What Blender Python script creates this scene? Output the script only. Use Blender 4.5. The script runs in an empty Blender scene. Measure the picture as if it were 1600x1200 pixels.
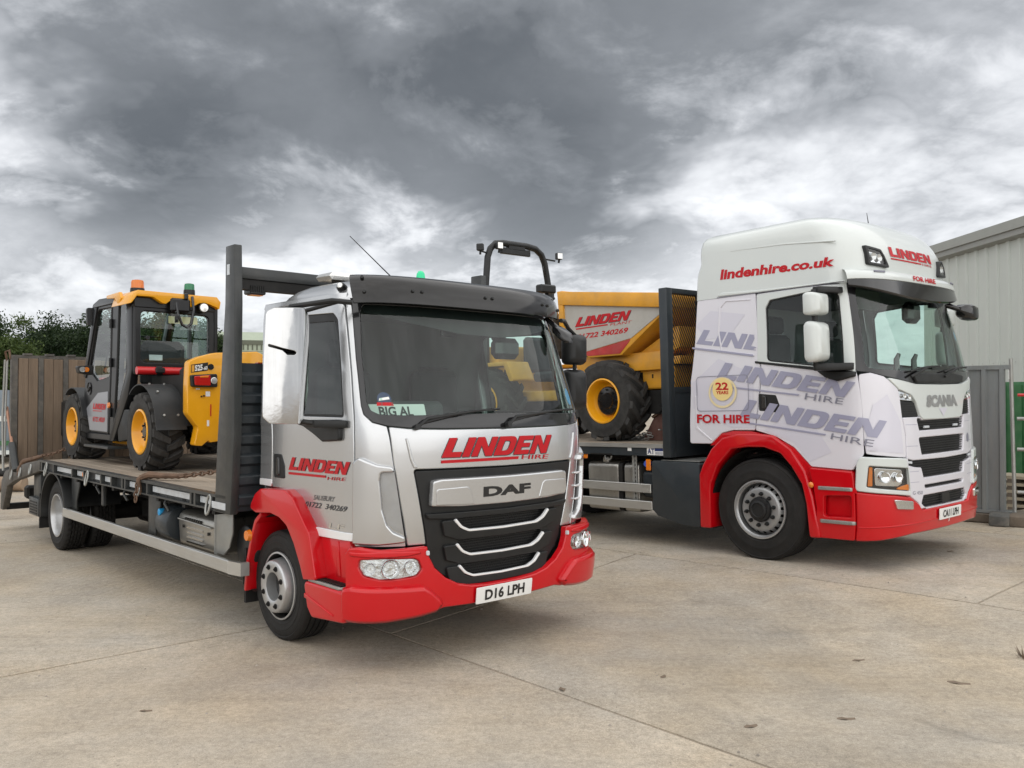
import bpy, bmesh, math, random
import numpy as np
from mathutils import Vector, Matrix, geometry
random.seed(7); RNG = np.random.default_rng(11)
SC = bpy.context.scene; COL = SC.collection
R = math.radians

# ------------------------------------------------------------------ camera
cam = bpy.data.cameras.new('camera'); cam_o = bpy.data.objects.new('camera', cam); COL.objects.link(cam_o)
cam.sensor_fit = 'HORIZONTAL'; cam.angle = 2*math.atan(800/1356.85)
cam.clip_start = .05; cam.clip_end = 3000
cam_o.location = (0, 0, 1.7784); cam_o.rotation_euler = (R(90)+.0171, -.001, 0)
SC.camera = cam_o

# ------------------------------------------------------------------ sky, sun, exposure
SUN_EL, SUN_AZ = R(60), R(165)          # azimuth clockwise from +Y
world = bpy.data.worlds.new('World'); SC.world = world; world.use_nodes = True
def build_sky():
    nt = world.node_tree; nt.nodes.clear(); N = nt.nodes.new; L = nt.links.new
    out = N('ShaderNodeOutputWorld'); bg = N('ShaderNodeBackground'); bg.inputs[1].default_value = .1
    sky = N('ShaderNodeTexSky'); sky.sky_type = 'NISHITA'; sky.sun_disc = False
    sky.sun_elevation = SUN_EL; sky.sun_rotation = SUN_AZ; sky.altitude = 60; sky.dust_density = 2.
    tc = N('ShaderNodeTexCoord'); nrm = N('ShaderNodeVectorMath'); nrm.operation = 'NORMALIZE'; L(tc.outputs['Generated'], nrm.inputs[0])
    sep = N('ShaderNodeSeparateXYZ'); L(nrm.outputs[0], sep.inputs[0])
    def m(op, a, b=None, c=None, clamp=False):
        n = N('ShaderNodeMath'); n.operation = op; n.use_clamp = clamp
        for i, v in enumerate((a, b, c)):
            if v is None: continue
            if isinstance(v, (int, float)): n.inputs[i].default_value = v
            else: L(v, n.inputs[i])
        return n.outputs[0]
    zc = m('ADD', m('MAXIMUM', sep.outputs[2], 0), SKY['zo'])
    px = m('DIVIDE', sep.outputs[0], zc); py = m('DIVIDE', sep.outputs[1], zc)
    cmb = N('ShaderNodeCombineXYZ'); L(px, cmb.inputs[0]); L(py, cmb.inputs[1])
    # warp the cloud plane so that the masses curl instead of streaking
    wn = N('ShaderNodeTexNoise'); wn.inputs['Scale'].default_value = 1.3; wn.inputs['Detail'].default_value = 3; L(cmb.outputs[0], wn.inputs[0])
    ws = N('ShaderNodeVectorMath'); ws.operation = 'SUBTRACT'; L(wn.outputs[1], ws.inputs[0]); ws.inputs[1].default_value = (.5, .5, .5)
    wk = N('ShaderNodeVectorMath'); wk.operation = 'SCALE'; wk.inputs[3].default_value = SKY['warp']; L(ws.outputs[0], wk.inputs[0])
    wa = N('ShaderNodeVectorMath'); L(cmb.outputs[0], wa.inputs[0]); L(wk.outputs[0], wa.inputs[1])
    def noise(scale, detail, rough, off=(0, 0, 0)):
        mp = N('ShaderNodeMapping'); mp.inputs['Location'].default_value = off; L(wa.outputs[0], mp.inputs[0])
        n = N('ShaderNodeTexNoise'); n.inputs['Scale'].default_value = scale; n.inputs['Detail'].default_value = detail
        n.inputs['Roughness'].default_value = rough; L(mp.outputs[0], n.inputs[0]); return n.outputs[0]
    def billow(x): return m('ABSOLUTE', m('SUBTRACT', m('MULTIPLY', x, 2), 1))
    big = noise(SKY['s1'], 5, .5, SKY['o1']); mid = noise(SKY['s2'], 5, .55, SKY['o2']); fine = noise(SKY['s3'], 6, .6, SKY['o3'])
    el = m('MAXIMUM', sep.outputs[2], 0)
    dens = m('ADD', m('MULTIPLY', m('SUBTRACT', big, .5), SKY['k1']), m('MULTIPLY', m('SUBTRACT', .16, billow(mid)), SKY['k2']))
    dens = m('ADD', dens, m('MULTIPLY', m('SUBTRACT', .14, billow(fine)), SKY['k3']))
    dens = m('ADD', dens, m('MULTIPLY', m('SUBTRACT', noise(SKY['s3']*2.7, 6, .65, (4, 9, 0)), .5), SKY['k4']))
    dens = m('ADD', dens, SKY['base'])
    dens = m('ADD', dens, m('MULTIPLY', m('SMOOTH_MIN', el, .42, .2), SKY['elk']))
    # heavy cloud bases and thin bright gaps at their own bearings
    for (bx, by, bz, rad, amt) in SKY['blobs']:
        l = math.sqrt(bx*bx+by*by+bz*bz)
        d = N('ShaderNodeVectorMath'); d.operation = 'DISTANCE'; L(nrm.outputs[0], d.inputs[0]); d.inputs[1].default_value = (bx/l, by/l, bz/l)
        wob = m('ADD', d.outputs['Value'], m('ADD', m('MULTIPLY', m('SUBTRACT', mid, .5), rad*1.3), m('MULTIPLY', m('SUBTRACT', fine, .5), rad*.8)))
        g = m('SUBTRACT', 1, m('DIVIDE', wob, rad), clamp=True)
        g = m('MULTIPLY', m('MULTIPLY', g, g), m('SUBTRACT', 3, m('MULTIPLY', g, 2)))
        dens = m('ADD', dens, m('MULTIPLY', g, amt))
    cr = N('ShaderNodeValToRGB'); L(dens, cr.inputs[0]); e = cr.color_ramp
    e.interpolation = 'CARDINAL'
    while len(e.elements) > 1: e.elements.remove(e.elements[-1])
    e.elements[0].position, e.elements[0].color = SKY['ramp'][0][0], (*SKY['ramp'][0][1], 1)
    for p, c in SKY['ramp'][1:]:
        q = e.elements.new(p); q.color = (*c, 1)
    mixc = N('ShaderNodeMix'); mixc.data_type = 'RGBA'
    mixc.inputs[0].default_value = .96
    L(sky.outputs[0], mixc.inputs[6]); 
    sc_ = N('ShaderNodeMix'); sc_.data_type = 'RGBA'; sc_.blend_type = 'MULTIPLY'; sc_.inputs[0].default_value = 1.
    L(cr.outputs[0], sc_.inputs[6]); g_ = SKY['gain']*10; sc_.inputs[7].default_value = (g_, g_, g_, 1)
    L(sc_.outputs[2], mixc.inputs[7]); L(mixc.outputs[2], bg.inputs[0]); L(bg.outputs[0], out.inputs[0])
SKY = dict(zo=.36, warp=.30, s1=1.0, s2=2.2, s3=5.0, o1=(1.1, 4.3, 0), o2=(2.4, 8.2, 0), o3=(7, 2, 0), k1=.50, k2=.62, k3=.36, k4=.12, base=.085, elk=.56, gain=1.04,
    blobs=[(-.385, 1, .272, .15, .27), (-.52, 1, .29, .16, .10), (-.30, 1, .44, .50, .26), (.05, 1, .40, .40, .20), (.09, 1, .225, .16, .20), (-.03, 1, .29, .2, .12), (.30, 1, .42, .25, .10), (.42, 1, .27, .30, .05), (-.30, 1, .20, .14, -.12), (-.12, 1, .17, .14, -.10)],
    ramp=[(0, (.57, .58, .59)), (.16, (.53, .54, .555)), (.34, (.36, .37, .387)), (.54, (.180, .189, .201)), (.80, (.100, .107, .115)), (1., (.066, .072, .079))])
build_sky()
sun = bpy.data.lights.new('sun', 'SUN'); sun.energy = 1.5; sun.angle = R(140); sun.color = (1, .965, .91)
sun_o = bpy.data.objects.new('sun', sun); COL.objects.link(sun_o)
_d = Vector((math.sin(SUN_AZ)*math.cos(SUN_EL), math.cos(SUN_AZ)*math.cos(SUN_EL), math.sin(SUN_EL)))
sun_o.rotation_euler = _d.to_track_quat('Z', 'Y').to_euler()
vs = SC.view_settings; vs.view_transform = 'Standard'; vs.look = 'None'; vs.gamma = 1; vs.use_curve_mapping = False; vs.exposure = .85
SC.cycles.max_bounces = 10; SC.cycles.transparent_max_bounces = 16; SC.cycles.caustics_reflective = False; SC.cycles.caustics_refractive = False

# ------------------------------------------------------------------ materials
MATS = {}
def mat(name, col, rough=.5, metal=0., coat=0., var=.0, vscale=3., bump=0., bscale=40., rvar=.0, dust=0., dustcol=(.33, .29, .23), spec=.5, flake=0., stretch=None, emis=None, each=0.):
    """principled material with object-space colour variation, roughness variation, fine relief and a dust film"""
    m = bpy.data.materials.new(name); m.use_nodes = True; nt = m.node_tree; N = nt.nodes.new; L = nt.links.new
    b = nt.nodes['Principled BSDF']; b.inputs['Base Color'].default_value = (*col, 1); b.inputs['Roughness'].default_value = rough
    b.inputs['Metallic'].default_value = metal; b.inputs['Coat Weight'].default_value = coat; b.inputs['Coat Roughness'].default_value = .06
    b.inputs['Specular IOR Level'].default_value = spec
    tc = N('ShaderNodeTexCoord'); vec = tc.outputs['Object']
    if stretch:
        mp = N('ShaderNodeMapping'); mp.inputs['Scale'].default_value = stretch; L(vec, mp.inputs[0]); vec = mp.outputs[0]
    def noise(sc, det=5, ro=.6):
        n = N('ShaderNodeTexNoise'); n.inputs['Scale'].default_value = sc; n.inputs['Detail'].default_value = det; n.inputs['Roughness'].default_value = ro
        L(vec, n.inputs[0]); return n.outputs[0]
    colsock = None
    if var:
        n = noise(vscale); mr = N('ShaderNodeMapRange'); mr.inputs[1].default_value = .3; mr.inputs[2].default_value = .7
        mr.inputs[3].default_value = 1-var; mr.inputs[4].default_value = 1+var; L(n, mr.inputs[0])
        mx = N('ShaderNodeMix'); mx.data_type = 'RGBA'; mx.blend_type = 'MULTIPLY'; mx.inputs[0].default_value = 1; mx.inputs[6].default_value = (*col, 1)
        L(mr.outputs[0], mx.inputs[7]); colsock = mx.outputs[2]
    if dust:
        n = noise(vscale*1.7+1, 7, .7); mr = N('ShaderNodeMapRange'); mr.inputs[1].default_value = .42; mr.inputs[2].default_value = .72
        mr.inputs[3].default_value = dust*.25; mr.inputs[4].default_value = dust; L(n, mr.inputs[0])
        mx = N('ShaderNodeMix'); mx.data_type = 'RGBA'; L(mr.outputs[0], mx.inputs[0])
        if colsock: L(colsock, mx.inputs[6])
        else: mx.inputs[6].default_value = (*col, 1)
        mx.inputs[7].default_value = (*dustcol, 1); colsock = mx.outputs[2]
    if each:          # every board its own shade
        oi = N('ShaderNodeObjectInfo'); mr = N('ShaderNodeMapRange'); mr.inputs[3].default_value = 1-each; mr.inputs[4].default_value = 1+each; L(oi.outputs['Random'], mr.inputs[0])
        mx = N('ShaderNodeMix'); mx.data_type = 'RGBA'; mx.blend_type = 'MULTIPLY'; mx.inputs[0].default_value = 1; L(colsock, mx.inputs[6]); L(mr.outputs[0], mx.inputs[7]); colsock = mx.outputs[2]
    if colsock: L(colsock, b.inputs['Base Color'])
    if rvar:
        n = noise(vscale*2.3, 6); mr = N('ShaderNodeMapRange'); mr.inputs[1].default_value = .3; mr.inputs[2].default_value = .7
        mr.inputs[3].default_value = max(.02, rough-rvar); mr.inputs[4].default_value = min(1, rough+rvar); L(n, mr.inputs[0]); L(mr.outputs[0], b.inputs['Roughness'])
    if bump:
        n = noise(bscale, 6, .65); bp = N('ShaderNodeBump'); bp.inputs['Strength'].default_value = bump; bp.inputs['Distance'].default_value = .01
        L(n, bp.inputs['Height']); L(bp.outputs[0], b.inputs['Normal'])
    if emis:
        b.inputs['Emission Color'].default_value = (*emis[0], 1); b.inputs['Emission Strength'].default_value = emis[1]
    MATS[name] = m; return m
def glass(name, tint, rough=.0, ior=1.5):
    m = bpy.data.materials.new(name); m.use_nodes = True; nt = m.node_tree; nt.nodes.clear(); N = nt.nodes.new; L = nt.links.new
    o = N('ShaderNodeOutputMaterial'); mx = N('ShaderNodeMixShader'); t = N('ShaderNodeBsdfTransparent'); g = N('ShaderNodeBsdfGlossy'); f = N('ShaderNodeFresnel')
    t.inputs[0].default_value = (*tint, 1); g.inputs['Roughness'].default_value = rough; g.inputs['Color'].default_value = (1, 1, 1, 1); bf = N('ShaderNodeNewGeometry'); mi = N('ShaderNodeMix'); mi.inputs[2].default_value = ior; mi.inputs[3].default_value = 1/ior; L(bf.outputs['Backfacing'], mi.inputs[0]); L(mi.outputs[0], f.inputs[0])
    L(f.outputs[0], mx.inputs[0]); L(t.outputs[0], mx.inputs[1]); L(g.outputs[0], mx.inputs[2]); L(mx.outputs[0], o.inputs[0]); MATS[name] = m; return m

SILVER = mat('silver_paint', (.575, .585, .595), .27, .8, .7, var=.010, vscale=.8)
REDP = mat('red_paint', (.52, .0016, .0065), .28, 0, .55, var=.03, vscale=1.5, spec=.3)
WHITEP = mat('pale_paint', (.595, .63, .615), .28, 0, .6, var=.010, vscale=.8)
LAVP = mat('lilac_wrap', (.665, .655, .705), .28, 0, .6, var=.010, vscale=.8)
LAVD = mat('lilac_print', (.30, .30, .405), .34, 0, .4)
LAVM = mat('pale_lilac_print', (.605, .595, .668), .30, 0, .5)
HIREG = mat('grey_print', (.20, .20, .25), .4)
DOORT = mat('dark_grey_print', (.05, .052, .055), .4)
VINYL = mat('red_vinyl', (.46, .006, .012), .38, 0, 0, spec=.3)
VINYLD = mat('dark_vinyl', (.03, .025, .03), .4)
BLACKP = mat('black_plastic', (.012, .013, .014), .42, var=.12, rvar=.08, dust=.02, spec=.35)
BLACKG = mat('gloss_black', (.010, .010, .011), .16, coat=.4)
SMOKE = mat('smoked_visor', (.008, .0075, .0075), .14, coat=.2, dust=.015, vscale=2.2, rvar=.06, spec=.4)
GREYP = mat('charcoal_paint', (.026, .030, .032), .42, 0, .1, var=.08, rvar=.1, dust=.07, spec=.4)
GREYB = mat('blue_grey_paint', (.021, .028, .034), .4, 0, .1, var=.06, rvar=.08, dust=.03, spec=.4)
CHASS = mat('dirty_chassis', (.009, .009, .009), .6, var=.3, dust=.3, dustcol=(.045, .04, .034), spec=.3)
GALV = mat('galvanised_steel', (.36, .37, .36), .48, .65, var=.12, rvar=.12, dust=.3, vscale=5)
ALU = mat('brushed_aluminium', (.56, .56, .54), .38, .8, var=.06, rvar=.1, dust=.18, stretch=(.6, 5, 5))
STAIN = mat('stainless_tank', (.40, .39, .36), .34, .85, var=.06, rvar=.08, dust=.12, stretch=(6, 6, .8))
POLISH = mat('polished_steel', (.52, .52, .52), .08, 1., var=.10, rvar=.06, vscale=1.6, bump=.06, bscale=4)
CHROME = mat('chrome', (.80, .80, .80), .08, 1.)
TRIM = mat('bright_trim', (.86, .87, .88), .28, .25)
STEELW = mat('silver_wheel', (.50, .51, .52), .34, .7, var=.06, dust=.18, vscale=6)
STEELG = mat('grey_wheel', (.36, .37, .38), .42, .6, var=.1, dust=.25, vscale=6)
RUBBER = mat('tyre_rubber', (.012, .012, .012), .7, var=.2, dust=.14, dustcol=(.08, .07, .06), bump=.2, bscale=60, spec=.3)
RUBBERD = mat('dusty_rubber', (.022, .022, .022), .75, var=.25, dust=.4, dustcol=(.085, .078, .068), bump=.35, bscale=40, vscale=5, spec=.3)
YELLOW = mat('yellow_paint', (.78, .355, .006), .34, 0, .4, var=.05, rvar=.08)
YELLOWD = mat('worn_yellow_paint', (.70, .325, .014), .46, 0, .1, var=.14, rvar=.15, dust=.2, vscale=4)
SKIPW = mat('dirty_white_panel', (.42, .41, .38), .55, var=.08, dust=.35, vscale=4)
SKIPR = mat('scuffed_red_panel', (.42, .010, .013), .5, var=.2, dust=.2, vscale=4)
REDT = mat('red_bar', (.52, .012, .015), .35, 0, .3)
PLATEW = mat('plate_white', (.78, .78, .76), .35)
PRINTK = mat('black_print', (.012, .012, .012), .4)
REFLW = mat('reflective_white', (.58, .62, .66), .3, .1, var=.12, dust=.25, vscale=8)
AMBER = mat('amber_lens', (.75, .20, .01), .2, coat=.5)
AMBERB = mat('orange_beacon', (.62, .17, .015), .25, coat=.4)
GREENB = mat('green_beacon', (.005, .16, .06), .25, coat=.4)
GREENL = mat('lit_green_beacon', (.005, .35, .15), .25, coat=.4, emis=((.0, .55, .25), .35))
REDL = mat('red_lens', (.45, .012, .008), .18, coat=.5)
CLEARL = mat('clear_lens', (.72, .72, .70), .12, .6, coat=.5)
DECKW = mat('deck_boards', (.25, .205, .158), .8, var=.22, dust=.4, dustcol=(.32, .27, .21), vscale=3, bump=.4, bscale=12, stretch=(.7, 9, 9), each=.22)
RAMPW = mat('ramp_boards', (.15, .108, .074), .78, var=.2, dust=.15, dustcol=(.20, .16, .12), vscale=3, bump=.4, bscale=12, stretch=(9, 9, .7), each=.2)
RUSTY = mat('rusty_chain', (.14, .085, .055), .75, .2, var=.35, vscale=12, bump=.3)
DARKST = mat('dark_ramp_steel', (.060, .058, .056), .6, .3, var=.25, dust=.3, vscale=6)
GREYPAN = mat('grey_door_panel', (.23, .24, .265), .36, 0, .3, dust=.05)
CABIN = mat('cab_interior', (.045, .05, .052), .7)
CABINL = mat('pale_interior', (.085, .095, .092), .8)
SEAT = mat('seat_fabric', (.03, .032, .035), .9)
BLUEC = mat('blue_cap', (.02, .10, .55), .4)
BLUES = mat('blue_sticker', (.02, .30, .62), .4)
NAVY = mat('navy_print', (.02, .035, .13), .4)
GOLD = mat('gold_print', (.80, .62, .26), .4)
GOLDP = mat('pale_gold_print', (.74, .63, .38), .4)
WIPE = mat('mesh_black', (.008, .008, .009), .6)
TIMBER = mat('old_timber', (.115, .09, .068), .85, var=.25, dust=.3, vscale=4, bump=.4, bscale=14)
CONCB = mat('dark_block', (.06, .066, .068), .8, var=.2, dust=.4, vscale=5)
HOARD = mat('hoarding_steel', (.235, .255, .262), .42, .35, var=.12, dust=.25, dustcol=(.30, .28, .22), vscale=2.5, stretch=(3, 3, .8))
SHED = mat('shed_cladding', (.50, .53, .50), .5, 0, var=.04, vscale=1.2, dust=.06)
SHEDG = mat('gutter_grey', (.27, .275, .26), .5, 0, var=.08)
GREENS = mat('green_paint', (.012, .115, .035), .5, var=.2, dust=.15)
GREENR = mat('pale_green_roof', (.36, .41, .31), .6, var=.08)
GREENF = mat('olive_fascia', (.11, .12, .085), .6)
BLUEG = mat('blue_grey_sheet', (.16, .19, .22), .6, var=.15)
COPPER = mat('copper_rod', (.33, .18, .12), .4, .5)
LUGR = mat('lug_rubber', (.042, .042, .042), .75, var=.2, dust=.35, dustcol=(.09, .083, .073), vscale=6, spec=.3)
MACH = mat('machine_black', (.008, .009, .0105), .36, 0, .1, var=.1, dust=.012, spec=.3)
FEND = mat('fender_plastic', (.017, .0195, .022), .5, var=.08, dust=.05, spec=.35)
BOWL = mat('lamp_bowl', (.66, .66, .65), .08, 1., bump=1., bscale=24)
DIRT = mat('dirt_load', (.27, .19, .12), .95, var=.3, bump=.6, bscale=25)
BROWNB = mat('red_brown_board', (.13, .05, .04), .75, var=.25, dust=.25)
WSGLASS = glass('windscreen_glass', (.72, .86, .80)); SIDEGL = glass('side_glass', (.70, .82, .77)); CLEARG = glass('clear_cover', (.92, .94, .95)); THGLASS = glass('cab_glass', (.82, .93, .90))
DARKGL = glass('dark_glass', (.10, .12, .12))

# ------------------------------------------------------------------ surfaces
def tab(t, z):
    if z <= t[0][0]: return t[0][1]
    for (a, b), (c, d) in zip(t, t[1:]):
        if z <= c: return b+(d-b)*(z-a)/(c-a)
    return t[-1][1]
def stab(t, z): return (tab(t, z-.12)+2*tab(t, z-.06)+2*tab(t, z)+2*tab(t, z+.06)+tab(t, z+.12))/8
class Skin:
    """upright cab skin: bowed front, rounded corners, straight sides; u = metres round the plan from the front centre line (+ = left)"""
    def __init__(s, xf, w, a=.47, n=3.):
        s.xf, s.w, s.a, s.n = xf, w, a, n
        ph = np.linspace(0, math.pi/2, 721); W = tab(w, 1.5)
        y = W*np.sin(ph)**(2/n); x = a*np.cos(ph)**(2/n)
        s.L = np.concatenate([[0], np.cumsum(np.hypot(np.diff(x), np.diff(y)))]); s.ph = ph; s.uc = float(s.L[-1])
    def p0(s, u, z):
        W = stab(s.w, z); X = stab(s.xf, z); sg = 1 if u >= 0 else -1; v = abs(u)
        if v < s.uc:
            p = float(np.interp(v, s.L, s.ph)); return Vector((X-s.a+s.a*math.cos(p)**(2/s.n), sg*W*math.sin(p)**(2/s.n), z))
        return Vector((X-s.a-(v-s.uc), sg*W, z))
    def nrm(s, u, z):
        e = .012; n = (s.p0(u+e, z)-s.p0(u-e, z)).cross(s.p0(u, z+e)-s.p0(u, z-e)); return n.normalized()
    def pt(s, u, z, off=0.):
        p = s.p0(u, z); return p+s.nrm(u, z)*off if off else p
    def ux(s, x, z=1.5): return s.uc+tab(s.xf, z)-s.a-x
class Flat:
    """flat skin: (u, z) -> origin + u*du + z*dz, normal n"""
    def __init__(s, o, du, dz):
        s.o, s.du, s.dz = Vector(o), Vector(du), Vector(dz); s.n = s.du.cross(s.dz).normalized()
    def nrm(s, u, z): return s.n
    def pt(s, u, z, off=0.): return s.o+s.du*u+s.dz*z+s.n*off

# ------------------------------------------------------------------ mesh tools
def link(o, parent=None):
    COL.objects.link(o)
    if parent: o.parent = parent
    return o
def thing(name, label, cat, M=None, group=None):
    o = bpy.data.objects.new(name, None); o.empty_display_size = .2; link(o)
    if M is not None: o.matrix_world = M
    o['label'] = label; o['category'] = cat
    if group: o['group'] = group
    return o
def tag(o, label, cat, group=None):
    o['label'] = label; o['category'] = cat
    if group: o['group'] = group
    return o
def sub(name, parent, loc=None):
    o = bpy.data.objects.new(name, None); o.empty_display_size = .1; link(o, parent)
    if loc: o.location = loc
    return o
def meshobj(name, V, F, m, parent=None, smooth=0, bevel=0., seg=2, mats=None, fm=None):
    me = bpy.data.meshes.new(name); me.from_pydata([tuple(v) for v in V], [], F)
    if bevel:
        bm = bmesh.new(); bm.from_mesh(me); bmesh.ops.remove_doubles(bm, verts=bm.verts, dist=1e-5)
        bmesh.ops.recalc_face_normals(bm, faces=bm.faces)
        ed = [e for e in bm.edges if len(e.link_faces) == 2 and e.calc_face_angle(0) > .5]
        bmesh.ops.bevel(bm, geom=ed, offset=bevel, segments=seg, profile=.5, affect='EDGES', clamp_overlap=True)
        bm.to_mesh(me); bm.free(); smooth = smooth or 35
    for x in (mats or [m]): me.materials.append(x)
    if fm: me.polygons.foreach_set('material_index', fm)
    if smooth:
        me.polygons.foreach_set('use_smooth', [True]*len(me.polygons)); me.set_sharp_from_angle(angle=R(smooth))
    me.update()
    return link(bpy.data.objects.new(name, me), parent)
class MB:
    def __init__(s): s.V = []; s.F = []
    def add(s, V, F):
        b = len(s.V); s.V += [Vector(v) for v in V]; s.F += [tuple(i+b for i in f) for f in F]; return s
    def box(s, a, b, M=None, ch=0.):
        """box between corners a and b, optionally chamfered"""
        a, b = [min(p, q) for p, q in zip(a, b)], [max(p, q) for p, q in zip(a, b)]
        if not ch:
            V = [(x, y, z) for x in (a[0], b[0]) for y in (a[1], b[1]) for z in (a[2], b[2])]
            F = [(0, 1, 3, 2), (4, 6, 7, 5), (0, 4, 5, 1), (2, 3, 7, 6), (0, 2, 6, 4), (1, 5, 7, 3)]
        else:
            bm = bmesh.new(); bmesh.ops.create_cube(bm, size=1)
            for v in bm.verts: v.co = Vector([(p+q)/2+c*(q-p) for p, q, c in zip(a, b, v.co)])
            bmesh.ops.bevel(bm, geom=bm.edges[:], offset=min(ch, .49*min(q-p for p, q in zip(a, b))), segments=1, affect='EDGES')
            V = [v.co.copy() for v in bm.verts]; F = [tuple(v.index for v in f.verts) for f in bm.faces]; bm.free()
        if M is not None: V = [M @ Vector(v) for v in V]
        return s.add(V, F)
    def cyl(s, p, q, r, r2=None, n=16, caps=True):
        p, q = Vector(p), Vector(q); r2 = r if r2 is None else r2; d = (q-p).normalized(); a = d.orthogonal().normalized(); b = d.cross(a)
        V = []
        for c, rr in ((p, r), (q, r2)):
            V += [c+(a*math.cos(t)+b*math.sin(t))*rr for t in [2*math.pi*i/n for i in range(n)]]
        F = [(i, (i+1) % n, n+(i+1) % n, n+i) for i in range(n)]
        if caps: F += [tuple(range(n-1, -1, -1)), tuple(range(n, 2*n))]
        return s.add(V, F)
    def tube(s, P, r, n=8, closed=False, caps=True):
        P = [Vector(p) for p in P]; m = len(P); V = []; prev = None
        for i, p in enumerate(P):
            d = (P[(i+1) % m]-P[i-1]) if closed else (P[min(i+1, m-1)]-P[max(i-1, 0)]); d.normalize()
            a = d.orthogonal().normalized() if prev is None else (prev-d*prev.dot(d)).normalized(); prev = a; b = d.cross(a)
            rr = r[i] if isinstance(r, (list, tuple)) else r
            V += [p+(a*math.cos(t)+b*math.sin(t))*rr for t in [2*math.pi*k/n for k in range(n)]]
        F = []
        for i in range(m if closed else m-1):
            j = (i+1) % m
            F += [(i*n+k, i*n+(k+1) % n, j*n+(k+1) % n, j*n+k) for k in range(n)]
        if caps and not closed: F += [tuple(range(n-1, -1, -1)), tuple((m-1)*n+k for k in range(n))]
        return s.add(V, F)
    def lathe(s, prof, o=(0, 0, 0), ax=(0, 1, 0), n=48, skip=None, close=False):
        """prof: (radius, height along ax); skip(row, k) leaves holes"""
        o, ax = Vector(o), Vector(ax).normalized(); a = ax.orthogonal().normalized(); b = ax.cross(a); V = []; m = len(prof)
        for r, h in prof: V += [o+ax*h+(a*math.cos(t)+b*math.sin(t))*r for t in [2*math.pi*k/n for k in range(n)]]
        F = [(i*n+k, i*n+(k+1) % n, ((i+1) % m)*n+(k+1) % n, ((i+1) % m)*n+k) for i in range(m if close else m-1) for k in range(n) if not (skip and skip(i, k))]
        return s.add(V, F)
    def prism(s, poly, ax, h0, h1):
        """polygon in the plane across axis ax ('x': (y,z), 'y': (x,z), 'z': (x,y)) extruded from h0 to h1"""
        f = {'x': lambda p, h: (h, p[0], p[1]), 'y': lambda p, h: (p[0], h, p[1]), 'z': lambda p, h: (p[0], p[1], h)}[ax]
        n = len(poly); V = [f(p, h0) for p in poly]+[f(p, h1) for p in poly]
        return s.add(V, [tuple(range(n-1, -1, -1)), tuple(range(n, 2*n))]+[(i, (i+1) % n, n+(i+1) % n, n+i) for i in range(n)])
    def loft(s, rings, closed=True, cap0=False, cap1=False):
        n = len(rings[0]); V = [v for r in rings for v in r]
        F = [(i*n+k, i*n+(k+1) % n, (i+1)*n+(k+1) % n, (i+1)*n+k) for i in range(len(rings)-1) for k in range(n if closed else n-1)]
        if cap0: F.append(tuple(range(n-1, -1, -1)))
        if cap1: F.append(tuple((len(rings)-1)*n+k for k in range(n)))
        return s.add(V, F)
    def mirror(s, ax=1):
        b = len(s.V); s.V += [Vector([-c if i == ax else c for i, c in enumerate(v)]) for v in s.V]; s.F += [tuple(i+b for i in reversed(f)) for f in s.F]; return s
    def rot(s, M): s.V = [M @ v for v in s.V]; return s
    def build(s, name, m, parent=None, smooth=0, bevel=0., seg=2): return meshobj(name, s.V, s.F, m, parent, smooth, bevel, seg)
def rnd(P, r, n=4):
    """round the corners of a 2D polygon; r a number or one per corner"""
    P = [Vector((p[0], p[1])) for p in P]; out = []; m = len(P)
    for i, p in enumerate(P):
        ri = r[i] if isinstance(r, (list, tuple)) else r
        a, b = (P[i-1]-p), (P[(i+1) % m]-p); la, lb = a.length, b.length
        if ri <= 0 or la < 1e-6 or lb < 1e-6: out.append(tuple(p)); continue
        a, b = a/la, b/lb; th = math.acos(max(-1, min(1, a.dot(b))))
        if th > 3.0: out.append(tuple(p)); continue
        d = min(ri/math.tan(th/2), .48*la, .48*lb); rr = d*math.tan(th/2)
        A, B = p+a*d, p+b*d
        for k in range(n+1):
            t = k/n; out.append(tuple((1-t)**2*A+2*t*(1-t)*p+t*t*B))
    return out
def area(P): return sum(P[i-1][0]*P[i][1]-P[i][0]*P[i-1][1] for i in range(len(P)))/2
def inside(x, y, P):
    c = False; j = len(P)-1
    for i in range(len(P)):
        if (P[i][1] > y) != (P[j][1] > y) and x < (P[j][0]-P[i][0])*(y-P[i][1])/(P[j][1]-P[i][1])+P[i][0]: c = not c
        j = i
    return c
def dense(P, d):
    out = []
    for i in range(len(P)):
        a, b = P[i], P[(i+1) % len(P)]; k = max(1, int(math.hypot(b[0]-a[0], b[1]-a[1])/d+.5))
        out += [(a[0]+(b[0]-a[0])*j/k, a[1]+(b[1]-a[1])*j/k) for j in range(k)]
    return out
def inset(P, d):
    """move a counter-clockwise outline inwards by d"""
    n = len(P); out = []
    for i in range(n):
        a, p, b = Vector(P[i-1]), Vector(P[i]), Vector(P[(i+1) % n]); e, f = (p-a), (b-p)
        if e.length < 1e-9 or f.length < 1e-9: out.append(tuple(p)); continue
        e.normalize(); f.normalize(); n1, n2 = Vector((-e.y, e.x)), Vector((-f.y, f.x)); q = n1+n2
        if q.length < .3: out.append(tuple(p+n1*d)); continue
        q = q/q.length; out.append(tuple(p+q*min(d/max(.4, q.dot(n1)), 2*d)))
    return out
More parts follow.
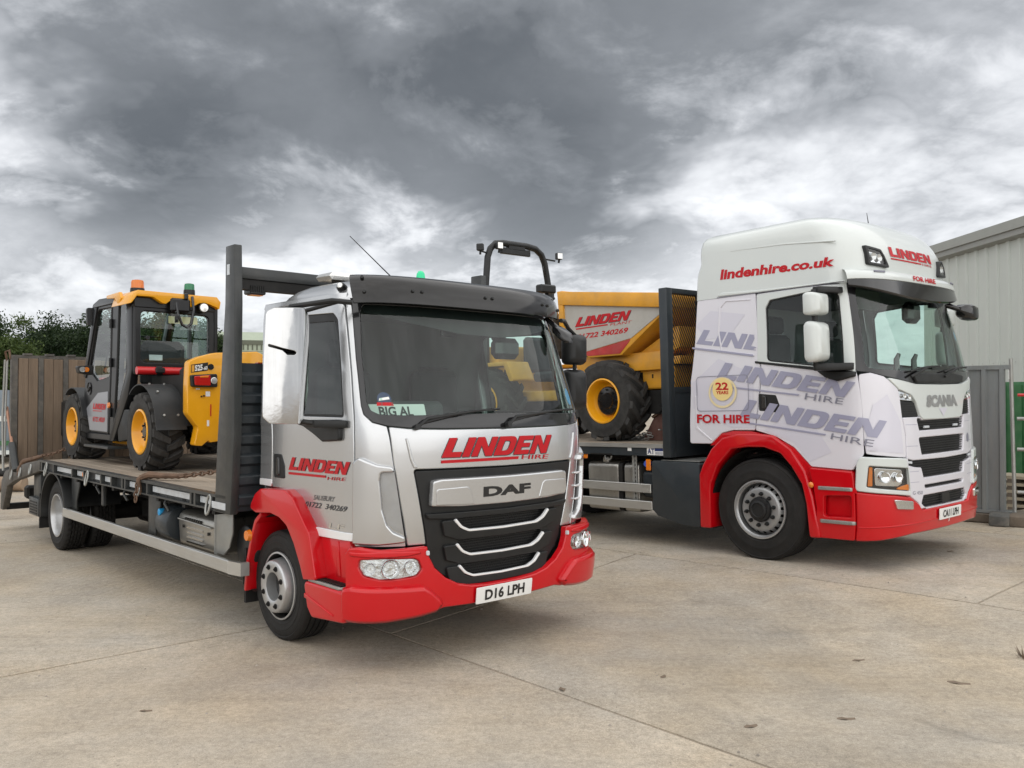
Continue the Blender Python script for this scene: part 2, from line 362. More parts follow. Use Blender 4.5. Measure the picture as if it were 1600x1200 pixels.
def cdt(outer, holes=(), g=.08):
    loops = [outer]+list(holes); pts = []; edges = []
    for lp in loops:
        b = len(pts); pts += lp; edges += [(b+i, b+(i+1) % len(lp)) for i in range(len(lp))]
    xs = [p[0] for p in outer]; ys = [p[1] for p in outer]
    if g:
        x0, y0 = min(xs), min(ys); nx, ny = int((max(xs)-x0)/g), int((max(ys)-y0)/g)
        arr = np.array([p for lp in loops for p in lp])
        for i in range(nx+1):
            for j in range(ny+1):
                x, y = x0+(i+.5)*g, y0+(j+.5)*g
                if inside(x, y, outer) and not any(inside(x, y, h) for h in holes) and np.min(np.hypot(arr[:, 0]-x, arr[:, 1]-y)) > g*.35: pts.append((x, y))
    r = geometry.delaunay_2d_cdt([Vector(p) for p in pts], edges, [], 0, 1e-6)
    V = [tuple(v) for v in r[0]]; F = []
    for f in r[2]:
        cx = sum(V[i][0] for i in f)/len(f); cy = sum(V[i][1] for i in f)/len(f)
        if inside(cx, cy, outer) and not any(inside(cx, cy, h) for h in holes):
            F.append(tuple(f) if area([V[i] for i in f]) > 0 else tuple(reversed(f)))
    return V, F
def panel(name, S, outer, m, parent=None, holes=(), t=.022, bev=.006, off=0., g=.09, d=.06, sheet=False, back=False):
    """sheet-metal panel lying on skin S: outline and holes in (u, z); rounded edge, thickness t; normals taken from the skin"""
    outer = list(outer) if area(outer) > 0 else list(reversed(outer))
    holes = [list(h) if area(h) < 0 else list(reversed(h)) for h in holes]
    outer = dense(outer, d); holes = [dense(h, d) for h in holes]
    oi = inset(outer, bev) if not sheet else outer; hi = [inset(h, bev) if not sheet else h for h in holes]
    V2, F = cdt(oi, hi, g)
    V = [S.pt(u, z, off) for u, z in V2]; Nn = [S.nrm(u, z) for u, z in V2]; F = list(F)
    if not sheet:
        for lo, li in zip([outer]+holes, [oi]+hi):
            n = len(lo); b = len(V)
            V += [S.pt(u, z, off) for u, z in li]; Nn += [S.nrm(u, z) for u, z in li]
            V += [S.pt(u, z, off-bev*.8) for u, z in lo]
            for i in range(n):
                e = Vector(lo[(i+1) % n])-Vector(lo[i-1]); u, z = lo[i]; q = .02
                tt = (S.pt(u+e.x*q, z+e.y*q)-S.pt(u-e.x*q, z-e.y*q)); o_ = tt.cross(S.nrm(u, z))
                Nn.append((o_.normalized()+S.nrm(u, z)*.25).normalized() if o_.length > 1e-9 else S.nrm(u, z))
            V += [S.pt(u, z, off-t) for u, z in lo]; Nn += Nn[-n:]
            F += [(b+i, b+n+i, b+n+(i+1) % n, b+(i+1) % n) for i in range(n)]
            F += [(b+n+i, b+2*n+i, b+2*n+(i+1) % n, b+n+(i+1) % n) for i in range(n)]
    if back:
        b = len(V); V += [S.pt(u, z, off-t) for u, z in V2]; Nn += [-S.nrm(u, z) for u, z in V2]; F += [tuple(b+i for i in reversed(f)) for f in cdt_faces(F, len(V2))]
    me = bpy.data.meshes.new(name); me.from_pydata([tuple(v) for v in V], [], F); me.materials.append(m)
    me.polygons.foreach_set('use_smooth', [True]*len(me.polygons)); me.normals_split_custom_set_from_vertices([tuple(n) for n in Nn]); me.update()
    return link(bpy.data.objects.new(name, me), parent)
def cdt_faces(F, n): return [f for f in F if max(f) < n]
def mir(P): return [(-u, z) for u, z in P]

# ------------------------------------------------------------------ lettering
TXT = {}
def text(s, bold=0., res=3):
    """outline text as triangles in a unit box"""
    k = (s, bold)
    if k in TXT: return TXT[k]
    c = bpy.data.curves.new('text', 'FONT'); c.body = s; c.offset = bold; c.resolution_u = res; c.size = 1
    o = bpy.data.objects.new('text', c); COL.objects.link(o)
    dg = bpy.context.evaluated_depsgraph_get(); me = o.evaluated_get(dg).to_mesh()
    V = np.array([v.co[:2] for v in me.vertices]); F = [tuple(p.vertices) for p in me.polygons]
    o.evaluated_get(dg).to_mesh_clear(); bpy.data.objects.remove(o); bpy.data.curves.remove(c)
    lo, hi = V.min(0), V.max(0); V = (V-lo)/(hi-lo)
    TXT[k] = ([tuple(v) for v in V], F); return TXT[k]
def logo():
    """heavy slanted word LINDEN in a unit box (the slant comes from the box it is set in)"""
    if 'logo' in TXT: return TXT['logo']
    V = []; F = []
    def put(x0, w, outer, holes=()):
        o = [(x0+w*x, y) for x, y in outer]; h = [[(x0+w*x, y) for x, y in q] for q in holes]
        if area(o) < 0: o.reverse()
        v, f = cdt(o, h, 0); b = len(V); V.extend(v); F.extend(tuple(i+b for i in q) for q in f)
    put(0, .155, [(0, 0), (1, 0), (1, .27), (.42, .27), (.42, 1), (0, 1)])
    put(.168, .065, [(0, 0), (1, 0), (1, 1), (0, 1)])
    N_ = [(0, 0), (.3, 0), (.3, .58), (.68, 0), (1, 0), (1, 1), (.7, 1), (.7, .42), (.32, 1), (0, 1)]
    put(.25, .19, N_)
    D_ = rnd([(0, 0), (1, 0), (1, 1), (0, 1)], [0, .36, .36, 0], 5); Dh = rnd([(.33, .24), (.68, .24), (.68, .76), (.33, .76)], [0, .2, .2, 0], 5)
    put(.457, .18, D_, [Dh])
    put(.652, .15, [(0, 0), (1, 0), (1, .23), (.38, .23), (.38, .39), (.9, .39), (.9, .61), (.38, .61), (.38, .77), (1, .77), (1, 1), (0, 1)])
    put(.815, .185, N_)
    TXT['logo'] = (V, F); return TXT['logo']
def quad(BL, BR, TR, TL):
    """bilinear map of the unit box on four (u, z) corners"""
    return lambda s, t: tuple((1-t)*((1-s)*BL[i]+s*BR[i])+t*((1-s)*TL[i]+s*TR[i]) for i in range(2))
def split(P, F, d):
    """cut large triangles of flat print so it follows a curved skin"""
    P = list(P); st = [t for f in F for t in ((f[0], f[i], f[i+1]) for i in range(1, len(f)-1))]; out = []; mid = {}
    while st:
        f = st.pop(); e = [(math.hypot(P[f[i]][0]-P[f[i-2]][0], P[f[i]][1]-P[f[i-2]][1]), i) for i in range(3)]; L_, i = max(e)
        if L_ <= d: out.append(f); continue
        a, b, c = f[i-2], f[i-1], f[i]; k = (min(a, c), max(a, c))
        if k not in mid: mid[k] = len(P); P.append(tuple((P[a][j]+P[c][j])/2 for j in range(2)))
        m = mid[k]; st += [(a, b, m), (m, b, c)]
    return P, out
def print_on(name, S, shape, Q, m, parent, off=.003, clip=None):
    V, F = shape; P, F = split([Q(*v) for v in V], F, .07)
    Vv = [S.pt(p[0], p[1], off) for p in P]
    if clip: F = [f for f in F if clip(sum(P[i][0] for i in f)/len(f), sum(P[i][1] for i in f)/len(f))]
    if clip: us_ = sorted({i for f in F for i in f}); ix = {v: k for k, v in enumerate(us_)}; P = [P[i] for i in us_]; Vv = [Vv[i] for i in us_]; F = [tuple(ix[i] for i in f) for f in F]
    a = (Vv[F[0][1]]-Vv[F[0][0]]).cross(Vv[F[0][2]]-Vv[F[0][0]])
    if a.dot(S.nrm(*P[F[0][0]])) < 0: F = [tuple(reversed(f)) for f in F]
    return meshobj(name, Vv, F, m, parent, smooth=60)
RECT = ([(0, 0), (1, 0), (1, 1), (0, 1)], [(0, 1, 2, 3)])
def strip_rect(n=8): return ([(i/n, j) for i in range(n+1) for j in (0, 1)], [(2*i, 2*i+2, 2*i+3, 2*i+1) for i in range(n)])
def disc(n=28, r0=0.):
    if not r0: return ([(.5+.5*math.cos(2*math.pi*i/n), .5+.5*math.sin(2*math.pi*i/n)) for i in range(n)], [tuple(range(n))])
    return ([(.5+.5*q*math.cos(2*math.pi*i/n), .5+.5*q*math.sin(2*math.pi*i/n)) for q in (1, r0) for i in range(n)], [(i, (i+1) % n, n+(i+1) % n, n+i) for i in range(n)])
for _s, _b in (('SCANIA', .07), ('lindenhire.co.uk', .042), ('FOR HIRE', .03), ('D16 LPH', .03), ('CA11 LPH', .03), ('HIRE', 0), ('PLANT', 0), ('SALISBURY', 0), ('01722  340269', .012), ('01722 340269', .03), ('LF', 0), ('DAF', .05), ('D16 LPH', .012), ('CA11 LPH', .012), ('BIG AL', .03), ('lindenhire.co.uk', .035),
               ('FOR HIRE', .04), ('22', .03), ('YEARS', .03), ('SCANIA', .05), ('AT', .03), ('525', .04), ('-60', .03), ('G 450', .0), ('J', .02)): text(_s, _b)
# ------------------------------------------------------------------ where the trucks stand
M_D = Matrix.Translation((-.9595, 7.1356, 0)) @ Matrix.Rotation(-.8333, 4, 'Z')
M_S = Matrix.Translation((3.5435, 10.0303, .0928)) @ Matrix.Rotation(-.853, 4, 'Z') @ Matrix.Rotation(-.0226, 4, 'Y') @ Matrix.Rotation(.015, 4, 'X')
DF, DL = Vector((.6725, -.7401)), Vector((.7401, .6725))      # along and across the bays
def lm(x, y): p = Vector((x+.9595, y-7.1356)); return p.dot(DL), p.dot(DF)
def xy(l, m): p = DL*l+DF*m; return p.x-.9595, p.y+7.1356
def gz(x, y):
    l, m = lm(x, y)
    q = Vector((x-3.5435, y-10.0303)); sx = q.x*math.cos(-.853)+q.y*math.sin(-.853); sy = -q.x*math.sin(-.853)+q.y*math.cos(-.853)
    zs = .0928+.0226*max(-5, min(2, sx))+.015*max(-1.5, min(2, sy))
    t = max(0, min(1, (l-1.6)/2.4)); t = t*t*(3-2*t)
    return zs*t

def concrete(name, col, seed, brush=0., brush_dir=(1, 0)):
    """worn yard concrete: blotches, fine aggregate speckle, faint stains and tyre drag, optional brushed ridges"""
    m = bpy.data.materials.new(name); m.use_nodes = True; nt = m.node_tree; N = nt.nodes.new; L = nt.links.new; b = nt.nodes['Principled BSDF']
    tc = N('ShaderNodeTexCoord'); v = tc.outputs['Object']
    def noise(sc, det=6, ro=.6, st=None, dist=0., rot=0.):
        src = v
        if st or rot:
            mp = N('ShaderNodeMapping'); mp.inputs['Scale'].default_value = st or (1, 1, 1); mp.inputs['Rotation'].default_value = (0, 0, rot); mp.inputs['Location'].default_value = (seed*3.7, seed*1.3, 0); L(v, mp.inputs[0]); src = mp.outputs[0]
        n = N('ShaderNodeTexNoise'); n.inputs['Scale'].default_value = sc; n.inputs['Detail'].default_value = det; n.inputs['Roughness'].default_value = ro; n.inputs['Distortion'].default_value = dist; L(src, n.inputs[0]); return n.outputs[0]
    def rmp(s, a, b_, c, d):
        r = N('ShaderNodeMapRange'); r.inputs[1].default_value, r.inputs[2].default_value, r.inputs[3].default_value, r.inputs[4].default_value = a, b_, c, d; L(s, r.inputs[0]); return r.outputs[0]
    def mul(a, c):
        x = N('ShaderNodeMath'); x.operation = 'MULTIPLY'; L(a, x.inputs[0]); L(c, x.inputs[1]); return x.outputs[0]
    f = mul(rmp(noise(.45, 5, .55, (1, 1, 1)), .3, .7, .84, 1.15), rmp(noise(2.2, 7, .68, (1, 1, 1), .4), .3, .7, .87, 1.12))
    f = mul(f, rmp(noise(22, 5, .75, (1, 1, 1)), .28, .72, .78, 1.24)); f = mul(f, rmp(noise(150, 3, .85, (1, 1, 1)), .25, .75, .60, 1.42)); f = mul(f, rmp(noise(62, 4, .8, (1, 1, 1)), .25, .75, .80, 1.20))
    f = mul(f, rmp(noise(1.0, 9, .74, (.30, 3.2, 1), .3, math.radians(42)), .52, .72, 1., .84))       # drag and tyre marks along the bays
    f = mul(f, rmp(noise(.8, 8, .72, (.28, 3.0, 1), .5, math.radians(-30)), .56, .74, 1., .89))       # and across them
    f = mul(f, rmp(noise(5.5, 7, .7, (1, 1.6, 1), .8), .64, .74, 1., .70))                            # small dark stains
    f = mul(f, rmp(noise(1.1, 6, .62, (1, 1, 1), 1.), .62, .72, 1., .78))                             # old oil patches
    f = mul(f, rmp(noise(.9, 7, .66, (1.1, 1, 1), .6), .60, .74, 1., 1.16))                           # pale dusty scrapes
    f = mul(f, rmp(noise(48, 2, .5, (1, 1, 1)), .69, .76, 1., .55)); f = mul(f, rmp(noise(60, 2, .5, (1.3, 1, 1)), .70, .77, 1., 1.4))
    mx = N('ShaderNodeMix'); mx.data_type = 'RGBA'; mx.inputs[6].default_value = (*col, 1); mx.inputs[7].default_value = (col[0]*1.04, col[1]*.96, col[2]*.84, 1)
    L(rmp(noise(.8, 6, .6, (1, 1, 1)), .35, .68, 0, 1), mx.inputs[0])
    mm = N('ShaderNodeMix'); mm.data_type = 'RGBA'; mm.blend_type = 'MULTIPLY'; mm.inputs[0].default_value = 1; L(mx.outputs[2], mm.inputs[6]); L(f, mm.inputs[7]); L(mm.outputs[2], b.inputs['Base Color'])
    b.inputs['Roughness'].default_value = .86; b.inputs['Specular IOR Level'].default_value = .3
    h = N('ShaderNodeMath'); h.operation = 'ADD'; L(rmp(noise(22, 5, .75, (1, 1, 1)), .2, .8, 0, .5), h.inputs[0]); L(rmp(noise(130, 3, .8, (1, 1, 1)), .2, .8, 0, .5), h.inputs[1]); hs = h.outputs[0]
    if brush:
        mp = N('ShaderNodeMapping'); mp.inputs['Rotation'].default_value = (0, 0, math.atan2(brush_dir[1], brush_dir[0])); L(v, mp.inputs[0])
        w = N('ShaderNodeTexWave'); w.inputs['Scale'].default_value = 3.2; w.inputs['Distortion'].default_value = 3.; w.inputs['Detail'].default_value = 3; w.inputs['Detail Scale'].default_value = 2.; L(mp.outputs[0], w.inputs[0])
        k = mul(w.outputs['Fac'], rmp(noise(.5, 5, .6, (1, 1, 1)), .45, .62, 0, brush)); h2 = N('ShaderNodeMath'); h2.operation = 'ADD'; L(hs, h2.inputs[0]); L(k, h2.inputs[1]); hs = h2.outputs[0]
    bp = N('ShaderNodeBump'); bp.inputs['Strength'].default_value = .8; bp.inputs['Distance'].default_value = .007; L(hs, bp.inputs['Height']); L(bp.outputs[0], b.inputs['Normal'])
    MATS[name] = m; return m
CONC = concrete('yard_concrete', (.40, .362, .305), 1.); CONC2 = concrete('brushed_concrete', (.41, .374, .32), 2.3, 1.2, (.3, 1)); CONC3 = concrete('front_concrete', (.41, .37, .312), 4.1, .7, (1, .2))
EARTH = concrete('yard_dirt', (.33, .295, .25), 5.5)
def sheet(name, xs, ys, f, m, parent=None):
    V = [(x, y, f(x, y)) for x in xs for y in ys]; n = len(ys)
    return meshobj(name, V, [(i*n+j, (i+1)*n+j, (i+1)*n+j+1, i*n+j+1) for i in range(len(xs)-1) for j in range(n-1)], m, parent, smooth=60)
gx = [-900, -300, -100, -50]+[-30+1.5*i for i in range(14)]+[-9+.4*i for i in range(53)]+[13.5, 16, 20, 30, 45, 100, 300, 900]; gy = [-60, -20]+[-8, -6, -4, -2]+[-.4+.4*i for i in range(54)]+[22.5, 25, 28, 32, 40, 50, 80, 150, 400, 1500]
ground = sheet('yard_ground', gx, gy, lambda x, y: gz(x, y)-.010, EARTH); ground['kind'] = 'structure'
def slab(l0, l1, m0a, m1a, m0b, m1b, m):
    """one concrete bay: long edges at l0 / l1, ends at m0 / m1 on either edge; arris slightly worn"""
    g = .012; nl = max(2, int((l1-l0)/.45)); nm = max(2, int((m1a-m0a)/.5)); rings = []
    def P(s, t, dz=0, e=0):
        a = m0a+(m0b-m0a)*s; b = m1a+(m1b-m1a)*s
        l = l0+g+(l1-l0-2*g)*s; mm = a+g+(b-a-2*g)*t; x, y = xy(l, mm); return (x, y, gz(x, y)+dz)
    V = [P(i/nl, j/nm, -.004 if i in (0, nl) or j in (0, nm) else 0) for i in range(nl+1) for j in range(nm+1)]; k = nm+1
    F = [(i*k+j, (i+1)*k+j, (i+1)*k+j+1, i*k+j+1) for i in range(nl) for j in range(nm)]
    rim = [(i, 0) for i in range(nl)]+[(nl, j) for j in range(nm)]+[(i, nm) for i in range(nl, 0, -1)]+[(0, j) for j in range(nm, 0, -1)]
    b = len(V); V += [P(i/nl, j/nm, -.03) for i, j in rim]; q = len(rim)
    F += [(rim[i][0]*k+rim[i][1], rim[(i+1) % q][0]*k+rim[(i+1) % q][1], b+(i+1) % q, b+i) for i in range(q)]
    F = [tuple(reversed(f)) for f in F]
    return meshobj('concrete_slab', V, F, m, ground, smooth=50)
LV = [-8.06, -4.19, -.32, 3.55, 7.42, 11.3]
for bi in range(5):
    cut = {0: [-8, -5.5, .8, 6.5, 12], 1: [-8.5, -6.2, -.4, 5.4, 11], 2: [-9, -6, .41, 6.2, 12], 3: [-12, -5, 3.2, 9, 15], 4: [-12, -4, 2, 8, 14]}[bi]
    sk = [-.8 if (bi == 2 and i == 2) else 0 for i in range(5)]
    for i in range(4):
        slab(LV[bi], LV[bi+1], cut[i], cut[i+1], cut[i]+sk[i], cut[i+1]+sk[i+1], CONC2 if bi == 3 else CONC3 if bi <= 1 else CONC)
# ------------------------------------------------------------------ wheels
def tyre(w, r, rr, grooves=4, name='tyre', parent=None, m=None, blocks=0):
    P = [(rr-.012, .05), (rr, .022), (rr+.012, .010), (rr+.03, .006), (rr+.036, .002), (rr+.044, .004), (rr+(r-rr)*.42, -.004), (rr+(r-rr)*.5, -.004), (rr+(r-rr)*.52, -.001), (rr+(r-rr)*.74, .002), (r-.035, .008), (r-.028, .004), (r-.012, .014), (r-.003, .024), (r, .036)]
    t0, t1 = .04, w-.04
    for k in range(grooves):
        c = t0+(t1-t0)*(k+.5)/grooves; P += [(r+.002, c-.006), (r-.013, c-.0035), (r-.013, c+.0035), (r+.002, c+.006)]
    P += [(q, w-h) for q, h in reversed(P[:15])]
    n = 96 if not blocks else blocks*4
    b = MB(); b.lathe(P, (0, 0, 0), AXI, n)
    if blocks:       # cross sipes: sink a narrow slice of the tread
        base = 0
        for i, (q, h) in enumerate(P):
            if 13 <= i <= len(P)-14:
                for k in range(n):
                    if (k+(i//4 % 2)*2) % 4 == 0:
                        v = b.V[i*n+k]; ax = Vector(AXI); rad = v-ax*v.dot(ax); b.V[i*n+k] = v-rad*(.012/r)
    return b.build(name, m or RUBBER, parent, smooth=38)
AXI = (0, 1, 0)
def wheel(parent, x, yo, s, r, rr, w, style, nut=None, name='wheel'):
    global AXI
    AXI = (0, -s, 0); e = sub(name, parent, (x, s*yo, r-.007)); A = Vector(AXI)
    tyre(w, r, rr, 4 if style != 'rear' else 5, parent=e, blocks=36 if style in ('rear',) else 0)
    back = MB().lathe([(rr+.005, .17), (0, .17)], (0, 0, 0), AXI, 32); back.build('brake_drum', CHASS, e)
    b = MB(); nuts = MB()
    if style == 'front':
        b.lathe([(rr+.006, .012), (rr+.004, .000), (rr-.008, -.002), (rr-.014, .012), (rr-.02, .05), (rr-.012, .12), (rr-.01, .16)], (0, 0, 0), AXI, 64)
        b.build('rim', CHASS, e, smooth=40)
        MB().lathe([(rr+.007, .010), (rr+.006, -.002), (rr-.006, -.004), (rr-.011, .006)], (0, 0, 0), AXI, 64).build('rim_flange', STEELW, e, smooth=40)
        d = MB(); d.lathe([(rr-.012, .145), (.212, .105), (.207, .055), (.200, .015), (.192, -.040), (.186, -.050), (.180, -.053), (.112, -.053), (.104, -.048), (.100, .02), (.098, .09)], (0, 0, 0), AXI, 80, skip=lambda i, k: (i in (0, 1)) and (k % 10) < 4)
        d.build('wheel_disc', STEELW, e, smooth=40)
        MB().lathe([(.099, .03), (.06, .02), (.05, .03), (0, .03)], (0, 0, 0), AXI, 32).build('hub', BLACKP, e, smooth=40)
        for k in range(8):
            t = 2*math.pi*(k+.5)/8; c = Vector((math.cos(t), 0, math.sin(t)))*.146
            nuts = MB(); nuts.cyl(c+A*-.052, c+A*-.058, .020, n=16); nuts.cyl(c+A*-.05, c+A*-.066, .0135, n=6); nuts.cyl(c+A*-.06, c+A*-.072, .008, n=10); nuts.build('wheel_nut', CHASS, e, smooth=30)
    elif style == 'steer':
        b.lathe([(rr+.008, .012), (rr+.006, -.004), (rr-.008, -.005), (rr-.016, .012), (rr-.026, .022), (rr-.030, .075), (rr-.018, .10), (rr-.02, .13)], (0, 0, 0), AXI, 72)
        b.build('rim', STEELW, e, smooth=40)
        d = MB(); d.lathe([(rr-.020, .125), (rr-.045, .075), (rr-.070, .035), (rr-.085, .022), (rr-.095, .018), (.150, .018), (.13, .022), (.118, .03)], (0, 0, 0), AXI, 100, skip=lambda i, k: i in (1,) and (k % 5) < 2)
        d.build('wheel_disc', STEELG, e, smooth=40)
        MB().lathe([(.134, .03), (.131, -.002), (.124, -.012), (.10, -.016), (.096, -.03), (.075, -.038), (.070, -.030), (0, -.030)], (0, 0, 0), AXI, 40).build('hub', BLACKP, e, smooth=40)
        for k in range(10):
            t = 2*math.pi*(k+.3)/10; c = Vector((math.cos(t), 0, math.sin(t)))*.1675
            nuts = MB(); nuts.cyl(c+A*.02, c+A*.004, .022, n=14); nuts.cyl(c+A*.004, c+A*-.022, .0165, .013, n=10); nuts.build('wheel_nut', BLACKP, e, smooth=30)
    else:
        b.lathe([(rr+.008, .012), (rr+.006, -.004), (rr-.008, -.005), (rr-.016, .012), (rr-.026, .05), (rr-.034, .12), (rr-.05, .15), (rr-.11, .165), (.06, .168), (.055, .10), (0, .10)], (0, 0, 0), AXI, 64)
        b.build('rim', STEELW, e, smooth=40)
        for k in range(8):
            t = 2*math.pi*(k+.5)/8; c = Vector((math.cos(t), 0, math.sin(t)))*.125; MB().cyl(c+A*.165, c+A*.135, .014, n=8).build('wheel_nut', CHASS, e, smooth=30)
    return e
def plate(name, S, u, z, w, h, txt, parent, m=PLATEW, off=.004, tb=.03):
    """registration plate with black characters; rides on skin S"""
    P = rnd([(u-w/2, z-h/2), (u+w/2, z-h/2), (u+w/2, z+h/2), (u-w/2, z+h/2)], .008, 3)
    o = panel(name, S, P, m, parent, t=.006, bev=.0012, off=off, g=.1)
    print_on('characters', S, text(txt, tb), quad((u-w*.355, z-h*.33), (u+w*.355, z-h*.33), (u+w*.355, z+h*.33), (u-w*.355, z+h*.33)), PRINTK, o, off+.003)
    return o

# ------------------------------------------------------------------ silver flatbed truck
D = thing('flatbed_truck', 'silver flatbed truck with red bumper and arches carrying the small yellow telehandler', 'truck', M_D)
S_ = Skin([(.7, 1.30), (.9, 1.335), (1.3, 1.35), (1.6, 1.345), (2.0, 1.205), (2.45, 1.03), (2.7, .93)], [(1.0, 1.05), (1.7, 1.045), (2.45, .995), (2.7, .97)])
BU = Skin([(.2, 1.31), (.45, 1.36), (.7, 1.36), (.85, 1.345)], [(.2, 1.08), (.5, 1.115), (.85, 1.11)], .42, 3.2)
cabD = sub('cab', D)
def daf_side(s):
    q = (lambda P: [(s*u, z) for u, z in P])
    door = q(rnd([(1.129, .850), (1.61, .836), (1.74, .93), (1.926, 1.071), (2.054, 1.119), (2.256, 1.119), (2.26, 1.60), (2.17, 2.16), (2.06, 2.425), (1.98, 2.462), (1.6, 2.462), (1.13, 2.445), (1.086, 2.415), (1.096, 2.26), (1.118, 1.934), (1.137, 1.731), (1.155, 1.542), (1.153, 1.208)], [.01, .02, .1, .06, .03, .02, .2, .3, .04, .03, 0, .03, .03, .1, .2, .2, .1, .1]))
    win = q(rnd([(1.245, 1.655), (2.12, 1.655), (2.10, 1.80), (1.98, 2.33), (1.93, 2.385), (1.20, 2.365), (1.165, 2.32), (1.20, 2.0)], [.03, .05, .3, .08, .05, .03, .04, .3]))
    od = panel('door', S_, door, SILVER, cabD, [win], bev=.006, t=.03)
    panel('window_seal', S_, q(rnd([(1.245, 1.655), (2.12, 1.655), (2.10, 1.80), (1.98, 2.33), (1.93, 2.385), (1.20, 2.365), (1.165, 2.32), (1.20, 2.0)], [.03, .05, .3, .08, .05, .03, .04, .3])), BLACKP, od, [q(rnd([(1.262, 1.672), (2.10, 1.672), (2.08, 1.80), (1.97, 2.30), (1.92, 2.325), (1.20, 2.31), (1.185, 2.27), (1.22, 2.0)], .03))], bev=.003, t=.02, off=-.008)
    panel('window_pane', S_, q([(1.25, 1.66), (2.11, 1.66), (2.09, 1.80), (1.975, 2.32), (1.92, 2.35), (1.19, 2.34), (1.18, 2.3), (1.21, 2.0)]), SIDEGL, od, sheet=True, off=-.016)
    panel('handle', S_, q(rnd([(2.06, 1.195), (2.225, 1.195), (2.235, 1.37), (2.118, 1.37), (2.07, 1.29)], .02)), BLACKP, od, bev=.006, t=.02, off=.008)
    panel('handle_lever', S_, q(rnd([(2.13, 1.215), (2.165, 1.215), (2.175, 1.35), (2.14, 1.35)], .012)), BLACKG, od, bev=.008, t=.014, off=.022)
    panel('sill_trim', S_, q([(1.136, .848), (1.612, .836), (1.655, .895), (1.138, .898)]), TRIM, od, bev=.004, t=.012, off=.010)
    panel('rear_quarter', S_, q(rnd([(2.268, 1.12), (2.46, 1.12), (2.458, 1.6), (2.24, 2.37), (2.19, 2.478), (1.99, 2.478), (2.072, 2.432), (2.18, 2.165), (2.27, 1.60)], .02)), SILVER, cabD, bev=.008)
    panel('quarter_trim', S_, q([(2.266, 1.125), (2.45, 1.125), (2.45, 1.175), (2.267, 1.175)]), TRIM, cabD, bev=.003, t=.01, off=.006)
    panel('roof_rail', S_, q([(1.09, 2.45), (1.6, 2.468), (2.0, 2.468), (2.2, 2.468), (2.17, 2.505), (1.05, 2.505), (1.07, 2.44)]), SILVER, cabD, bev=.004)
    panel('corner_panel', S_, q(rnd([(1.078, 2.478), (1.032, 2.478), (1.032, 2.40), (1.061, 2.048), (1.072, 1.731), (1.063, 1.676), (1.009, 1.624), (.916, 1.598), (.904, 1.532), (.882, 1.378), (.836, 1.096), (.775, .810), (.935, .813), (1.118, .815), (1.140, .85), (1.144, 1.2), (1.146, 1.54), (1.127, 1.731), (1.108, 1.934), (1.086, 2.26), (1.076, 2.415)], .01)), SILVER, cabD, bev=.006)
    panel('air_deflector', S_, q(rnd([(1.142, 1.36), (1.102, 1.40), (.98, 1.352), (.885, 1.338), (.868, 1.303), (.955, 1.300), (.962, 1.25), (.942, 1.064), (.911, .965), (.870, .917), (.795, .882), (.786, .845), (.95, .832), (1.125, .835), (1.138, 1.1)], [.01, .03, .05, .02, .01, .015, .03, .05, .05, .05, .01, .02, .02, .02, .1])), SILVER, cabD, bev=.014, t=.05, off=.034, g=.05, d=.03)
    panel('vent_recess', S_, q([(.875, 1.298), (.958, 1.298), (.958, 1.25), (.938, 1.064), (.907, .97), (.86, .925), (.80, .895), (.83, 1.07), (.868, 1.28)]), GREYP if s > 0 else STEELG, cabD, sheet=True, off=.004)
    if s > 0:
        for zz in (1.0, 1.1, 1.2): panel('vent_slat', S_, q([(.80, zz), (.95, zz), (.95, zz+.012), (.80, zz+.012)]), TRIM, cabD, bev=.002, t=.02, off=.02)
    # arch, lower body, step
    y0, y1 = s*.80, s*1.135
    f = MB().prism(rnd([(-.263, .951), (-.252, .99), (-.19, 1.065), (-.10, 1.112), (.264, 1.13), (.384, 1.087), (.625, .862), (.72, .56), (.548, .54), (.503, .629), (.412, .767), (.306, .882), (.198, .927), (.059, .947), (-.173, .927)], [.02, .04, .06, .06, .06, .08, .08, .02, .01, .1, .1, .1, .1, .1, .06]), 'y', y0, y1)
    f.build('wheel_arch', REDP, D, bevel=.028, seg=3)
    f = MB().prism(rnd([(-.436, .30), (-.402, .529), (-.325, .735), (-.262, .86), (-.16, .935), (-.15, .90), (-.232, .838), (-.292, .722), (-.365, .52), (-.398, .30)], .03), 'y', s*.80, s*1.10)
    f.build('mudguard', REDP, D, bevel=.006)
    MB().prism([(.50, .535), (1.02, .535), (1.0, .868), (.60, .868), (.50, .8)], 'y', s*.93, s*1.045).build('lower_body', REDP, D, bevel=.01)
    MB().prism([(.84, .60), (.90, .60), (.87, .83), (.855, .83)], 'y', s*1.04, s*1.052).build('body_crease', REDP, D, bevel=.004)
    MB().prism(rnd([(.548, .535), (.60, .36), (.66, .302), (1.06, .335), (1.10, .40), (1.08, .535)], .04), 'y', s*.90, s*1.135).build('step_panel', REDP, D, bevel=.03, seg=4)
    MB().prism([(.575, .425), (.95, .36), (.95, .372), (.575, .455)], 'y', s*1.13, s*1.142).build('step_crease', REDP, D, bevel=.004)
    t = MB().prism([(.60, s*1.125), (.99, s*1.125), (1.05, s*1.05), (1.02, s*.95), (.64, s*1.05)], 'z', .536, .556); st = t.build('step_tread', GALV, D, bevel=.003)
    g = MB()
    for k in range(9): g.box((.66+k*.04, s*1.115, .556), (.685+k*.04, s*(1.02-.008*k if k > 3 else 1.06-.01*k), .566))
    g.build('tread_bars', CHASS, st)
    MB().cyl((-.34, s*1.10, .735), (-.34, s*1.128, .735), .045, .038, 20).build('side_marker', AMBER, D, smooth=40)
    # inner wheel well
    w = MB(); ring = [(-.34+0, .30)]+[(.60*math.cos(t)*.95+.04, .33+.60*math.sin(t)) for t in [math.pi*(1-k/14) for k in range(15)]]
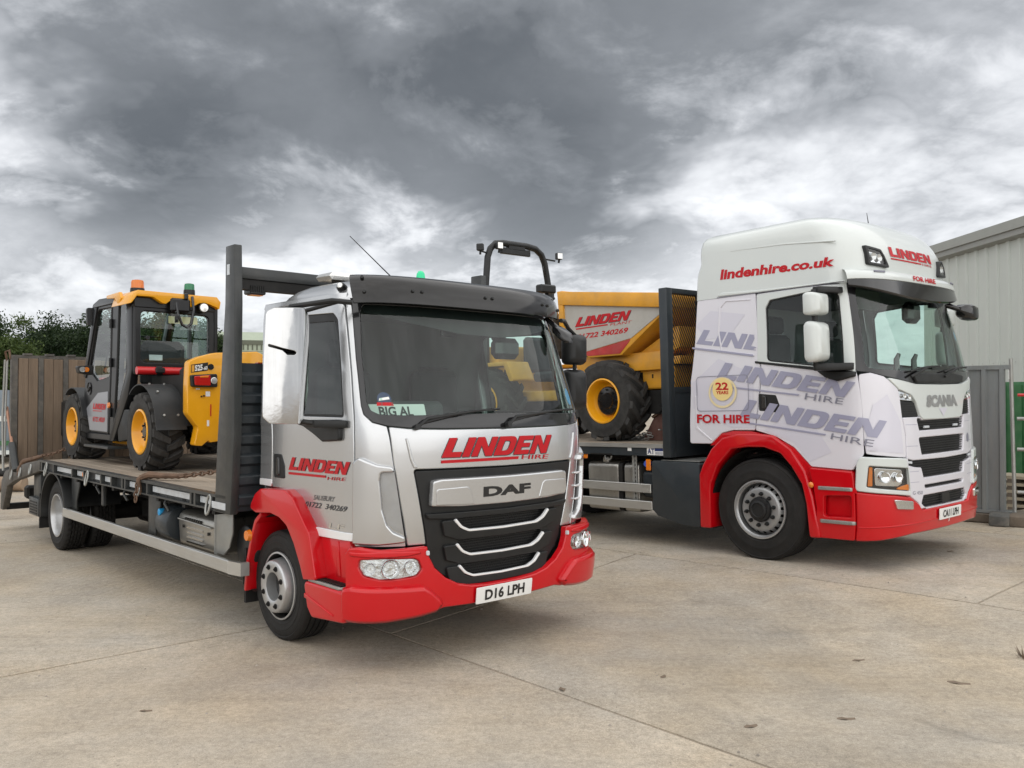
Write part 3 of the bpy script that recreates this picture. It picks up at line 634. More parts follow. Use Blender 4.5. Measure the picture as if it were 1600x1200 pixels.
    w.loft([[(x, s*.45, z) for x, z in ring], [(x, s*1.06, z) for x, z in ring]], closed=False); w.build('wheel_well', CHASS, D)
    MB().box((-.47, s*.78, .20), (-.44, s*1.08, .62)).build('mud_flap', RUBBER, D)
for s in (-1, 1): daf_side(s)
# front
panel('front_panel', S_, rnd([(-.905, 1.598), (-.882, 1.378), (-.828, 1.096), (-.765, .812), (-.633, .812), (-.695, 1.101), (-.742, 1.314), (0, 1.306), (.742, 1.314), (.695, 1.101), (.633, .812), (.765, .812), (.828, 1.096), (.882, 1.378), (.905, 1.598), (.772, 1.584), (.525, 1.576), (0, 1.571), (-.525, 1.576), (-.772, 1.584)], [.01, .1, .1, .01, .01, .1, .02, 0, .02, .1, .01, .01, .1, .1, .01, .1, .1, .1, .1, .1]), SILVER, cabD, bev=.010, t=.03)
for s in (-1, 1): panel('panel_crease', S_, rnd([(s*.745, 1.325), (s*.770, 1.385), (s*.800, 1.52), (s*.785, 1.52), (s*.745, 1.37), (s*.715, 1.325)], .01), SILVER, cabD, bev=.006, t=.012, off=.009)
WSO = [(-1.02, 2.47), (-1.032, 2.40), (-1.058, 2.048), (-1.069, 1.731), (-1.058, 1.674), (-1.005, 1.626), (-.91, 1.602), (-.772, 1.588), (-.525, 1.580), (0, 1.575)]
WSG = [(-.955, 2.42), (-.978, 2.365), (-1.016, 2.094), (-1.029, 1.765), (-1.012, 1.704), (-.953, 1.676), (-.758, 1.670), (0, 1.680)]
full = lambda P: P+[(-u, z) for u, z in reversed(P) if abs(u) > 1e-6]
wseal = panel('windscreen_surround', S_, rnd(full(WSO), .03), BLACKG, cabD, [rnd(full(WSG), .04)], bev=.004, t=.016, off=-.002)
panel('windscreen', S_, full([(-.99, 2.45), (-1.02, 2.09), (-1.035, 1.76), (-1.02, 1.70), (-.955, 1.668), (0, 1.665)]), WSGLASS, cabD, sheet=True, off=-.010, g=.07)
# roof: rings of the plan rising into a low dome
def ring(xf, w, a, n, xr, z, rr=.10, N=20):
    P = []
    for k in range(-N, N+1):
        p = math.pi/2*k/N; P.append((xf-a+a*abs(math.cos(p))**(2/n), w*math.copysign(abs(math.sin(p))**(2/n), p), z))
    q = [(xf-a-(xf-a-xr-rr)*t, w) for t in (.25, .5, .75, 1)]+[(xr+rr-rr*math.sin(t), w-rr+rr*math.cos(t)) for t in (R(30), R(60), R(90))]
    P += [(x, y, z) for x, y in q]+[(xr, y, z) for y in (w*.45, 0, -w*.45)]+[(x, -y, z) for x, y in reversed(q)]
    return P
rb = MB(); rs = [(2.465, 1.022, .990, -.115), (2.50, .995, .978, -.10), (2.535, .95, .955, -.075), (2.575, .90, .91, -.03), (2.61, .82, .84, .03), (2.635, .72, .73, .10), (2.65, .55, .55, .2), (2.658, .3, .25, .28)]
rings = [ring(xf, w, min(.45, xf-xr-.02), 3., xr, z, min(.09, w*.3)) for z, xf, w, xr in rs]; rb.loft(rings, cap1=True); rb.build('roof', SILVER, cabD, smooth=50)
# rear wall and lower shell, interior
MB().box((-.255, -1.02, .98), (-.235, 1.02, 1.7)).prism([(-.235, 1.7), (-.255, 1.7), (-.115, 2.47), (-.095, 2.47)], 'y', -1.0, 1.0).build('rear_wall', SILVER, cabD)
MB().box((-.23, -1.0, .90), (1.0, 1.0, .96)).box((.95, -.95, .60), (1.0, .95, 1.0)).build('cab_floor', CABIN, cabD)
MB().prism([(-.20, .96), (-.16, .96), (-.16, 1.7), (-.05, 2.42), (-.09, 2.42), (-.20, 1.7)], 'y', -.98, .98).box((-.05, -.94, 2.40), (.72, .94, 2.43)).build('cab_lining', CABIN, cabD)
dsh = MB().prism(rnd([(.62, 1.2), (1.10, 1.2), (1.14, 1.56), (1.10, 1.645), (.84, 1.65), (.68, 1.60)], .04), 'y', -.80, .80); dsh.prism([(.62, 1.3), (.98, 1.3), (.98, 1.64), (.68, 1.60)], 'y', -.93, .93); dsh.build('dashboard', CABINL, cabD, bevel=.02)
MB().prism(rnd([(.66, 1.6), (.92, 1.6), (.90, 1.74), (.84, 1.77), (.70, 1.68)], .05), 'y', .30-1.0, .05-.25).build('instrument_hood', CABIN, cabD, bevel=.02)
sw = MB(); c = Vector((.52, -.45, 1.60)); ax = Vector((-.55, 0, .83)).normalized(); a = Vector((0, 1, 0)); b_ = ax.cross(a)
sw.tube([c+(a*math.cos(t)+b_*math.sin(t))*.225 for t in [2*math.pi*k/32 for k in range(32)]], .016, 8, True); sw.cyl(c-ax*.02, c+ax*.02, .07, n=16); sw.tube([c-a*.22, c, c+a*.22], .015); sw.tube([c, c-b_*.22], .015); sw.build('steering_wheel', CABIN, cabD, smooth=40)
for y in (-.45, .45):
    MB().box((-.05, y-.25, 1.22), (.45, y+.25, 1.38), ch=.04).box((-.14, y-.24, 1.36), (.0, y+.24, 2.02), ch=.05).box((-.12, y-.13, 2.03), (-.03, y+.13, 2.24 if y < 0 else 2.05), ch=.03).build('seat', SEAT, cabD, smooth=30)
# sun visor
def vis(off_t): return [[S_.pt(u, z, o) for u in np.linspace(-1.0, 1.0, 41)] for z, o in off_t]
vo = [(2.395, .085), (2.43, .095), (2.48, .105), (2.53, .105), (2.575, .09), (2.605, .06), (2.622, .02), (2.628, -.04)]
vb = MB().loft(vis(vo), closed=False); n_ = len(vb.V); vb.loft(vis([(z, o-.014) for z, o in vo]), closed=False)
vb.F += [(k, n_+k, n_+k+1, k+1) for k in range(40)]; visor = vb.build('sun_visor', SMOKE, cabD, smooth=50)
vd = MB()
for u in (-.62, -.55, .02, .09, .66, .73, -.93, .93):
    for z in ((2.475,) if abs(u) < .9 else (2.46, 2.56)): p = S_.pt(u, z, .10); q = S_.nrm(u, z); vd.cyl(p, p+q*.016, .014, .010, 12)
vd.build('visor_bolts', BLACKP, visor, smooth=40)
# grille surround with three mesh openings
op = lambda z, a: rnd([(-a-.045, z+.075), (-a, z+.035), (-a+.06, z+.010), (0, z), (a-.06, z+.010), (a, z+.035), (a+.045, z+.075), (a+.02, z+.115), (-a-.02, z+.108)], [.01, .03, .03, .2, .03, .03, .01, .01, .01])
GO = rnd([(-.738, 1.305), (0, 1.297), (.738, 1.305), (.69, 1.101), (.628, .815), (.622, .745), (.583, .670), (.500, .598), (.39, .545), (.29, .522), (.14, .510), (-.14, .510), (-.29, .522), (-.39, .545), (-.500, .598), (-.583, .670), (-.622, .745), (-.628, .815), (-.69, 1.101)], .02)
ops = [op(.882, .39), op(.712, .36), op(.562, .33)]
gr = panel('grille', S_, GO, BLACKP, cabD, ops, t=.05, bev=.006, off=-.004, g=.06, d=.04)
panel('grille_back', S_, [(-.6, .53), (.6, .53), (.6, 1.0), (-.6, 1.0)], WIPE, gr, sheet=True, off=-.05)
gm = MB()
for o_ in ops:
    zs = [p[1] for p in o_]; z = min(zs); r_ = 0
    while z < max(zs)+.01:
        row = [(u, z) for u in np.linspace(-.46, .46, 24)]; gm.tube([S_.pt(u, z, -.028) for u, z in row], .0028, 4)
        for k in range(46):
            u = -.46+.02*k+(.01 if r_ % 2 else 0)
            if inside(u, z+.009, o_): gm.tube([S_.pt(u, z, -.028), S_.pt(u, z+.018, -.028)], .0024, 4, caps=False)
        z += .018; r_ += 1
gmo = gm.build('grille_mesh', BLACKP, gr); gmo['kind'] = 'stuff'
for o_, zt in zip(ops, (.882, .712, .562)):
    a = {.882: .39, .712: .36, .562: .33}[zt]
    ln = rnd([(-a-.052, zt+.078), (-a, zt+.026), (-a+.07, zt-.003), (0, zt-.010), (a-.07, zt-.003), (a, zt+.026), (a+.052, zt+.078)], [0, .09, .09, .2, .09, .09, 0], 6)
    up = [(u*.975, z+.013) for u, z in reversed(ln)]; up = [(math.copysign(max(0, abs(u)-.004), u), z) for u, z in up]
    panel('grille_trim', S_, ln+up, TRIM, gr, t=.022, bev=.004, off=.025, d=.03)
    big = rnd([(-a-.15, zt+.085), (-a-.12, zt-.02), (-a, zt-.055), (0, zt-.062), (a, zt-.055), (a+.12, zt-.02), (a+.15, zt+.085), (a+.06, zt+.085), (a, zt+.024), (a-.07, zt-.005), (0, zt-.012), (-a+.07, zt-.005), (-a, zt+.024), (-a-.06, zt+.085)], .02)
    panel('grille_bar', S_, big, BLACKP, gr, t=.03, bev=.008, off=.020, d=.04)
bd = panel('badge_bar', S_, rnd([(-.628, 1.070), (-.40, 1.056), (0, 1.050), (.40, 1.056), (.60, 1.070), (.622, 1.10), (.612, 1.236), (.56, 1.247), (0, 1.243), (-.56, 1.247), (-.622, 1.236), (-.628, 1.10)], .02), SILVER, cabD, t=.05, bev=.012, off=.045, g=.06)
for s in (-1, 1): panel('badge_wing', S_, rnd([(s*.30, 1.066), (s*.60, 1.078), (s*.60, 1.185), (s*.36, 1.19), (s*.335, 1.17)], [.01, .01, .02, .04, .03]), SILVER, bd, t=.012, bev=.006, off=.050, d=.03)
panel('grille_lip', S_, rnd([(-.66, 1.022), (0, 1.012), (.66, 1.022), (.64, .985), (.5, .975), (0, .970), (-.5, .975), (-.64, .985)], .02), BLACKP, gr, t=.03, bev=.01, off=.022)
print_on('badge_lettering', S_, text('DAF', .05), quad((-.225, 1.108), (.215, 1.108), (.215, 1.178), (-.225, 1.178)), PRINTK, bd, .047)
# bumper
lampo = rnd([(1.118, .745), (1.122, .70), (1.09, .650), (.985, .622), (.856, .620), (.738, .630), (.700, .667), (.720, .722), (.75, .737), (.973, .750)], [.02, .03, .04, .05, .05, .03, .02, .02, .01, .2])
BO = [(1.20, .815), (1.236, .78), (1.236, .36), (1.115, .358), (.856, .372), (.60, .372), (.523, .388), (.285, .378), (0, .376)]
UO = [(0, .497), (.15, .498), (.30, .510), (.41, .536), (.515, .590), (.60, .664), (.64, .742), (.652, .806), (.66, .810), (.97, .806), (1.13, .824)]
fullB = BO+[(-u, z) for u, z in reversed(BO[:-1])]+[(-u, z) for u, z in reversed(UO)]+UO[1:]
panel('bumper', BU, rnd(fullB, .012), REDP, D, [lampo, mir(lampo)], bev=.012, t=.05, g=.06, d=.04)
for s in (-1, 1):
    q = lambda P: [(s*u, z) for u, z in P]
    panel('bumper_corner', BU, q(rnd([(1.225, .350), (1.24, .42), (1.235, .565), (1.16, .586), (.856, .573), (.70, .566), (.64, .528), (.575, .468), (.545, .425), (.60, .382), (.72, .366), (.95, .352)], [.05, .05, .04, .03, .1, .05, .04, .04, .03, .05, .1, .1])), REDP, D, bev=.034, t=.08, off=.052, g=.05, d=.03)
    panel('lamp_brow', BU, q(rnd([(1.19, .768), (1.19, .795), (.95, .798), (.72, .788), (.70, .768), (.80, .757), (.95, .757)], .012)), REDP, D, bev=.010, t=.04, off=.011, d=.03)
    lamp = panel('headlight', BU, q(lampo), BOWL, D, sheet=True, off=-.022, g=.05)
    for k, (u, z, rr_) in enumerate(((1.045, .69, .038), (.915, .685, .058), (.775, .684, .046))):
        p = BU.pt(s*u, z, -.030); nn = BU.nrm(s*u, z)
        MB().lathe([(rr_, .045), (rr_*.99, .040), (rr_*.86, .018), (rr_*.6, .004), (rr_*.3, .0), (0, -.002)], p, nn, 16).build('reflector', CHROME, lamp, smooth=12)
        MB().cyl(p, p+nn*.026, rr_*.24, rr_*.16, 14).build('bulb', CHROME, lamp, smooth=40)
    MB().lathe([(.062, .048), (.060, .052), (.056, .046)], BU.pt(s*.915, .685, -.038), BU.nrm(s*.915, .685), 32).build('lamp_ring', CHROME, lamp, smooth=50)
    panel('lamp_cover', BU, q(lampo), CLEARG, lamp, sheet=True, off=.004)
    panel('sensor', BU, q(rnd([(.645, .752), (.668, .752), (.668, .782), (.645, .782)], .008)), REFLW, D, bev=.003, t=.02, off=.012)
plate('number_plate', BU, -.015, .435, .52, .111, 'D16 LPH', D, off=.022)
MB().box((1.0, -.9, .40), (1.22, .9, .62)).build('front_beam', CHASS, D)
# wipers and scuttle
sc = MB()
for (u0, z0, u1, z1) in ((-.70, 1.61, -.03, 1.70), (.05, 1.615, .78, 1.69)):
    sc.tube([S_.pt(u0+(u1-u0)*t, z0+(z1-z0)*t+.02*math.sin(math.pi*t), .028) for t in np.linspace(0, 1, 9)], .008, 6)
    sc.tube([S_.pt(u0-.02, z0-.02, .03), S_.pt(u0+.05, z0+.03, .04), S_.pt((u0+u1)/2, (z0+z1)/2+.02, .035)], .011, 6); sc.cyl(S_.pt(u0-.02, z0-.02, 0), S_.pt(u0-.02, z0-.02, .04), .02, n=12)
sc.build('wipers', BLACKP, cabD, smooth=40)
# mirrors
def mirror_heads(parent, x0, yc, hw, heads, m, depth=.13, nm='mirror_housing'):
    """mirror heads: rounded shells facing forward, glass on the rear"""
    for z0, z1 in heads:
        b = MB(); rg = []; zc, hz = (z0+z1)/2, (z1-z0)/2
        for x_, k in ((0, .90), (.02, .98), (.05, 1), (depth*.6, .95), (depth*.85, .82), (depth, .55)):
            rg.append([(x0+x_, yc+hw*sx*k, zc+hz*sz*(.15+.85*k)) for sx, sz in rnd([(-1, -1), (1, -1), (1, 1), (-1, 1)], .32, 4)])
        b.loft(rg, cap1=True); h = b.build(nm, m, parent, smooth=50)
        MB().loft([[(x0+.004, yc+hw*sx*.9, zc+hz*sz*.9) for sx, sz in rnd([(-1, -1), (1, -1), (1, 1), (-1, 1)], .3, 4)]], cap0=True).build('mirror_glass', CHROME, h)
def daf_mirror(s):
    m = sub('mirror', cabD); yc = s*(1.345 if s < 0 else 1.42)
    a = MB().tube([(.93, s*.99, 2.42), (.86, s*1.10, 2.43), (.70, s*1.32, 2.385), (.68, yc, 2.34), (.675, yc, 1.70), (.70, s*1.30, 1.635), (.80, s*1.15, 1.61), (.90, s*1.04, 1.60)], .018, 8)
    a.tube([(.80, s*1.0, 2.44), (.66, s*1.22, 2.36)], .014); a.build('mirror_arm', BLACKP, m, smooth=40)
    panel('arm_mount', S_, [(s*u, z) for u, z in rnd([(1.275, 1.50), (1.50, 1.485), (1.62, 1.535), (1.76, 1.585), (1.86, 1.60), (1.86, 1.625), (1.262, 1.64)], .03)], BLACKP, m, bev=.012, t=.03, off=.03)
    MB().prism(rnd([(.66, s*1.04), (.95, s*1.03), (.98, s*1.06), (.80, s*1.20), (.66, s*1.20)], .03), 'z', 1.585, 1.635).build('arm_foot', BLACKP, m, bevel=.012)
    mirror_heads(m, .62, yc, .112 if s < 0 else .118, ((2.075, 2.345), (1.685, 2.035)), BLACKP)
    if s < 0:      # polished guard over the front of the two heads
        class Bow:
            def pt(q, u, z, off=0.):
                v = (u+1.375)/.17; return Vector((.755+.035*(1-abs(v)**2.6)+off, u, z))
            def nrm(q, u, z):
                e = .004; return (q.pt(u+e, z)-q.pt(u-e, z)).cross(q.pt(u, z+e)-q.pt(u, z-e)).normalized()
        gO = rnd([(-1.541, 1.66), (-1.50, 1.618), (-1.29, 1.612), (-1.262, 1.645), (-1.215, 1.845), (-1.212, 2.325), (-1.25, 2.378), (-1.475, 2.362), (-1.525, 2.335), (-1.537, 2.03)], [.03, .03, .03, .03, .1, .04, .04, .04, .04, .1])
        panel('mirror_guard', Bow(), gO, POLISH, m, [rnd([(-1.510, 2.128), (-1.42, 2.104), (-1.335, 2.090), (-1.315, 2.076), (-1.335, 2.063), (-1.385, 2.062), (-1.42, 2.09), (-1.51, 2.112)], .008)], t=.004, bev=.003, g=.035, d=.02)
for s in (-1, 1): daf_mirror(s)
km = MB(); rg = []
for t_, k in ((0, .3), (.03, .8), (.10, 1), (.17, .95), (.21, .5)): rg.append([(1.00+t_*.75, .84+y*.055*k+t_*.15, 2.35-t_*.50+z*.045*k) for y, z in rnd([(-1, -1), (1, -1), (1, 1), (-1, 1)], .6, 4)])
km.loft(rg, cap0=True, cap1=True); km.tube([(.93, .82, 2.43), (1.04, .85, 2.34)], .02); km.build('kerb_mirror', BLACKG, cabD, smooth=50)
hp_ = rnd([(-.95, 2.44), (.95, 2.44), (.97, 2.36), (.6, 2.30), (.2, 2.255), (-.2, 2.265), (-.6, 2.32), (-.97, 2.385)], .05); panel('header_shade', S_, hp_, BLACKP, cabD, sheet=True, off=-.05)
# inside things hung on the glass: dark camera pod, tax disc
MB().box((.86, .28, 2.22), (.98, .36, 2.40), ch=.02).box((.93, .20, 2.08), (1.06, .44, 2.24), ch=.04).build('camera_pod', BLACKG, cabD, smooth=30)
MB().box((.80, -.16, 2.24), (.84, -.02, 2.40), ch=.01).build('interior_mirror', BLACKG, cabD)
print_on('round_sticker', S_, disc(), quad((.815, 1.735), (.905, 1.735), (.905, 1.865), (.815, 1.865)), BLUES, cabD, -.012)
print_on('round_badge', S_, disc(), quad((-.955, 1.735), (-.86, 1.735), (-.86, 1.825), (-.955, 1.825)), NAVY, cabD, -.012)
print_on('badge_band', S_, strip_rect(4), quad((-.965, 1.735), (-.85, 1.735), (-.855, 1.758), (-.96, 1.758)), VINYL, cabD, -.0105)
print_on('badge_script', S_, strip_rect(4), quad((-.945, 1.768), (-.872, 1.778), (-.875, 1.795), (-.94, 1.785)), PLATEW, cabD, -.0105)
# roof fittings
lb = MB().box((-.05, -.72, 2.68), (.20, .2, 2.735), ch=.025); lbo = lb.build('light_bar', CLEARL, cabD, smooth=30)
MB().box((.0, -.6, 2.63), (.14, -.5, 2.69)).box((.0, .0, 2.63), (.14, .1, 2.69)).build('bar_bracket', BLACKP, lbo)
MB().lathe([(0, .135), (.018, .13), (.032, .11), (.038, .07), (.04, .03)], (.32, .02, 2.665), (0, 0, 1), 20).build('roof_beacon', GREENL, cabD, smooth=60)
MB().lathe([(.046, .03), (.048, 0), (.048, -.03)], (.32, .02, 2.665), (0, 0, 1), 20).build('beacon_base', BLACKP, cabD, smooth=40)
MB().tube([(.20, -.05, 2.65), (.20, -.56, 3.02)], [.006, .003], 5).build('aerial', PRINTK, cabD)
MB().tube([(.2, -.03, 2.64), (.2, -.06, 2.70)], .012).build('aerial_base', BLACKP, cabD)
MB().box((.3, .30, 2.66), (.36, .46, 2.70), ch=.01).box((.31, .42, 2.65), (.35, .45, 2.72)).build('roof_bracket', BLACKP, cabD)
MB().lathe([(0, .04), (.02, .037), (.032, .02), (.036, -.02)], (.70, -.93, 2.545), (.5, -.75, .35), 16).build('roof_side_lamp', BLACKP, cabD, smooth=50)
MB().lathe([(0, .044), (.012, .043), (.02, .038)], (.70, -.93, 2.545), (.5, -.75, .35), 14).build('side_lamp_lens', CLEARL, cabD, smooth=50)
# lettering on the cab
def logo_on(S, BL, BR, TR, TL, parent, m=VINYL, shadow=True, word='HIRE', hire=None, bar=None, hm=VINYL, off=.0035, clip=None):
    if shadow:
        d = .0055; print_on('lettering_shade', S, logo(), quad(*[(p[0]+d*(1 if BR[0] > BL[0] else -1), p[1]-d) for p in (BL, BR, TR, TL)]), VINYLD, parent, off, clip)
    print_on('lettering', S, logo(), quad(BL, BR, TR, TL), m, parent, off+.0015, clip)
    if bar: print_on('lettering_bar', S, strip_rect(8), quad(*bar), m, parent, off, clip)
    if hire: print_on('lettering_small', S, text(word, .0), quad(*hire), hm, parent, off, clip)
logo_on(S_, (-2.005, 1.264), (-1.228, 1.276), (-1.183, 1.363), (-1.953, 1.357), D, bar=((-2.005, 1.231), (-1.483, 1.240), (-1.483, 1.256), (-2.005, 1.248)), hire=((-1.462, 1.228), (-1.236, 1.236), (-1.226, 1.258), (-1.455, 1.250)), shadow=False, hm=VINYL)
print_on('town_lettering', S_, text('SALISBURY', 0), quad((-1.640, 1.080), (-1.370, 1.086), (-1.356, 1.122), (-1.626, 1.113)), DOORT, D)
print_on('telephone_lettering', S_, text('01722  340269', .012), quad((-1.758, 1.022), (-1.220, 1.033), (-1.200, 1.071), (-1.742, 1.060)), DOORT, D)
print_on('model_lettering', S_, text('LF', 0), quad((-1.42, .906), (-1.235, .914), (-1.225, .947), (-1.41, .940)), CHROME, D)
logo_on(S_, (-.546, 1.386), (.415, 1.380), (.483, 1.512), (-.478, 1.516), D, bar=((-.546, 1.348), (.13, 1.348), (.135, 1.368), (-.546, 1.368)), hire=((.165, 1.345), (.435, 1.337), (.447, 1.368), (.172, 1.375)))
# ---- chassis and wheels
for s in (-1, 1):
    wheel(D, 0, 1.03, s, .403, .242, .26, 'front'); wheel(D, -5.25, 1.165, s, .41, .245, .25, 'rear')
    wheel(D, -5.25, .87, s, .41, .245, .25, 'rear', name='inner_wheel')
ch = MB()
for s in (-1, 1): ch.box((-6.9, s*.36, .62), (1.0, s*.44, .86))
for x in (-6.8, -5.9, -4.5, -3.3, -2.2, -1.2, -.3, .6): ch.box((x, -.36, .66), (x+.08, .36, .82))
ch.cyl((-5.25, -1.0, .41), (-5.25, 1.0, .41), .11, n=14).cyl((0, -.95, .40), (0, .95, .40), .08, n=14).box((-5.45, -.25, .25), (-5.0, .25, .6), ch=.08).tube([(-4.9, 0, .45), (-1.2, 0, .6)], .05)
ch.box((-.2, -.45, .45), (.95, .45, 1.0)).box((-1.6, .5, .45), (-.9, 1.1, .86), ch=.04).box((-4.3, .55, .45), (-3.4, 1.0, .86))
ch.build('chassis', CHASS, D)
for x in [-5.6, -5.0, -4.4, -3.8, -3.2, -2.6, -2.0, -1.4, -.8]: MB().box((x, -1.2, .86), (x+.06, 1.2, .93)).build('cross_member', CHASS, D)
# fuel tank, stanchions, guards
tk = MB().prism(rnd([(-1.08, .50), (-.62, .50), (-.62, .80), (-1.10, .80)], [.04, .04, .06, .10], 5), 'x', -1.76, -.93).build('fuel_tank', STAIN, D, bevel=.02, seg=3)
lv = MB()
for k in range(4): lv.box((-1.56, -1.098, .535+.04*k), (-1.22, -1.086, .55+.04*k))
lv.build('tank_louvres', POLISH, tk)
lv = MB()
for k in range(8): lv.cyl((-1.58+.045*k, -1.088, .735), (-1.58+.045*k, -1.106, .735), .012, n=8)
lv.cyl((-1.63, -1.08, .665), (-1.63, -1.106, .665), .014, n=8).cyl((-1.10, -1.08, .655), (-1.10, -1.106, .655), .014, n=8); lv.build('tank_holes', PRINTK, tk)
MB().tube([(-1.72, -1.108, .725), (-1.02, -1.108, .712)], .008).build('tank_seam', STAIN, tk)
for x0, x1 in ((-.92, -.66),):
    MB().prism([(x0, .53), (x1-.1, .53), (x1, .60), (x1+.06, .72), (x1+.06, .90), (x0, .90)], 'y', -1.12, -1.105).box((x0-.02, -1.12, .5), (x0+.03, -1.02, .9)).build('tank_bracket', GALV, D, bevel=.004)
MB().cyl((-.50, -.80, .62), (-.50, -1.06, .62), .17, n=24).build('air_reservoir', BLACKP, D, bevel=.02)
MB().cyl((-2.1, -1.02, .66), (-1.82, -1.02, .66), .16, n=20).build('filler_tank', GREYB, D, bevel=.02)
MB().cyl((-2.02, -1.12, .755), (-2.02, -1.17, .755), .032, n=14).build('filler_cap', BLUES, D, bevel=.006)
for x in (-2.39, -4.81):
    MB().prism([(x, .52), (x+.19, .52), (x+.19, .62), (x+.30, .80), (x+.30, .90), (x, .90)], 'y', -1.13, -1.115).box((x, -1.13, .5), (x+.02, -1.05, .9)).build('guard_stanchion', GREYP, D, bevel=.003)
for s in (-1, 1):
    MB().box((-4.89, s*1.16, .43), (-.50, s*1.20, .53), ch=.006).prism([(-.50, s*1.20), (-.34, s*1.17), (-.34, s*1.10), (-.38, s*1.10), (-.38, s*1.14), (-.50, s*1.16)], 'z', .43, .53).build('side_guard', ALU, D)
    # rear mudguard, flap, locker
    P = [(-5.25+.52*math.cos(t), .42+.50*math.sin(t)) for t in [R(190)-R(176)*k/16 for k in range(17)]]; Q = [(-5.25+.49*math.cos(t), .42+.47*math.sin(t)) for t in [R(190)-R(176)*k/16 for k in range(17)]]
    g = MB(); g.prism(P+Q[::-1], 'y', s*.60, s*1.22); g.build('rear_mudguard', BLACKP, D, bevel=.008)
    MB().box((-5.80, s*.85, .20), (-5.77, s*1.22, .62)).build('mud_flap', RUBBER, D)
    lk = MB().box((-6.36, s*.85, .32), (-5.92, s*1.20, .54)).build('tail_lamp_box', GREYP, D, bevel=.008)
    lk2 = MB()
    for k in range(5): lk2.box((-6.30, s*1.20, .345+.034*k), (-5.98, s*1.206, .358+.034*k))
    lk2.build('box_louvres', CHASS, lk)
    MB().box((-6.30, s*.90, .54), (-5.98, s*1.16, .90)).build('lamp_bracket', GREYP, D, bevel=.006)
# ---- deck: boards, steel side rails with bays
for k in range(16):
    y = -1.17+.1465*k; MB().box((-5.66, y, 1.0), (-.44, y+.1425, 1.034+.002*(k % 3)), ch=.004).build('deck_board', DECKW, D)
for s in (-1, 1):
    rl = MB().box((-5.68, s*1.18, 1.012), (-.44, s*1.25, 1.036)).box((-5.68, s*1.18, .905), (-.44, s*1.25, .918)).box((-5.68, s*1.185, .918), (-.44, s*1.195, 1.012))
    for x in (-5.62, -5.12, -4.40, -3.98, -3.42, -3.10, -2.78, -2.70, -2.30, -2.12, -1.13, -1.05, -.72): rl.box((x, s*1.19, .918), (x+.035, s*1.247, 1.012))
    ro = rl.build('side_rail', GREYP, D)
    for a, b in ((-5.07, -4.43), (-4.30, -4.0), (-3.68, -3.48), (-3.37, -3.13), (-2.65, -2.36), (-2.05, -1.20), (-1.0, -.80)): MB().box((a, s*1.195, .940), (b, s*1.212, .990)).build('reflector_strip', REFLW, ro)
    for x in (-4.06, -1.165): MB().box((x, s*1.195, .938), (x+.07, s*1.235, .990), ch=.008).build('side_lamp', AMBER, ro)
    for x in (-5.36, -3.80, -2.28, -.72):
        ln_ = [(x-.012+.035*math.sin(t), s*(1.245+.028*(1-math.cos(t))/2), .945+.075*math.cos(t)) for t in [2*math.pi*k/18 for k in range(18)]]
        MB().tube(ln_, .010, 8, True).build('lashing_ring', GALV, ro, smooth=50)
    for x in (-3.62, -2.80, -1.75): MB().tube([(x, s*1.19, .92), (x+.01, s*1.22, .86), (x+.06, s*1.2, .80)], .013).build('rope_hook', GREYP, ro, smooth=40)
MB().box((-3.66, -1.16, .66), (-3.60, -1.12, .90), ch=.01).build('drop_arm', GREYP, D)
MB().box((-5.7, -1.18, .93), (-.44, 1.18, .998)).build('deck_frame', CHASS, D)
# ---- headboard
hb = sub('headboard', D)
for s in (-1, 1):
    MB().prism([(-.445, .90), (-.355, .90), (-.300, 1.5), (-.300, 2.0), (-.295, 2.5), (-.315, 2.945), (-.465, 2.945), (-.470, 2.5), (-.53, 2.0), (-.60, 1.4), (-.64, .90)], 'y', s*1.185, s*1.25).build('headboard_post', GREYP, hb, bevel=.008)
    MB().box((-.43, s*1.249, 2.72), (-.385, s*1.254, 2.80)).build('post_window', REFLW, hb)
    MB().box((-.68, s*1.25, .928), (-.435, s*1.254, .980)).build('post_reflector', REFLW, hb)
MB().box((-.44, -1.186, 2.695), (-.345, 1.186, 2.785)).build('top_beam', GREYP, hb, bevel=.01)
MB().box((-.44, -1.186, 2.615), (-.36, 1.186, 2.692)).build('under_beam', CHASS, hb)
zz = .93; pn = MB(); prof = [(-.36, .92)]
for k in range(7):
    z = .95+.155*k; prof += [(-.36, z), (-.335, z+.022), (-.335, z+.075), (-.36, z+.10)]
prof += [(-.36, 2.05), (-.40, 2.05), (-.40, .92)]
MB().prism(prof, 'y', -1.186, 1.186).build('headboard_panel', GREYB, hb)
tp = MB()
for k in range(16):
    if k % 2: tp.box((-.405, -1.18+.147*k, 2.051), (-.35, -1.18+.147*(k+1), 2.058))
tp.build('red_tape', REDL, hb)
wl = MB().box((-.47, -1.10, 2.585), (-.36, -.965, 2.655), ch=.008).build('work_lamp', GREYP, hb)
f_ = MB()
for k in range(7): f_.box((-.358, -1.095+.018*k, 2.60), (-.352, -1.085+.018*k, 2.65))
f_.build('lamp_fins', CHASS, wl); MB().box((-.45, -1.08, 2.578), (-.38, -.98, 2.584)).build('lamp_lens', AMBERB, wl)
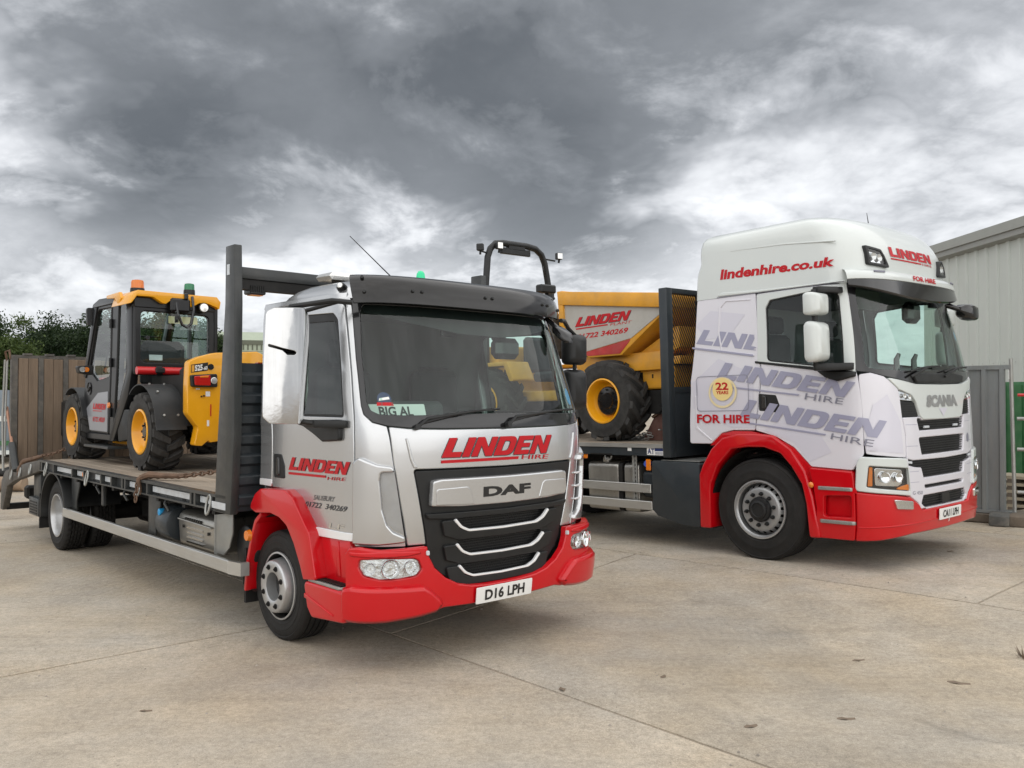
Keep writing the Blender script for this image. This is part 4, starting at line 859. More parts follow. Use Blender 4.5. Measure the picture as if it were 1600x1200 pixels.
# ---- beavertail and folded ramp
bt = MB()
for s in (-1, 1):
    bt.prism([(-5.68, 1.034), (-5.68, .90), (-6.9, .70), (-7.28, .60), (-7.52, .26), (-7.66, .26), (-7.60, .66), (-7.40, .80), (-7.0, .86), (-6.3, .965)], 'y', s*1.17, s*1.25)
bt.build('beavertail_side', DARKST, D, bevel=.008)
for k in range(16):
    y = -1.16+.1455*k
    MB().prism([(-5.70, .995), (-7.2, .795), (-7.2, .825), (-5.70, 1.03)], 'y', y, y+.14).build('tail_board', DECKW, D)
for s in (-1, 1):
    for x, z in ((-6.55, .83), (-6.05, .90), (-7.0, .77)):
        ln_ = [(x+.03*math.sin(t), s*(1.255+.02*(1-math.cos(t))/2), z+.06*math.cos(t)) for t in [2*math.pi*k/14 for k in range(14)]]; MB().tube(ln_, .009, 7, True).build('lashing_ring', GALV, D, smooth=50)
MB().box((-7.6, -1.2, .26), (-7.5, 1.2, .34)).box((-7.5, -1.0, .40), (-7.3, 1.0, .58), ch=.03).build('underrun_bar', CHASS, D)
rp = sub('ramp', D)
y = -1.17
pat = 0
while y < 1.17:
    MB().box((-7.13, y, .80), (-7.09, y+.118, 2.315), ch=.004).build('ramp_plank', RAMPW, rp)
    MB().box((-7.13, y+.121, .80), (-7.09, y+.238, 2.315-.004*(pat % 2)), ch=.004).build('ramp_plank', RAMPW, rp)
    if y+.24 < 1.16: MB().box((-7.14, y+.241, .78), (-7.085, y+.305, 2.325)).build('ramp_rib', DARKST, rp)
    y += .309; pat += 1
rf = MB()
for s in (-1, 1): rf.box((-7.16, s*1.18, .74), (-7.08, s*1.255, 2.34))
rf.box((-7.2, -1.25, 2.32), (-7.12, 1.25, 2.36)).box((-7.22, -1.25, .74), (-7.14, 1.25, .79)); rf.build('ramp_frame', DARKST, rp)
tt = MB()
for k in range(9): tt.box((-7.2, -1.1+.27*k, 2.36), (-7.1, -1.0+.27*k, 2.385))
tt.build('ramp_cleats', DARKST, rp)
MB().tube([(-7.27, -1.262, 2.30), (-7.30, -1.27, 1.7), (-7.33, -1.27, 1.0)], .012).tube([(-7.40, -1.262, 2.30), (-7.52, -1.262, 1.5), (-7.45, -1.262, .8)], .016).build('ramp_cable', GALV, rp, smooth=40)
MB().tube([(-7.28, -1.263, 2.28), (-7.22, -1.30, 2.40), (-7.14, -1.27, 2.42), (-7.12, -1.26, 2.30)], .014).build('ramp_hook', RUSTY, rp, smooth=40)
hy = MB().tube([(-7.34, -1.25, 1.66), (-7.03, -1.25, 1.16)], .020); hy.build('ram_rod', COPPER, rp, smooth=40)
MB().tube([(-7.04, -1.25, 1.18), (-6.80, -1.25, .84)], .045, 12).build('ram_cylinder', GREYP, rp, smooth=40)
# ------------------------------------------------------------------ white high-roof truck
T_ = thing('high_roof_truck', 'white and lilac high-roof truck with red bumper carrying the yellow dumper', 'truck', M_S)
K = Skin([(.7, 1.43), (1.2, 1.43), (1.9, 1.415), (2.3, 1.33), (2.85, 1.18), (3.2, 1.12)], [(1.0, 1.22), (1.9, 1.22), (2.7, 1.19), (3.3, 1.16)], .42, 3.)
KB = Skin([(.2, 1.40), (.45, 1.45), (.9, 1.45)], [(.2, 1.22), (.5, 1.25), (1.1, 1.25)], .45, 3.)
cabS = sub('cab', T_)
def ux(P): return [(K.ux(x, z), z) for x, z in P]
def sca_side(s):
    q = lambda P: [(s*u, z) for u, z in P]
    win = rnd(ux([(.157, 2.10), (.150, 2.66), (.20, 2.742), (.70, 2.782), (.92, 2.768), (.968, 2.70), (1.02, 1.975)]), [.05, .06, .05, .1, .04, .06, .04])
    dr = panel('door', K, q(rnd(ux([(0, 1.372), (.035, 2.825), (.55, 2.832), (1.02, 2.826), (1.06, 2.70), (1.125, 1.97), (1.148, 1.90), (1.178, 1.627), (1.182, 1.149), (1.066, .990), (.635, 1.010), (.45, 1.198), (.245, 1.307)]), [.02, .03, 0, .05, .05, .05, .03, .1, .05, .03, .03, .1, .1])), LAVP, cabS, [q(win)], bev=.007, t=.03)
    panel('window_frame', K, q(rnd(ux([(.043, 2.10), (.045, 2.815), (.55, 2.824), (1.01, 2.818), (1.05, 2.70), (1.112, 1.955), (1.04, 1.965)]), .02)), WHITEP, dr, [q(win)], t=.01, bev=.004, off=.006)
    panel('window_seal', K, q(win), BLACKP, dr, [q(inset(list(win) if area(win) > 0 else list(reversed(win)), .016))], t=.02, bev=.003, off=-.006)
    panel('window_pane', K, q(inset(list(win) if area(win) > 0 else list(reversed(win)), .006)), SIDEGL, dr, sheet=True, off=-.014)
    panel('belt_strip', K, q(ux([(.02, 2.085), (.02, 2.108), (1.03, 1.965), (1.135, 1.945), (1.135, 1.915), (1.0, 1.935)])), BLACKP, dr, t=.02, bev=.004, off=.012)
    panel('handle', K, q(rnd(ux([(.05, 1.58), (.053, 1.762), (.258, 1.742), (.33, 1.552)]), .02)), BLACKP, dr, t=.02, bev=.008, off=.006)
    panel('handle_lever', K, q(rnd(ux([(.09, 1.60), (.092, 1.742), (.145, 1.735), (.15, 1.60)]), .02)), BLACKG, dr, t=.02, bev=.008, off=.022)
    panel('a_pillar', K, q([(1.165, 2.846), (1.235, 2.846), (1.262, 2.70), (1.318, 1.975), (1.335, 1.935), (1.292, 1.944), (1.262, 2.12), (1.20, 2.55)]), WHITEP, cabS, bev=.006, off=.002)
    panel('cab_side', K, q(rnd(ux([(-.012, 1.372), (-.286, 1.371), (-.428, 1.341), (-.577, 1.219), (-.865, 1.219), (-.858, 1.5), (-.83, 1.92), (-.765, 2.40), (-.735, 2.838), (.022, 2.838)]), [.02, .1, .1, .05, .03, .1, .1, .1, .02, .02])), LAVP, cabS, bev=.01)
    panel('side_crease', K, q(rnd(ux([(-.775, 1.76), (-.775, 1.385), (-.57, 1.252), (-.56, 1.265), (-.745, 1.40), (-.755, 1.76)]), .01)), LAVP, cabS, t=.01, bev=.005, off=.007, d=.04)
    panel('sleeper_recess', K, q(rnd(ux([(-.36, 2.80), (-.03, 2.78), (-.03, 2.765), (-.345, 2.78), (-.41, 2.72), (-.43, 2.45), (-.395, 2.22), (-.41, 2.22), (-.455, 2.45), (-.435, 2.74)]), .02)), LAVP, cabS, t=.012, bev=.006, off=.008, d=.04)
    panel('body_crease', K, q(ux([(-.80, 2.290), (-.80, 2.310), (.01, 2.182), (.01, 2.160)])), LAVM, cabS, t=.012, bev=.007, off=.008, d=.05)
    panel('corner_panel', K, q(rnd([(1.270, 1.918), (1.157, 1.932), (1.015, 1.893), (.846, 1.768), (.826, 1.709), (.806, 1.492), (.771, 1.307), (.775, 1.098), (.869, 1.104), (1.15, 1.135), (1.245, 1.150), (1.258, 1.30), (1.264, 1.571), (1.275, 1.85)], [.03, .03, .05, .03, .05, .05, .05, .02, .02, .1, .02, .1, .1, .05])), LAVP, cabS, bev=.008, t=.03, off=.002)
    # upper lamp and the dark intake under it
    l = panel('marker_light', K, q(rnd([(.856, 1.757), (.645, 1.712), (.560, 1.640), (.822, 1.660)], .02)), CHROME, cabS, t=.04, bev=.006, off=-.006)
    for u, z in ((.77, 1.70), (.69, 1.685)): MB().lathe([(.024, .02), (.02, .008), (0, 0)], K.pt(s*u, z, -.004), K.nrm(s*u, z), 16).build('reflector', CLEARL, l, smooth=60)
    panel('lamp_cover', K, q(rnd([(.858, 1.759), (.645, 1.714), (.558, 1.638), (.824, 1.658)], .02)), CLEARG, l, sheet=True, off=.010)
    panel('side_intake', K, q(rnd([(.822, 1.655), (.566, 1.632), (.502, 1.486), (.805, 1.496)], .02)), WIPE, cabS, t=.03, bev=.005, off=-.012)
    f = MB()
    for k in range(6): z = 1.505+.024*k; f.tube([K.pt(s*u, z, -.008) for u in np.linspace(.53+.012*k, .81, 8)], .0045, 4)
    f.build('intake_bars', BLACKP, cabS)
    # headlight in its pale housing, fog lamp
    hs = panel('lamp_housing', KB, q(rnd([(1.335, 1.125), (.869, 1.097), (.795, 1.088), (.752, .722), (.95, .748), (1.385, .795), (1.365, 1.05)], [.05, .02, .02, .02, .1, .04, .05])), WHITEP, cabS, [q(rnd([(1.252, 1.036), (.787, .994), (.774, .772), (1.279, .832)], .02))], t=.06, bev=.012, off=.006, d=.04)
    hl = panel('headlight', KB, q(rnd([(1.256, 1.04), (.784, .998), (.770, .768), (1.283, .828)], .02)), BLACKG, cabS, sheet=True, off=-.02)
    panel('indicator', KB, q(rnd([(1.246, 1.024), (1.215, 1.022), (1.222, .842), (1.268, .838)], .01)), AMBERB, hl, t=.02, bev=.006, off=-.002)
    panel('lamp_bowl', KB, q(rnd([(1.20, 1.018), (.86, .985), (.865, .85), (.93, .825), (1.195, .845)], .03)), CHROME, hl, t=.012, bev=.006, off=-.012)
    for u, z, rr_ in ((1.10, .925, .055), (.94, .915, .048)): MB().lathe([(rr_, .03), (rr_*.9, .012), (rr_*.5, .002), (0, 0)], KB.pt(s*u, z, -.012), KB.nrm(s*u, z), 20).build('reflector', CHROME, hl, smooth=60)
    panel('indicator', KB, q(rnd([(.92, .818), (.778, .84), (.776, .780), (.95, .80)], .01)), AMBER, hl, t=.02, bev=.004, off=-.004)
    panel('lamp_cover', KB, q(rnd([(1.252, 1.036), (.787, .994), (.774, .772), (1.279, .832)], .02)), CLEARG, hl, sheet=True, off=.002)
    fg = panel('fog_lamp', KB, q(rnd([(1.005, .706), (.738, .672), (.738, .590), (.968, .612)], .015)), CHROME, T_, t=.03, bev=.006, off=.016)
    panel('lamp_cover', KB, q(rnd([(1.000, .702), (.741, .669), (.741, .593), (.966, .615)], .015)), CLEARG, fg, sheet=True, off=.022)
    # bumper corner, sill with steps, arch
    y0 = s*1.02; y1 = s*1.245
    fr = [(.672, .305), (1.095, .308), (1.095, .80), (1.08, .975), (.62, 1.0), (.66, .82), (.69, .6)]
    hole = rnd([(.765, .525), (1.055, .53), (1.06, .745), (.775, .73)], .03)
    kx = lambda P: [(s*(KB.uc+1.0-x), z) for x, z in P]
    panel('sill_panel', KB, kx(rnd(fr, .02)), REDP, T_, [kx(hole)], t=.05, bev=.010, off=0, d=.05)
    MB().box((.70, s*1.05, .35), (1.2, s*1.17, .95)).build('sill_recess', REDP, T_)
    for a, b, z in ((.70, 1.085, .808), (.715, 1.09, .482)):
        st = MB().prism(rnd([(a, s*1.10), (b, s*1.10), (b, s*1.24), (b-.03, s*1.262), (a+.03, s*1.262), (a, s*1.24)], .01), 'z', z-.02, z+.016).build('step', GALV, T_, bevel=.006)
        g = MB()
        for k in range(12): g.box((a+.03+k*.028, s*1.262, z-.012), (a+.046+k*.028, s*1.266, z+.008))
        g.build('step_ribs', GALV, st)
    OA = [(-.735, .282), (-.728, .87), (-.68, .98), (-.558, 1.165), (-.409, 1.290), (-.198, 1.338), (.027, 1.340), (.222, 1.320), (.427, 1.185), (.581, .965), (.655, .711), (.69, .496), (.724, .305)]
    IA = [(.605, .299), (.598, .362), (.578, .634), (.536, .832), (.42, 1.011), (.30, 1.138), (.109, 1.195), (-.09, 1.195), (-.296, 1.168), (-.48, .985), (-.575, .78), (-.586, .70), (-.592, .285)]
    ar = MB(); n = len(OA); OA2 = rnd(OA, .0); 
    ar.prism(OA+IA, 'y', s*1.0, s*1.255); ar.build('wheel_arch', REDP, T_, bevel=.022, seg=3)
    up = MB().prism([(-.60, 1.20), (-.45, 1.335), (-.286, 1.366), (-.058, 1.362), (.245, 1.300), (.45, 1.192), (.635, 1.005), (1.06, .985), (1.06, .80), (.64, .80), (.55, 1.0), (.40, 1.15), (.20, 1.27), (-.2, 1.29), (-.45, 1.2)], 'y', s*1.0, s*1.212).build('arch_top', REDP, T_, bevel=.01)
    MB().lathe([(0, .014), (.02, .012), (.03, 0)], (.64, s*1.252, .83), (0, s, 0), 14).rot(Matrix.Identity(4)).build('side_marker', AMBER, T_, smooth=50)
    w = MB(); rg = [(-.60, .28)]+[(.60*math.cos(t), .54+.64*math.sin(t)) for t in [math.pi*(1-k/14) for k in range(15)]]+[(.60, .28)]
    w.loft([[(x, s*.5, z) for x, z in rg], [(x, s*1.2, z) for x, z in rg]], closed=False); w.build('wheel_well', CHASS, T_)
    # mirrors
    m = sub('mirror', cabS); yc = s*1.46
    a = MB().prism(rnd([(.80, s*1.20), (1.12, s*1.18), (1.10, s*1.24), (.96, s*1.44), (.84, s*1.50)], .03), 'z', 1.965, 2.035); a.prism(rnd([(.80, s*1.18), (1.02, s*1.16), (1.0, s*1.26), (.92, s*1.46), (.84, s*1.46)], .03), 'z', 2.725, 2.785)
    a.tube([(.86, yc, 2.0), (.86, yc, 2.76)], .03, 10); a.build('mirror_arm', BLACKP, m, bevel=.01)
    mirror_heads(m, .82, yc+s*.01, .145, ((2.50, 2.725), (2.045, 2.445)), WHITEP, .15)
    panel('mirror_foot', K, q(rnd(ux([(.72, 1.985), (1.13, 1.945), (1.14, 1.90), (.96, 1.86), (.84, 1.90)]), .03)), BLACKP, m, t=.04, bev=.014, off=.045)
for s in (-1, 1): sca_side(s)
# front
panel('front_panel', K, rnd([(-1.005, 1.886), (-.55, 1.815), (0, 1.808), (.55, 1.815), (1.005, 1.886), (.84, 1.762), (.645, 1.704), (.566, 1.630), (.502, 1.492), (.442, 1.458), (0, 1.452), (-.442, 1.458), (-.502, 1.492), (-.566, 1.630), (-.645, 1.704), (-.84, 1.762)], [.02, .1, .1, .1, .02, .02, .04, .08, .05, .05, .1, .05, .05, .08, .04, .02]), WHITEP, cabS, t=.04, bev=.010, off=.012)
print_on('name_lettering', K, text('SCANIA', .07), quad((-.378, 1.578), (.372, 1.578), (.345, 1.700), (-.355, 1.702)), STEELG, cabS, .016)
print_on('chevron_print', K, ([(0, 1), (1, 1), (.5, 0)], [(0, 2, 1)]), quad((-.10, 1.48), (.10, 1.48), (.10, 1.565), (-.10, 1.565)), LAVM, cabS, .015)
g1 = rnd([(-.562, 1.470), (-.50, 1.475), (-.445, 1.450), (.445, 1.450), (.50, 1.475), (.562, 1.470), (.522, 1.352), (-.522, 1.352)], .025)
g2 = rnd([(-.545, 1.280), (.545, 1.280), (.495, 1.110), (-.495, 1.110)], .025)
g3 = rnd([(-.768, 1.085), (-.66, 1.062), (0, 1.052), (.66, 1.062), (.768, 1.085), (.760, 1.022), (.635, .996), (.515, .985), (.475, .882), (-.475, .882), (-.515, .985), (-.635, .996), (-.760, 1.022)], .015)
g4 = rnd([(-.472, .808), (.472, .808), (.44, .774), (-.44, .774)], .012)
g5 = rnd([(-.492, .706), (.492, .706), (.535, .632), (.455, .584), (-.455, .584), (-.535, .632)], .015)
GOs = [(-.800, 1.488), (.800, 1.488), (.764, 1.307), (.768, 1.10), (.747, .722), (.60, .640), (.545, .575), (-.545, .575), (-.60, .640), (-.747, .722), (-.768, 1.10), (-.764, 1.307)]
gs = panel('grille', K, rnd(GOs, .015), LAVP, cabS, [g1, g2, g3, g4, g5], t=.05, bev=.012, off=.004, g=.07, d=.05)
panel('grille_back', K, [(-.79, .585), (.79, .585), (.79, 1.48), (-.79, 1.48)], WIPE, gs, sheet=True, off=-.04)
gm = MB()
for hole in (g1, g2, g3, g4, g5):
    z = min(p[1] for p in hole)+.012
    while z < max(p[1] for p in hole):
        us = [u for u in np.linspace(-.78, .78, 79) if inside(u, z, hole)]
        if len(us) > 2: gm.tube([K.pt(u, z, -.016) for u in us], .006, 4)
        z += .024
go = gm.build('grille_mesh', BLACKP, gs); go['kind'] = 'stuff'
for z in (1.41, 1.20, .95, .845):
    for s in (-1, 1): panel('slat_seam', K, [(s*.575, z), (s*.77, z+.004), (s*.77, z+.008), (s*.575, z+.004)], LAVD, gs, sheet=True, off=.0055)
for u in (-.36, .33): panel('grille_light', K, rnd([(u-.05, 1.372), (u+.05, 1.372), (u+.045, 1.395), (u-.045, 1.395)], .006), REFLW, gs, t=.02, bev=.003, off=.002)
for s in (-1, 1): panel('grille_light', K, [(s*a, b) for a, b in rnd([(.68, 1.03), (.755, 1.038), (.755, 1.062), (.68, 1.054)], .006)], REFLW, gs, t=.02, bev=.003, off=.002)
panel('radar_cover', K, rnd([(-.08, .60), (.10, .60), (.10, .70), (-.08, .70)], .01), BLACKP, gs, t=.02, bev=.004, off=-.002)
print_on('griffin_disc', K, disc(20), quad((.61, 1.185), (.69, 1.185), (.69, 1.285), (.61, 1.285)), HIREG, gs, .006)
print_on('model_lettering', K, text('G 450', 0), quad((-.70, .730), (-.52, .720), (-.515, .755), (-.695, .765)), HIREG, gs, .006)
# bumper
TU = [(0, .570), (.545, .570), (.605, .633), (.752, .712), (.95, .742), (1.385, .788)]
UB = KB.uc+1.0-1.10; BOs = [(UB, .80), (UB, .305), (1.14, .312), (.70, .345), (0, .340)]
panel('bumper', KB, rnd(BOs+[(-u, z) for u, z in reversed(BOs[:-1])]+[(-u, z) for u, z in reversed(TU)]+TU[1:], .01), REDP, T_, t=.06, bev=.018, off=.0, g=.07, d=.05)
panel('bumper_crease', KB, rnd([(-UB+.02, .452), (-.7, .458), (0, .462), (.7, .458), (UB-.02, .452), (UB-.02, .44), (.7, .444), (0, .448), (-.7, .444), (-UB+.02, .44)], .004), REDP, T_, t=.012, bev=.005, off=.007)
plate('number_plate', KB, .015, .497, .52, .111, 'CA11 LPH', T_, off=.022)
print_on('tow_mark', KB, text('J', .02), quad((.0, .40), (.035, .40), (.035, .432), (.0, .432)), PLATEW, T_, .004)
# windscreen
WO = [(-1.14, 2.88), (-1.166, 2.84), (-1.20, 2.55), (-1.262, 2.12), (-1.292, 1.95), (-1.157, 1.936), (-1.02, 1.899), (-.62, 1.830), (0, 1.814)]
WG = [(-1.06, 2.83), (-1.096, 2.734), (-1.14, 2.42), (-1.19, 2.04), (-1.175, 1.985), (-1.08, 1.965), (-.733, 1.947), (0, 1.955)]
panel('windscreen_surround', K, rnd(full(WO), .03), BLACKG, cabS, [rnd(full(WG), .04)], bev=.004, t=.018, off=-.002)
panel('windscreen', K, full([(-1.10, 2.86), (-1.15, 2.42), (-1.20, 2.03), (-1.18, 1.965), (0, 1.935)]), WSGLASS, cabS, sheet=True, off=-.012, g=.07)
panel('scuttle', K, rnd([(-.60, 1.90), (-.36, 1.92), (.36, 1.92), (.60, 1.90), (.54, 1.828), (-.54, 1.828)], .03), BLACKP, cabS, t=.02, bev=.01, off=.022)
sc = MB()
for (u0, z0, u1, z1) in ((-.66, 1.935, -.02, 1.99), (.06, 1.935, .72, 1.985)):
    sc.tube([K.pt(u0+(u1-u0)*t, z0+(z1-z0)*t+.015*math.sin(math.pi*t), .03) for t in np.linspace(0, 1, 9)], .010, 6); sc.tube([K.pt(u0+.0, z0-.05, .03), K.pt((u0+u1)/2, (z0+z1)/2+.01, .045)], .013, 6)
sc.build('wipers', BLACKP, cabS, smooth=40)
# roof
rb = MB(); rs = [(2.832, 1.195, 1.187, -.748), (3.0, 1.19, 1.180, -.742), (3.12, 1.178, 1.170, -.735), (3.24, 1.150, 1.155, -.71), (3.34, 1.10, 1.145, -.722), (3.43, 1.04, 1.130, -.720), (3.49, .97, 1.105, -.715), (3.535, .89, 1.06, -.70), (3.57, .80, .98, -.66), (3.60, .68, .84, -.56), (3.625, .53, .66, -.42), (3.642, .34, .42, -.28), (3.65, .1, .14, -.08)]
rb.loft([ring(xf, w, min(.42, (xf-xr)*.45), 3., xr, z, min(.03 if z < 3.2 else .06, w*.4)) for z, xf, w, xr in rs], cap1=True); rb.build('roof_fairing', WHITEP, cabS, smooth=50)
RF = Flat((0, -1.172, 0), (1, 0, 0), (0, .03, 1))
class RoofSide:
    def pt(q, u, z, off=0.): return Vector((u, -(tab([(2.832, 1.185), (3.0, 1.178), (3.12, 1.168), (3.24, 1.155), (3.34, 1.135), (3.43, 1.105)], z)+.002+off), z))
    def nrm(q, u, z): return Vector((0, -.995, .08))
RS = RoofSide()
panel('fairing_crease', RS, rnd([(-.31, 3.326), (-.25, 3.352), (.36, 3.322), (.945, 3.262), (.945, 3.246), (.36, 3.302), (-.22, 3.325)], .01), WHITEP, cabS, t=.014, bev=.007, off=.010, d=.05)
panel('fairing_step', RS, rnd([(-.46, 2.848), (-.40, 2.885), (.05, 2.862), (.6, 2.852), (1.04, 2.848), (1.04, 2.836), (.05, 2.838)], .015), WHITEP, cabS, t=.02, bev=.008, off=.012, d=.05)
panel('roof_seam', RS, [(-.46, 2.834), (.05, 2.832), (1.04, 2.832), (1.04, 2.840), (.05, 2.840), (-.46, 2.842)], HIREG, cabS, sheet=True, off=.004)
print_on('web_lettering', RS, text('lindenhire.co.uk', .042), quad((-.418, 3.030), (.925, 3.002), (.950, 3.098), (-.402, 3.146)), VINYL, cabS, .003)
class RoofFront:
    def pt(q, u, z, off=0.):
        xf, w = tab([(2.832, 1.195), (3.0, 1.19), (3.12, 1.178), (3.24, 1.15), (3.34, 1.10)], z), tab([(2.832, 1.185), (3.12, 1.168), (3.34, 1.135)], z); t = min(.999, abs(u)/w)
        return Vector((xf-.42+.42*(1-t**3)**(1/3)+off, u, z))
    def nrm(q, u, z):
        e = .01; return (q.pt(u+e, z)-q.pt(u-e, z)).cross(q.pt(u, z+e)-q.pt(u, z-e)).normalized()
RFr = RoofFront()
logo_on(RFr, (-.48, 3.128), (.48, 3.128), (.48, 3.232), (-.48, 3.232), cabS, bar=((-.48, 3.098), (.2, 3.098), (.2, 3.113), (-.48, 3.113)), hire=((.23, 3.092), (.47, 3.092), (.47, 3.116), (.23, 3.116)), shadow=False, off=.004)
for s in (-1, 1):
    P = [(s*.905, 3.015), (s*.575, 2.995), (s*.675, 3.182), (s*.90, 3.215)]; inn = [(s*.865, 3.04), (s*.625, 3.025), (s*.695, 3.155), (s*.865, 3.18)]
    fr = panel('roof_lamp', RFr, rnd(P, .02), BLACKP, cabS, [rnd(inn, .015)], t=.07, bev=.008, off=.035, d=.03)
    panel('lamp_bowl', RFr, rnd(inn, .015), CHROME, fr, sheet=True, off=.002); panel('lamp_cover', RFr, rnd(inn, .015), CLEARG, fr, sheet=True, off=.026)
    for u, z in ((s*.80, 3.10), (s*.715, 3.09)): MB().lathe([(.038, .02), (.03, .006), (0, 0)], RFr.pt(u, z, .004), RFr.nrm(u, z), 16).build('reflector', CLEARL, fr, smooth=60)
MB().tube([(.55, .35, 3.60), (.52, .36, 3.80)], [.008, .003], 5).build('aerial', PRINTK, cabS)
# brow and dark visor over the windscreen
def brow(rows, us): return MB().loft([[K.pt(u, z(u) if callable(z) else z, o) for u in us] for z, o in rows], closed=False)
us = np.linspace(-1.19, 1.19, 49)
bo = brow([(2.825, .075), (2.835, .115), (2.86, .122), (2.895, .118), (2.93, .095), (2.955, .05), (2.97, -.01)], us); bo.build('brow', WHITEP, cabS, smooth=50)
print_on('brow_lettering', K, text('FOR HIRE', .04), quad((-.275, 2.852), (.265, 2.852), (.27, 2.908), (-.27, 2.908)), VINYL, cabS, .126)
zl = lambda u: 2.645+.115*(abs(u)/1.17)**2.2
vb = brow([(lambda u: zl(u), .095), (lambda u: zl(u)+.012, .112), (lambda u: .5*zl(u)+.5*2.826, .112), (2.828, .112)], us); n_ = len(vb.V)
vb.loft([[K.pt(u, z(u) if callable(z) else z, o) for u in us] for z, o in [(zl, .085), (2.828, .10)]], closed=False); vb.F += [(k, n_+k, n_+k+1, k+1) for k in range(48)]
vb.build('sun_visor', BLACKG, cabS, smooth=50)
for s in (-1, 1): panel('brow_lamp', K, [(s*a, b) for a, b in [(.78, 2.905), (.93, 2.905), (.93, 2.925), (.78, 2.925)]], HIREG, cabS, t=.01, bev=.003, off=.125)
km = MB(); rg = []
for t, k in ((0, .35), (.05, .8), (.14, 1), (.24, .95), (.30, .6)): rg.append([(1.22+y*.09*k+t*.12, 1.05+t, 2.66-t*.16+z*.085*k) for y, z in rnd([(-1, -1), (1, -1), (1, 1), (-1, 1)], .6, 4)])
km.loft(rg, cap0=True, cap1=True); km.tube([(1.10, 1.0, 2.72), (1.22, 1.08, 2.66)], .03); km.build('kerb_mirror', BLACKG, cabS, smooth=50)
# interior
MB().box((-.70, -1.15, 1.25), (-.66, 1.15, 2.83)).build('rear_wall', LAVP, cabS)
MB().box((-.66, -1.15, 1.3), (1.05, 1.15, 1.36)).build('cab_floor', CABIN, cabS)
MB().box((-.64, -1.12, 1.4), (-.30, 1.12, 2.1)).box((-.62, -1.14, 2.80), (.95, 1.14, 2.83)).build('cab_lining', CABIN, cabS)
MB().prism(rnd([(.62, 1.5), (1.22, 1.5), (1.26, 1.85), (1.18, 1.955), (.86, 1.965), (.70, 1.90)], .04), 'y', -1.1, 1.1).build('dashboard', CABIN, cabS, bevel=.02)
for y in (-.6, .6):
    MB().box((-.10, y-.26, 1.62), (.42, y+.26, 1.78), ch=.04).box((-.20, y-.25, 1.76), (-.05, y+.25, 2.42), ch=.05).box((-.17, y-.14, 2.43), (-.07, y+.14, 2.62), ch=.03).build('seat', SEAT, cabS, smooth=30)
MB().prism(rnd([(-1.0, 2.82), (-.25, 2.82), (-.22, 2.66), (-.30, 2.60), (-.9, 2.60), (-1.0, 2.66)], .06), 'x', .88, .92).build('sun_blind', CABINL, cabS)
MB().box((.86, .35, 2.5), (1.0, .60, 2.74), ch=.05).build('camera_pod', BLACKG, cabS, smooth=30)
for y in (-.28, .12): MB().tube([(1.1, y, 1.95), (1.1, y, 2.08), (1.12, y+.02, 2.14)], [.035, .03, .02]).build('dash_bottle', BLACKG, cabS, smooth=40)
print_on('round_sticker', K, disc(), quad((.80, 2.30), (.86, 2.30), (.86, 2.40), (.80, 2.40)), BLUES, cabS, -.014)
# wrap print on the sides
NEAR = lambda P: [(-K.ux(x, z), z) for x, z in P]
def side_print(name, shape, P, m, off, clip=None): return print_on(name, K, shape, quad(*NEAR(P)), m, cabS, off, clip)
ok1 = lambda u, z: u < -(K.ux(.012, z))
lV, lF = logo(); lin = ([v for v in lV], [f for f in lF if max(lV[i][0] for i in f) < .452])
side_print('wrap_lettering', logo(), [(-.745, 2.345), (.60, 2.130), (.66, 2.282), (-.640, 2.497)], LAVD, .003, lambda u, z: u < -K.ux(.016, z))
side_print('wrap_bar', strip_rect(10), [(-.79, 2.290), (.0, 2.158), (.0, 2.180), (-.79, 2.310)], LAVD, .0105)
doorclip = lambda u, z: not (-K.ux(.02, z) < u < -K.ux(.055, z)) or True
side_print('wrap_lettering', logo(), [(-.470, 1.947), (1.012, 1.700), (1.128, 1.842), (-.355, 2.112)], LAVD, .010)
side_print('wrap_bar', strip_rect(10), [(-.345, 1.838), (.52, 1.727), (.533, 1.742), (-.335, 1.855)], LAVD, .010)
side_print('wrap_small', text('HIRE', 0), [(.588, 1.690), (.995, 1.630), (1.012, 1.686), (.605, 1.752)], HIREG, .0115)
Q3 = quad((-K.ux(-.190, 1.526), 1.526), (-1.140, 1.303), (-1.025, 1.460), (-K.ux(-.060, 1.700), 1.700))
print_on('wrap_lettering', K, logo(), Q3, LAVD, cabS, .009)
print_on('wrap_bar', K, strip_rect(14), quad((-K.ux(-.085, 1.442), 1.442), (-K.ux(.80, 1.325), 1.325), (-K.ux(.81, 1.340), 1.340), (-K.ux(-.075, 1.458), 1.458)), LAVD, cabS, .0095)
print_on('wrap_small', K, text('HIRE', 0), quad((-K.ux(.855, 1.293), 1.293), (-1.185, 1.218), (-1.165, 1.282), (-K.ux(.872, 1.350), 1.350)), HIREG, cabS, .0105)
for P in ([(-.80, 1.90), (-.45, 2.16), (-.02, 1.98), (-.02, 1.40), (-.30, 1.40), (-.80, 1.62)], [(.10, 1.37), (.55, 1.62), (.86, 1.16), (.62, 1.06), (.45, 1.25)], [(-.75, 2.55), (-.55, 2.70), (-.10, 2.62), (-.30, 2.40), (-.6, 2.38)]):
    v, f = cdt([(-K.ux(x, z), z) for x, z in P][::1] if area([(-K.ux(x, z), z) for x, z in P]) > 0 else [(-K.ux(x, z), z) for x, z in P][::-1], (), .12)
    print_on('wrap_shape', K, (v, f), lambda s, t: (s, t), LAVM, cabS, .0022)
v, f = cdt([(-1.24, 1.18), (-.82, 1.14), (-.84, 1.45), (-1.0, 1.72), (-1.16, 1.62), (-1.24, 1.36)], (), .06); print_on('wrap_shape', K, (v, f), lambda s, t: (s, t), LAVM, cabS, .0042)
bx = rnd([(-.745, 1.582), (-.070, 1.582), (-.062, 1.970), (-.742, 1.972)], .05)
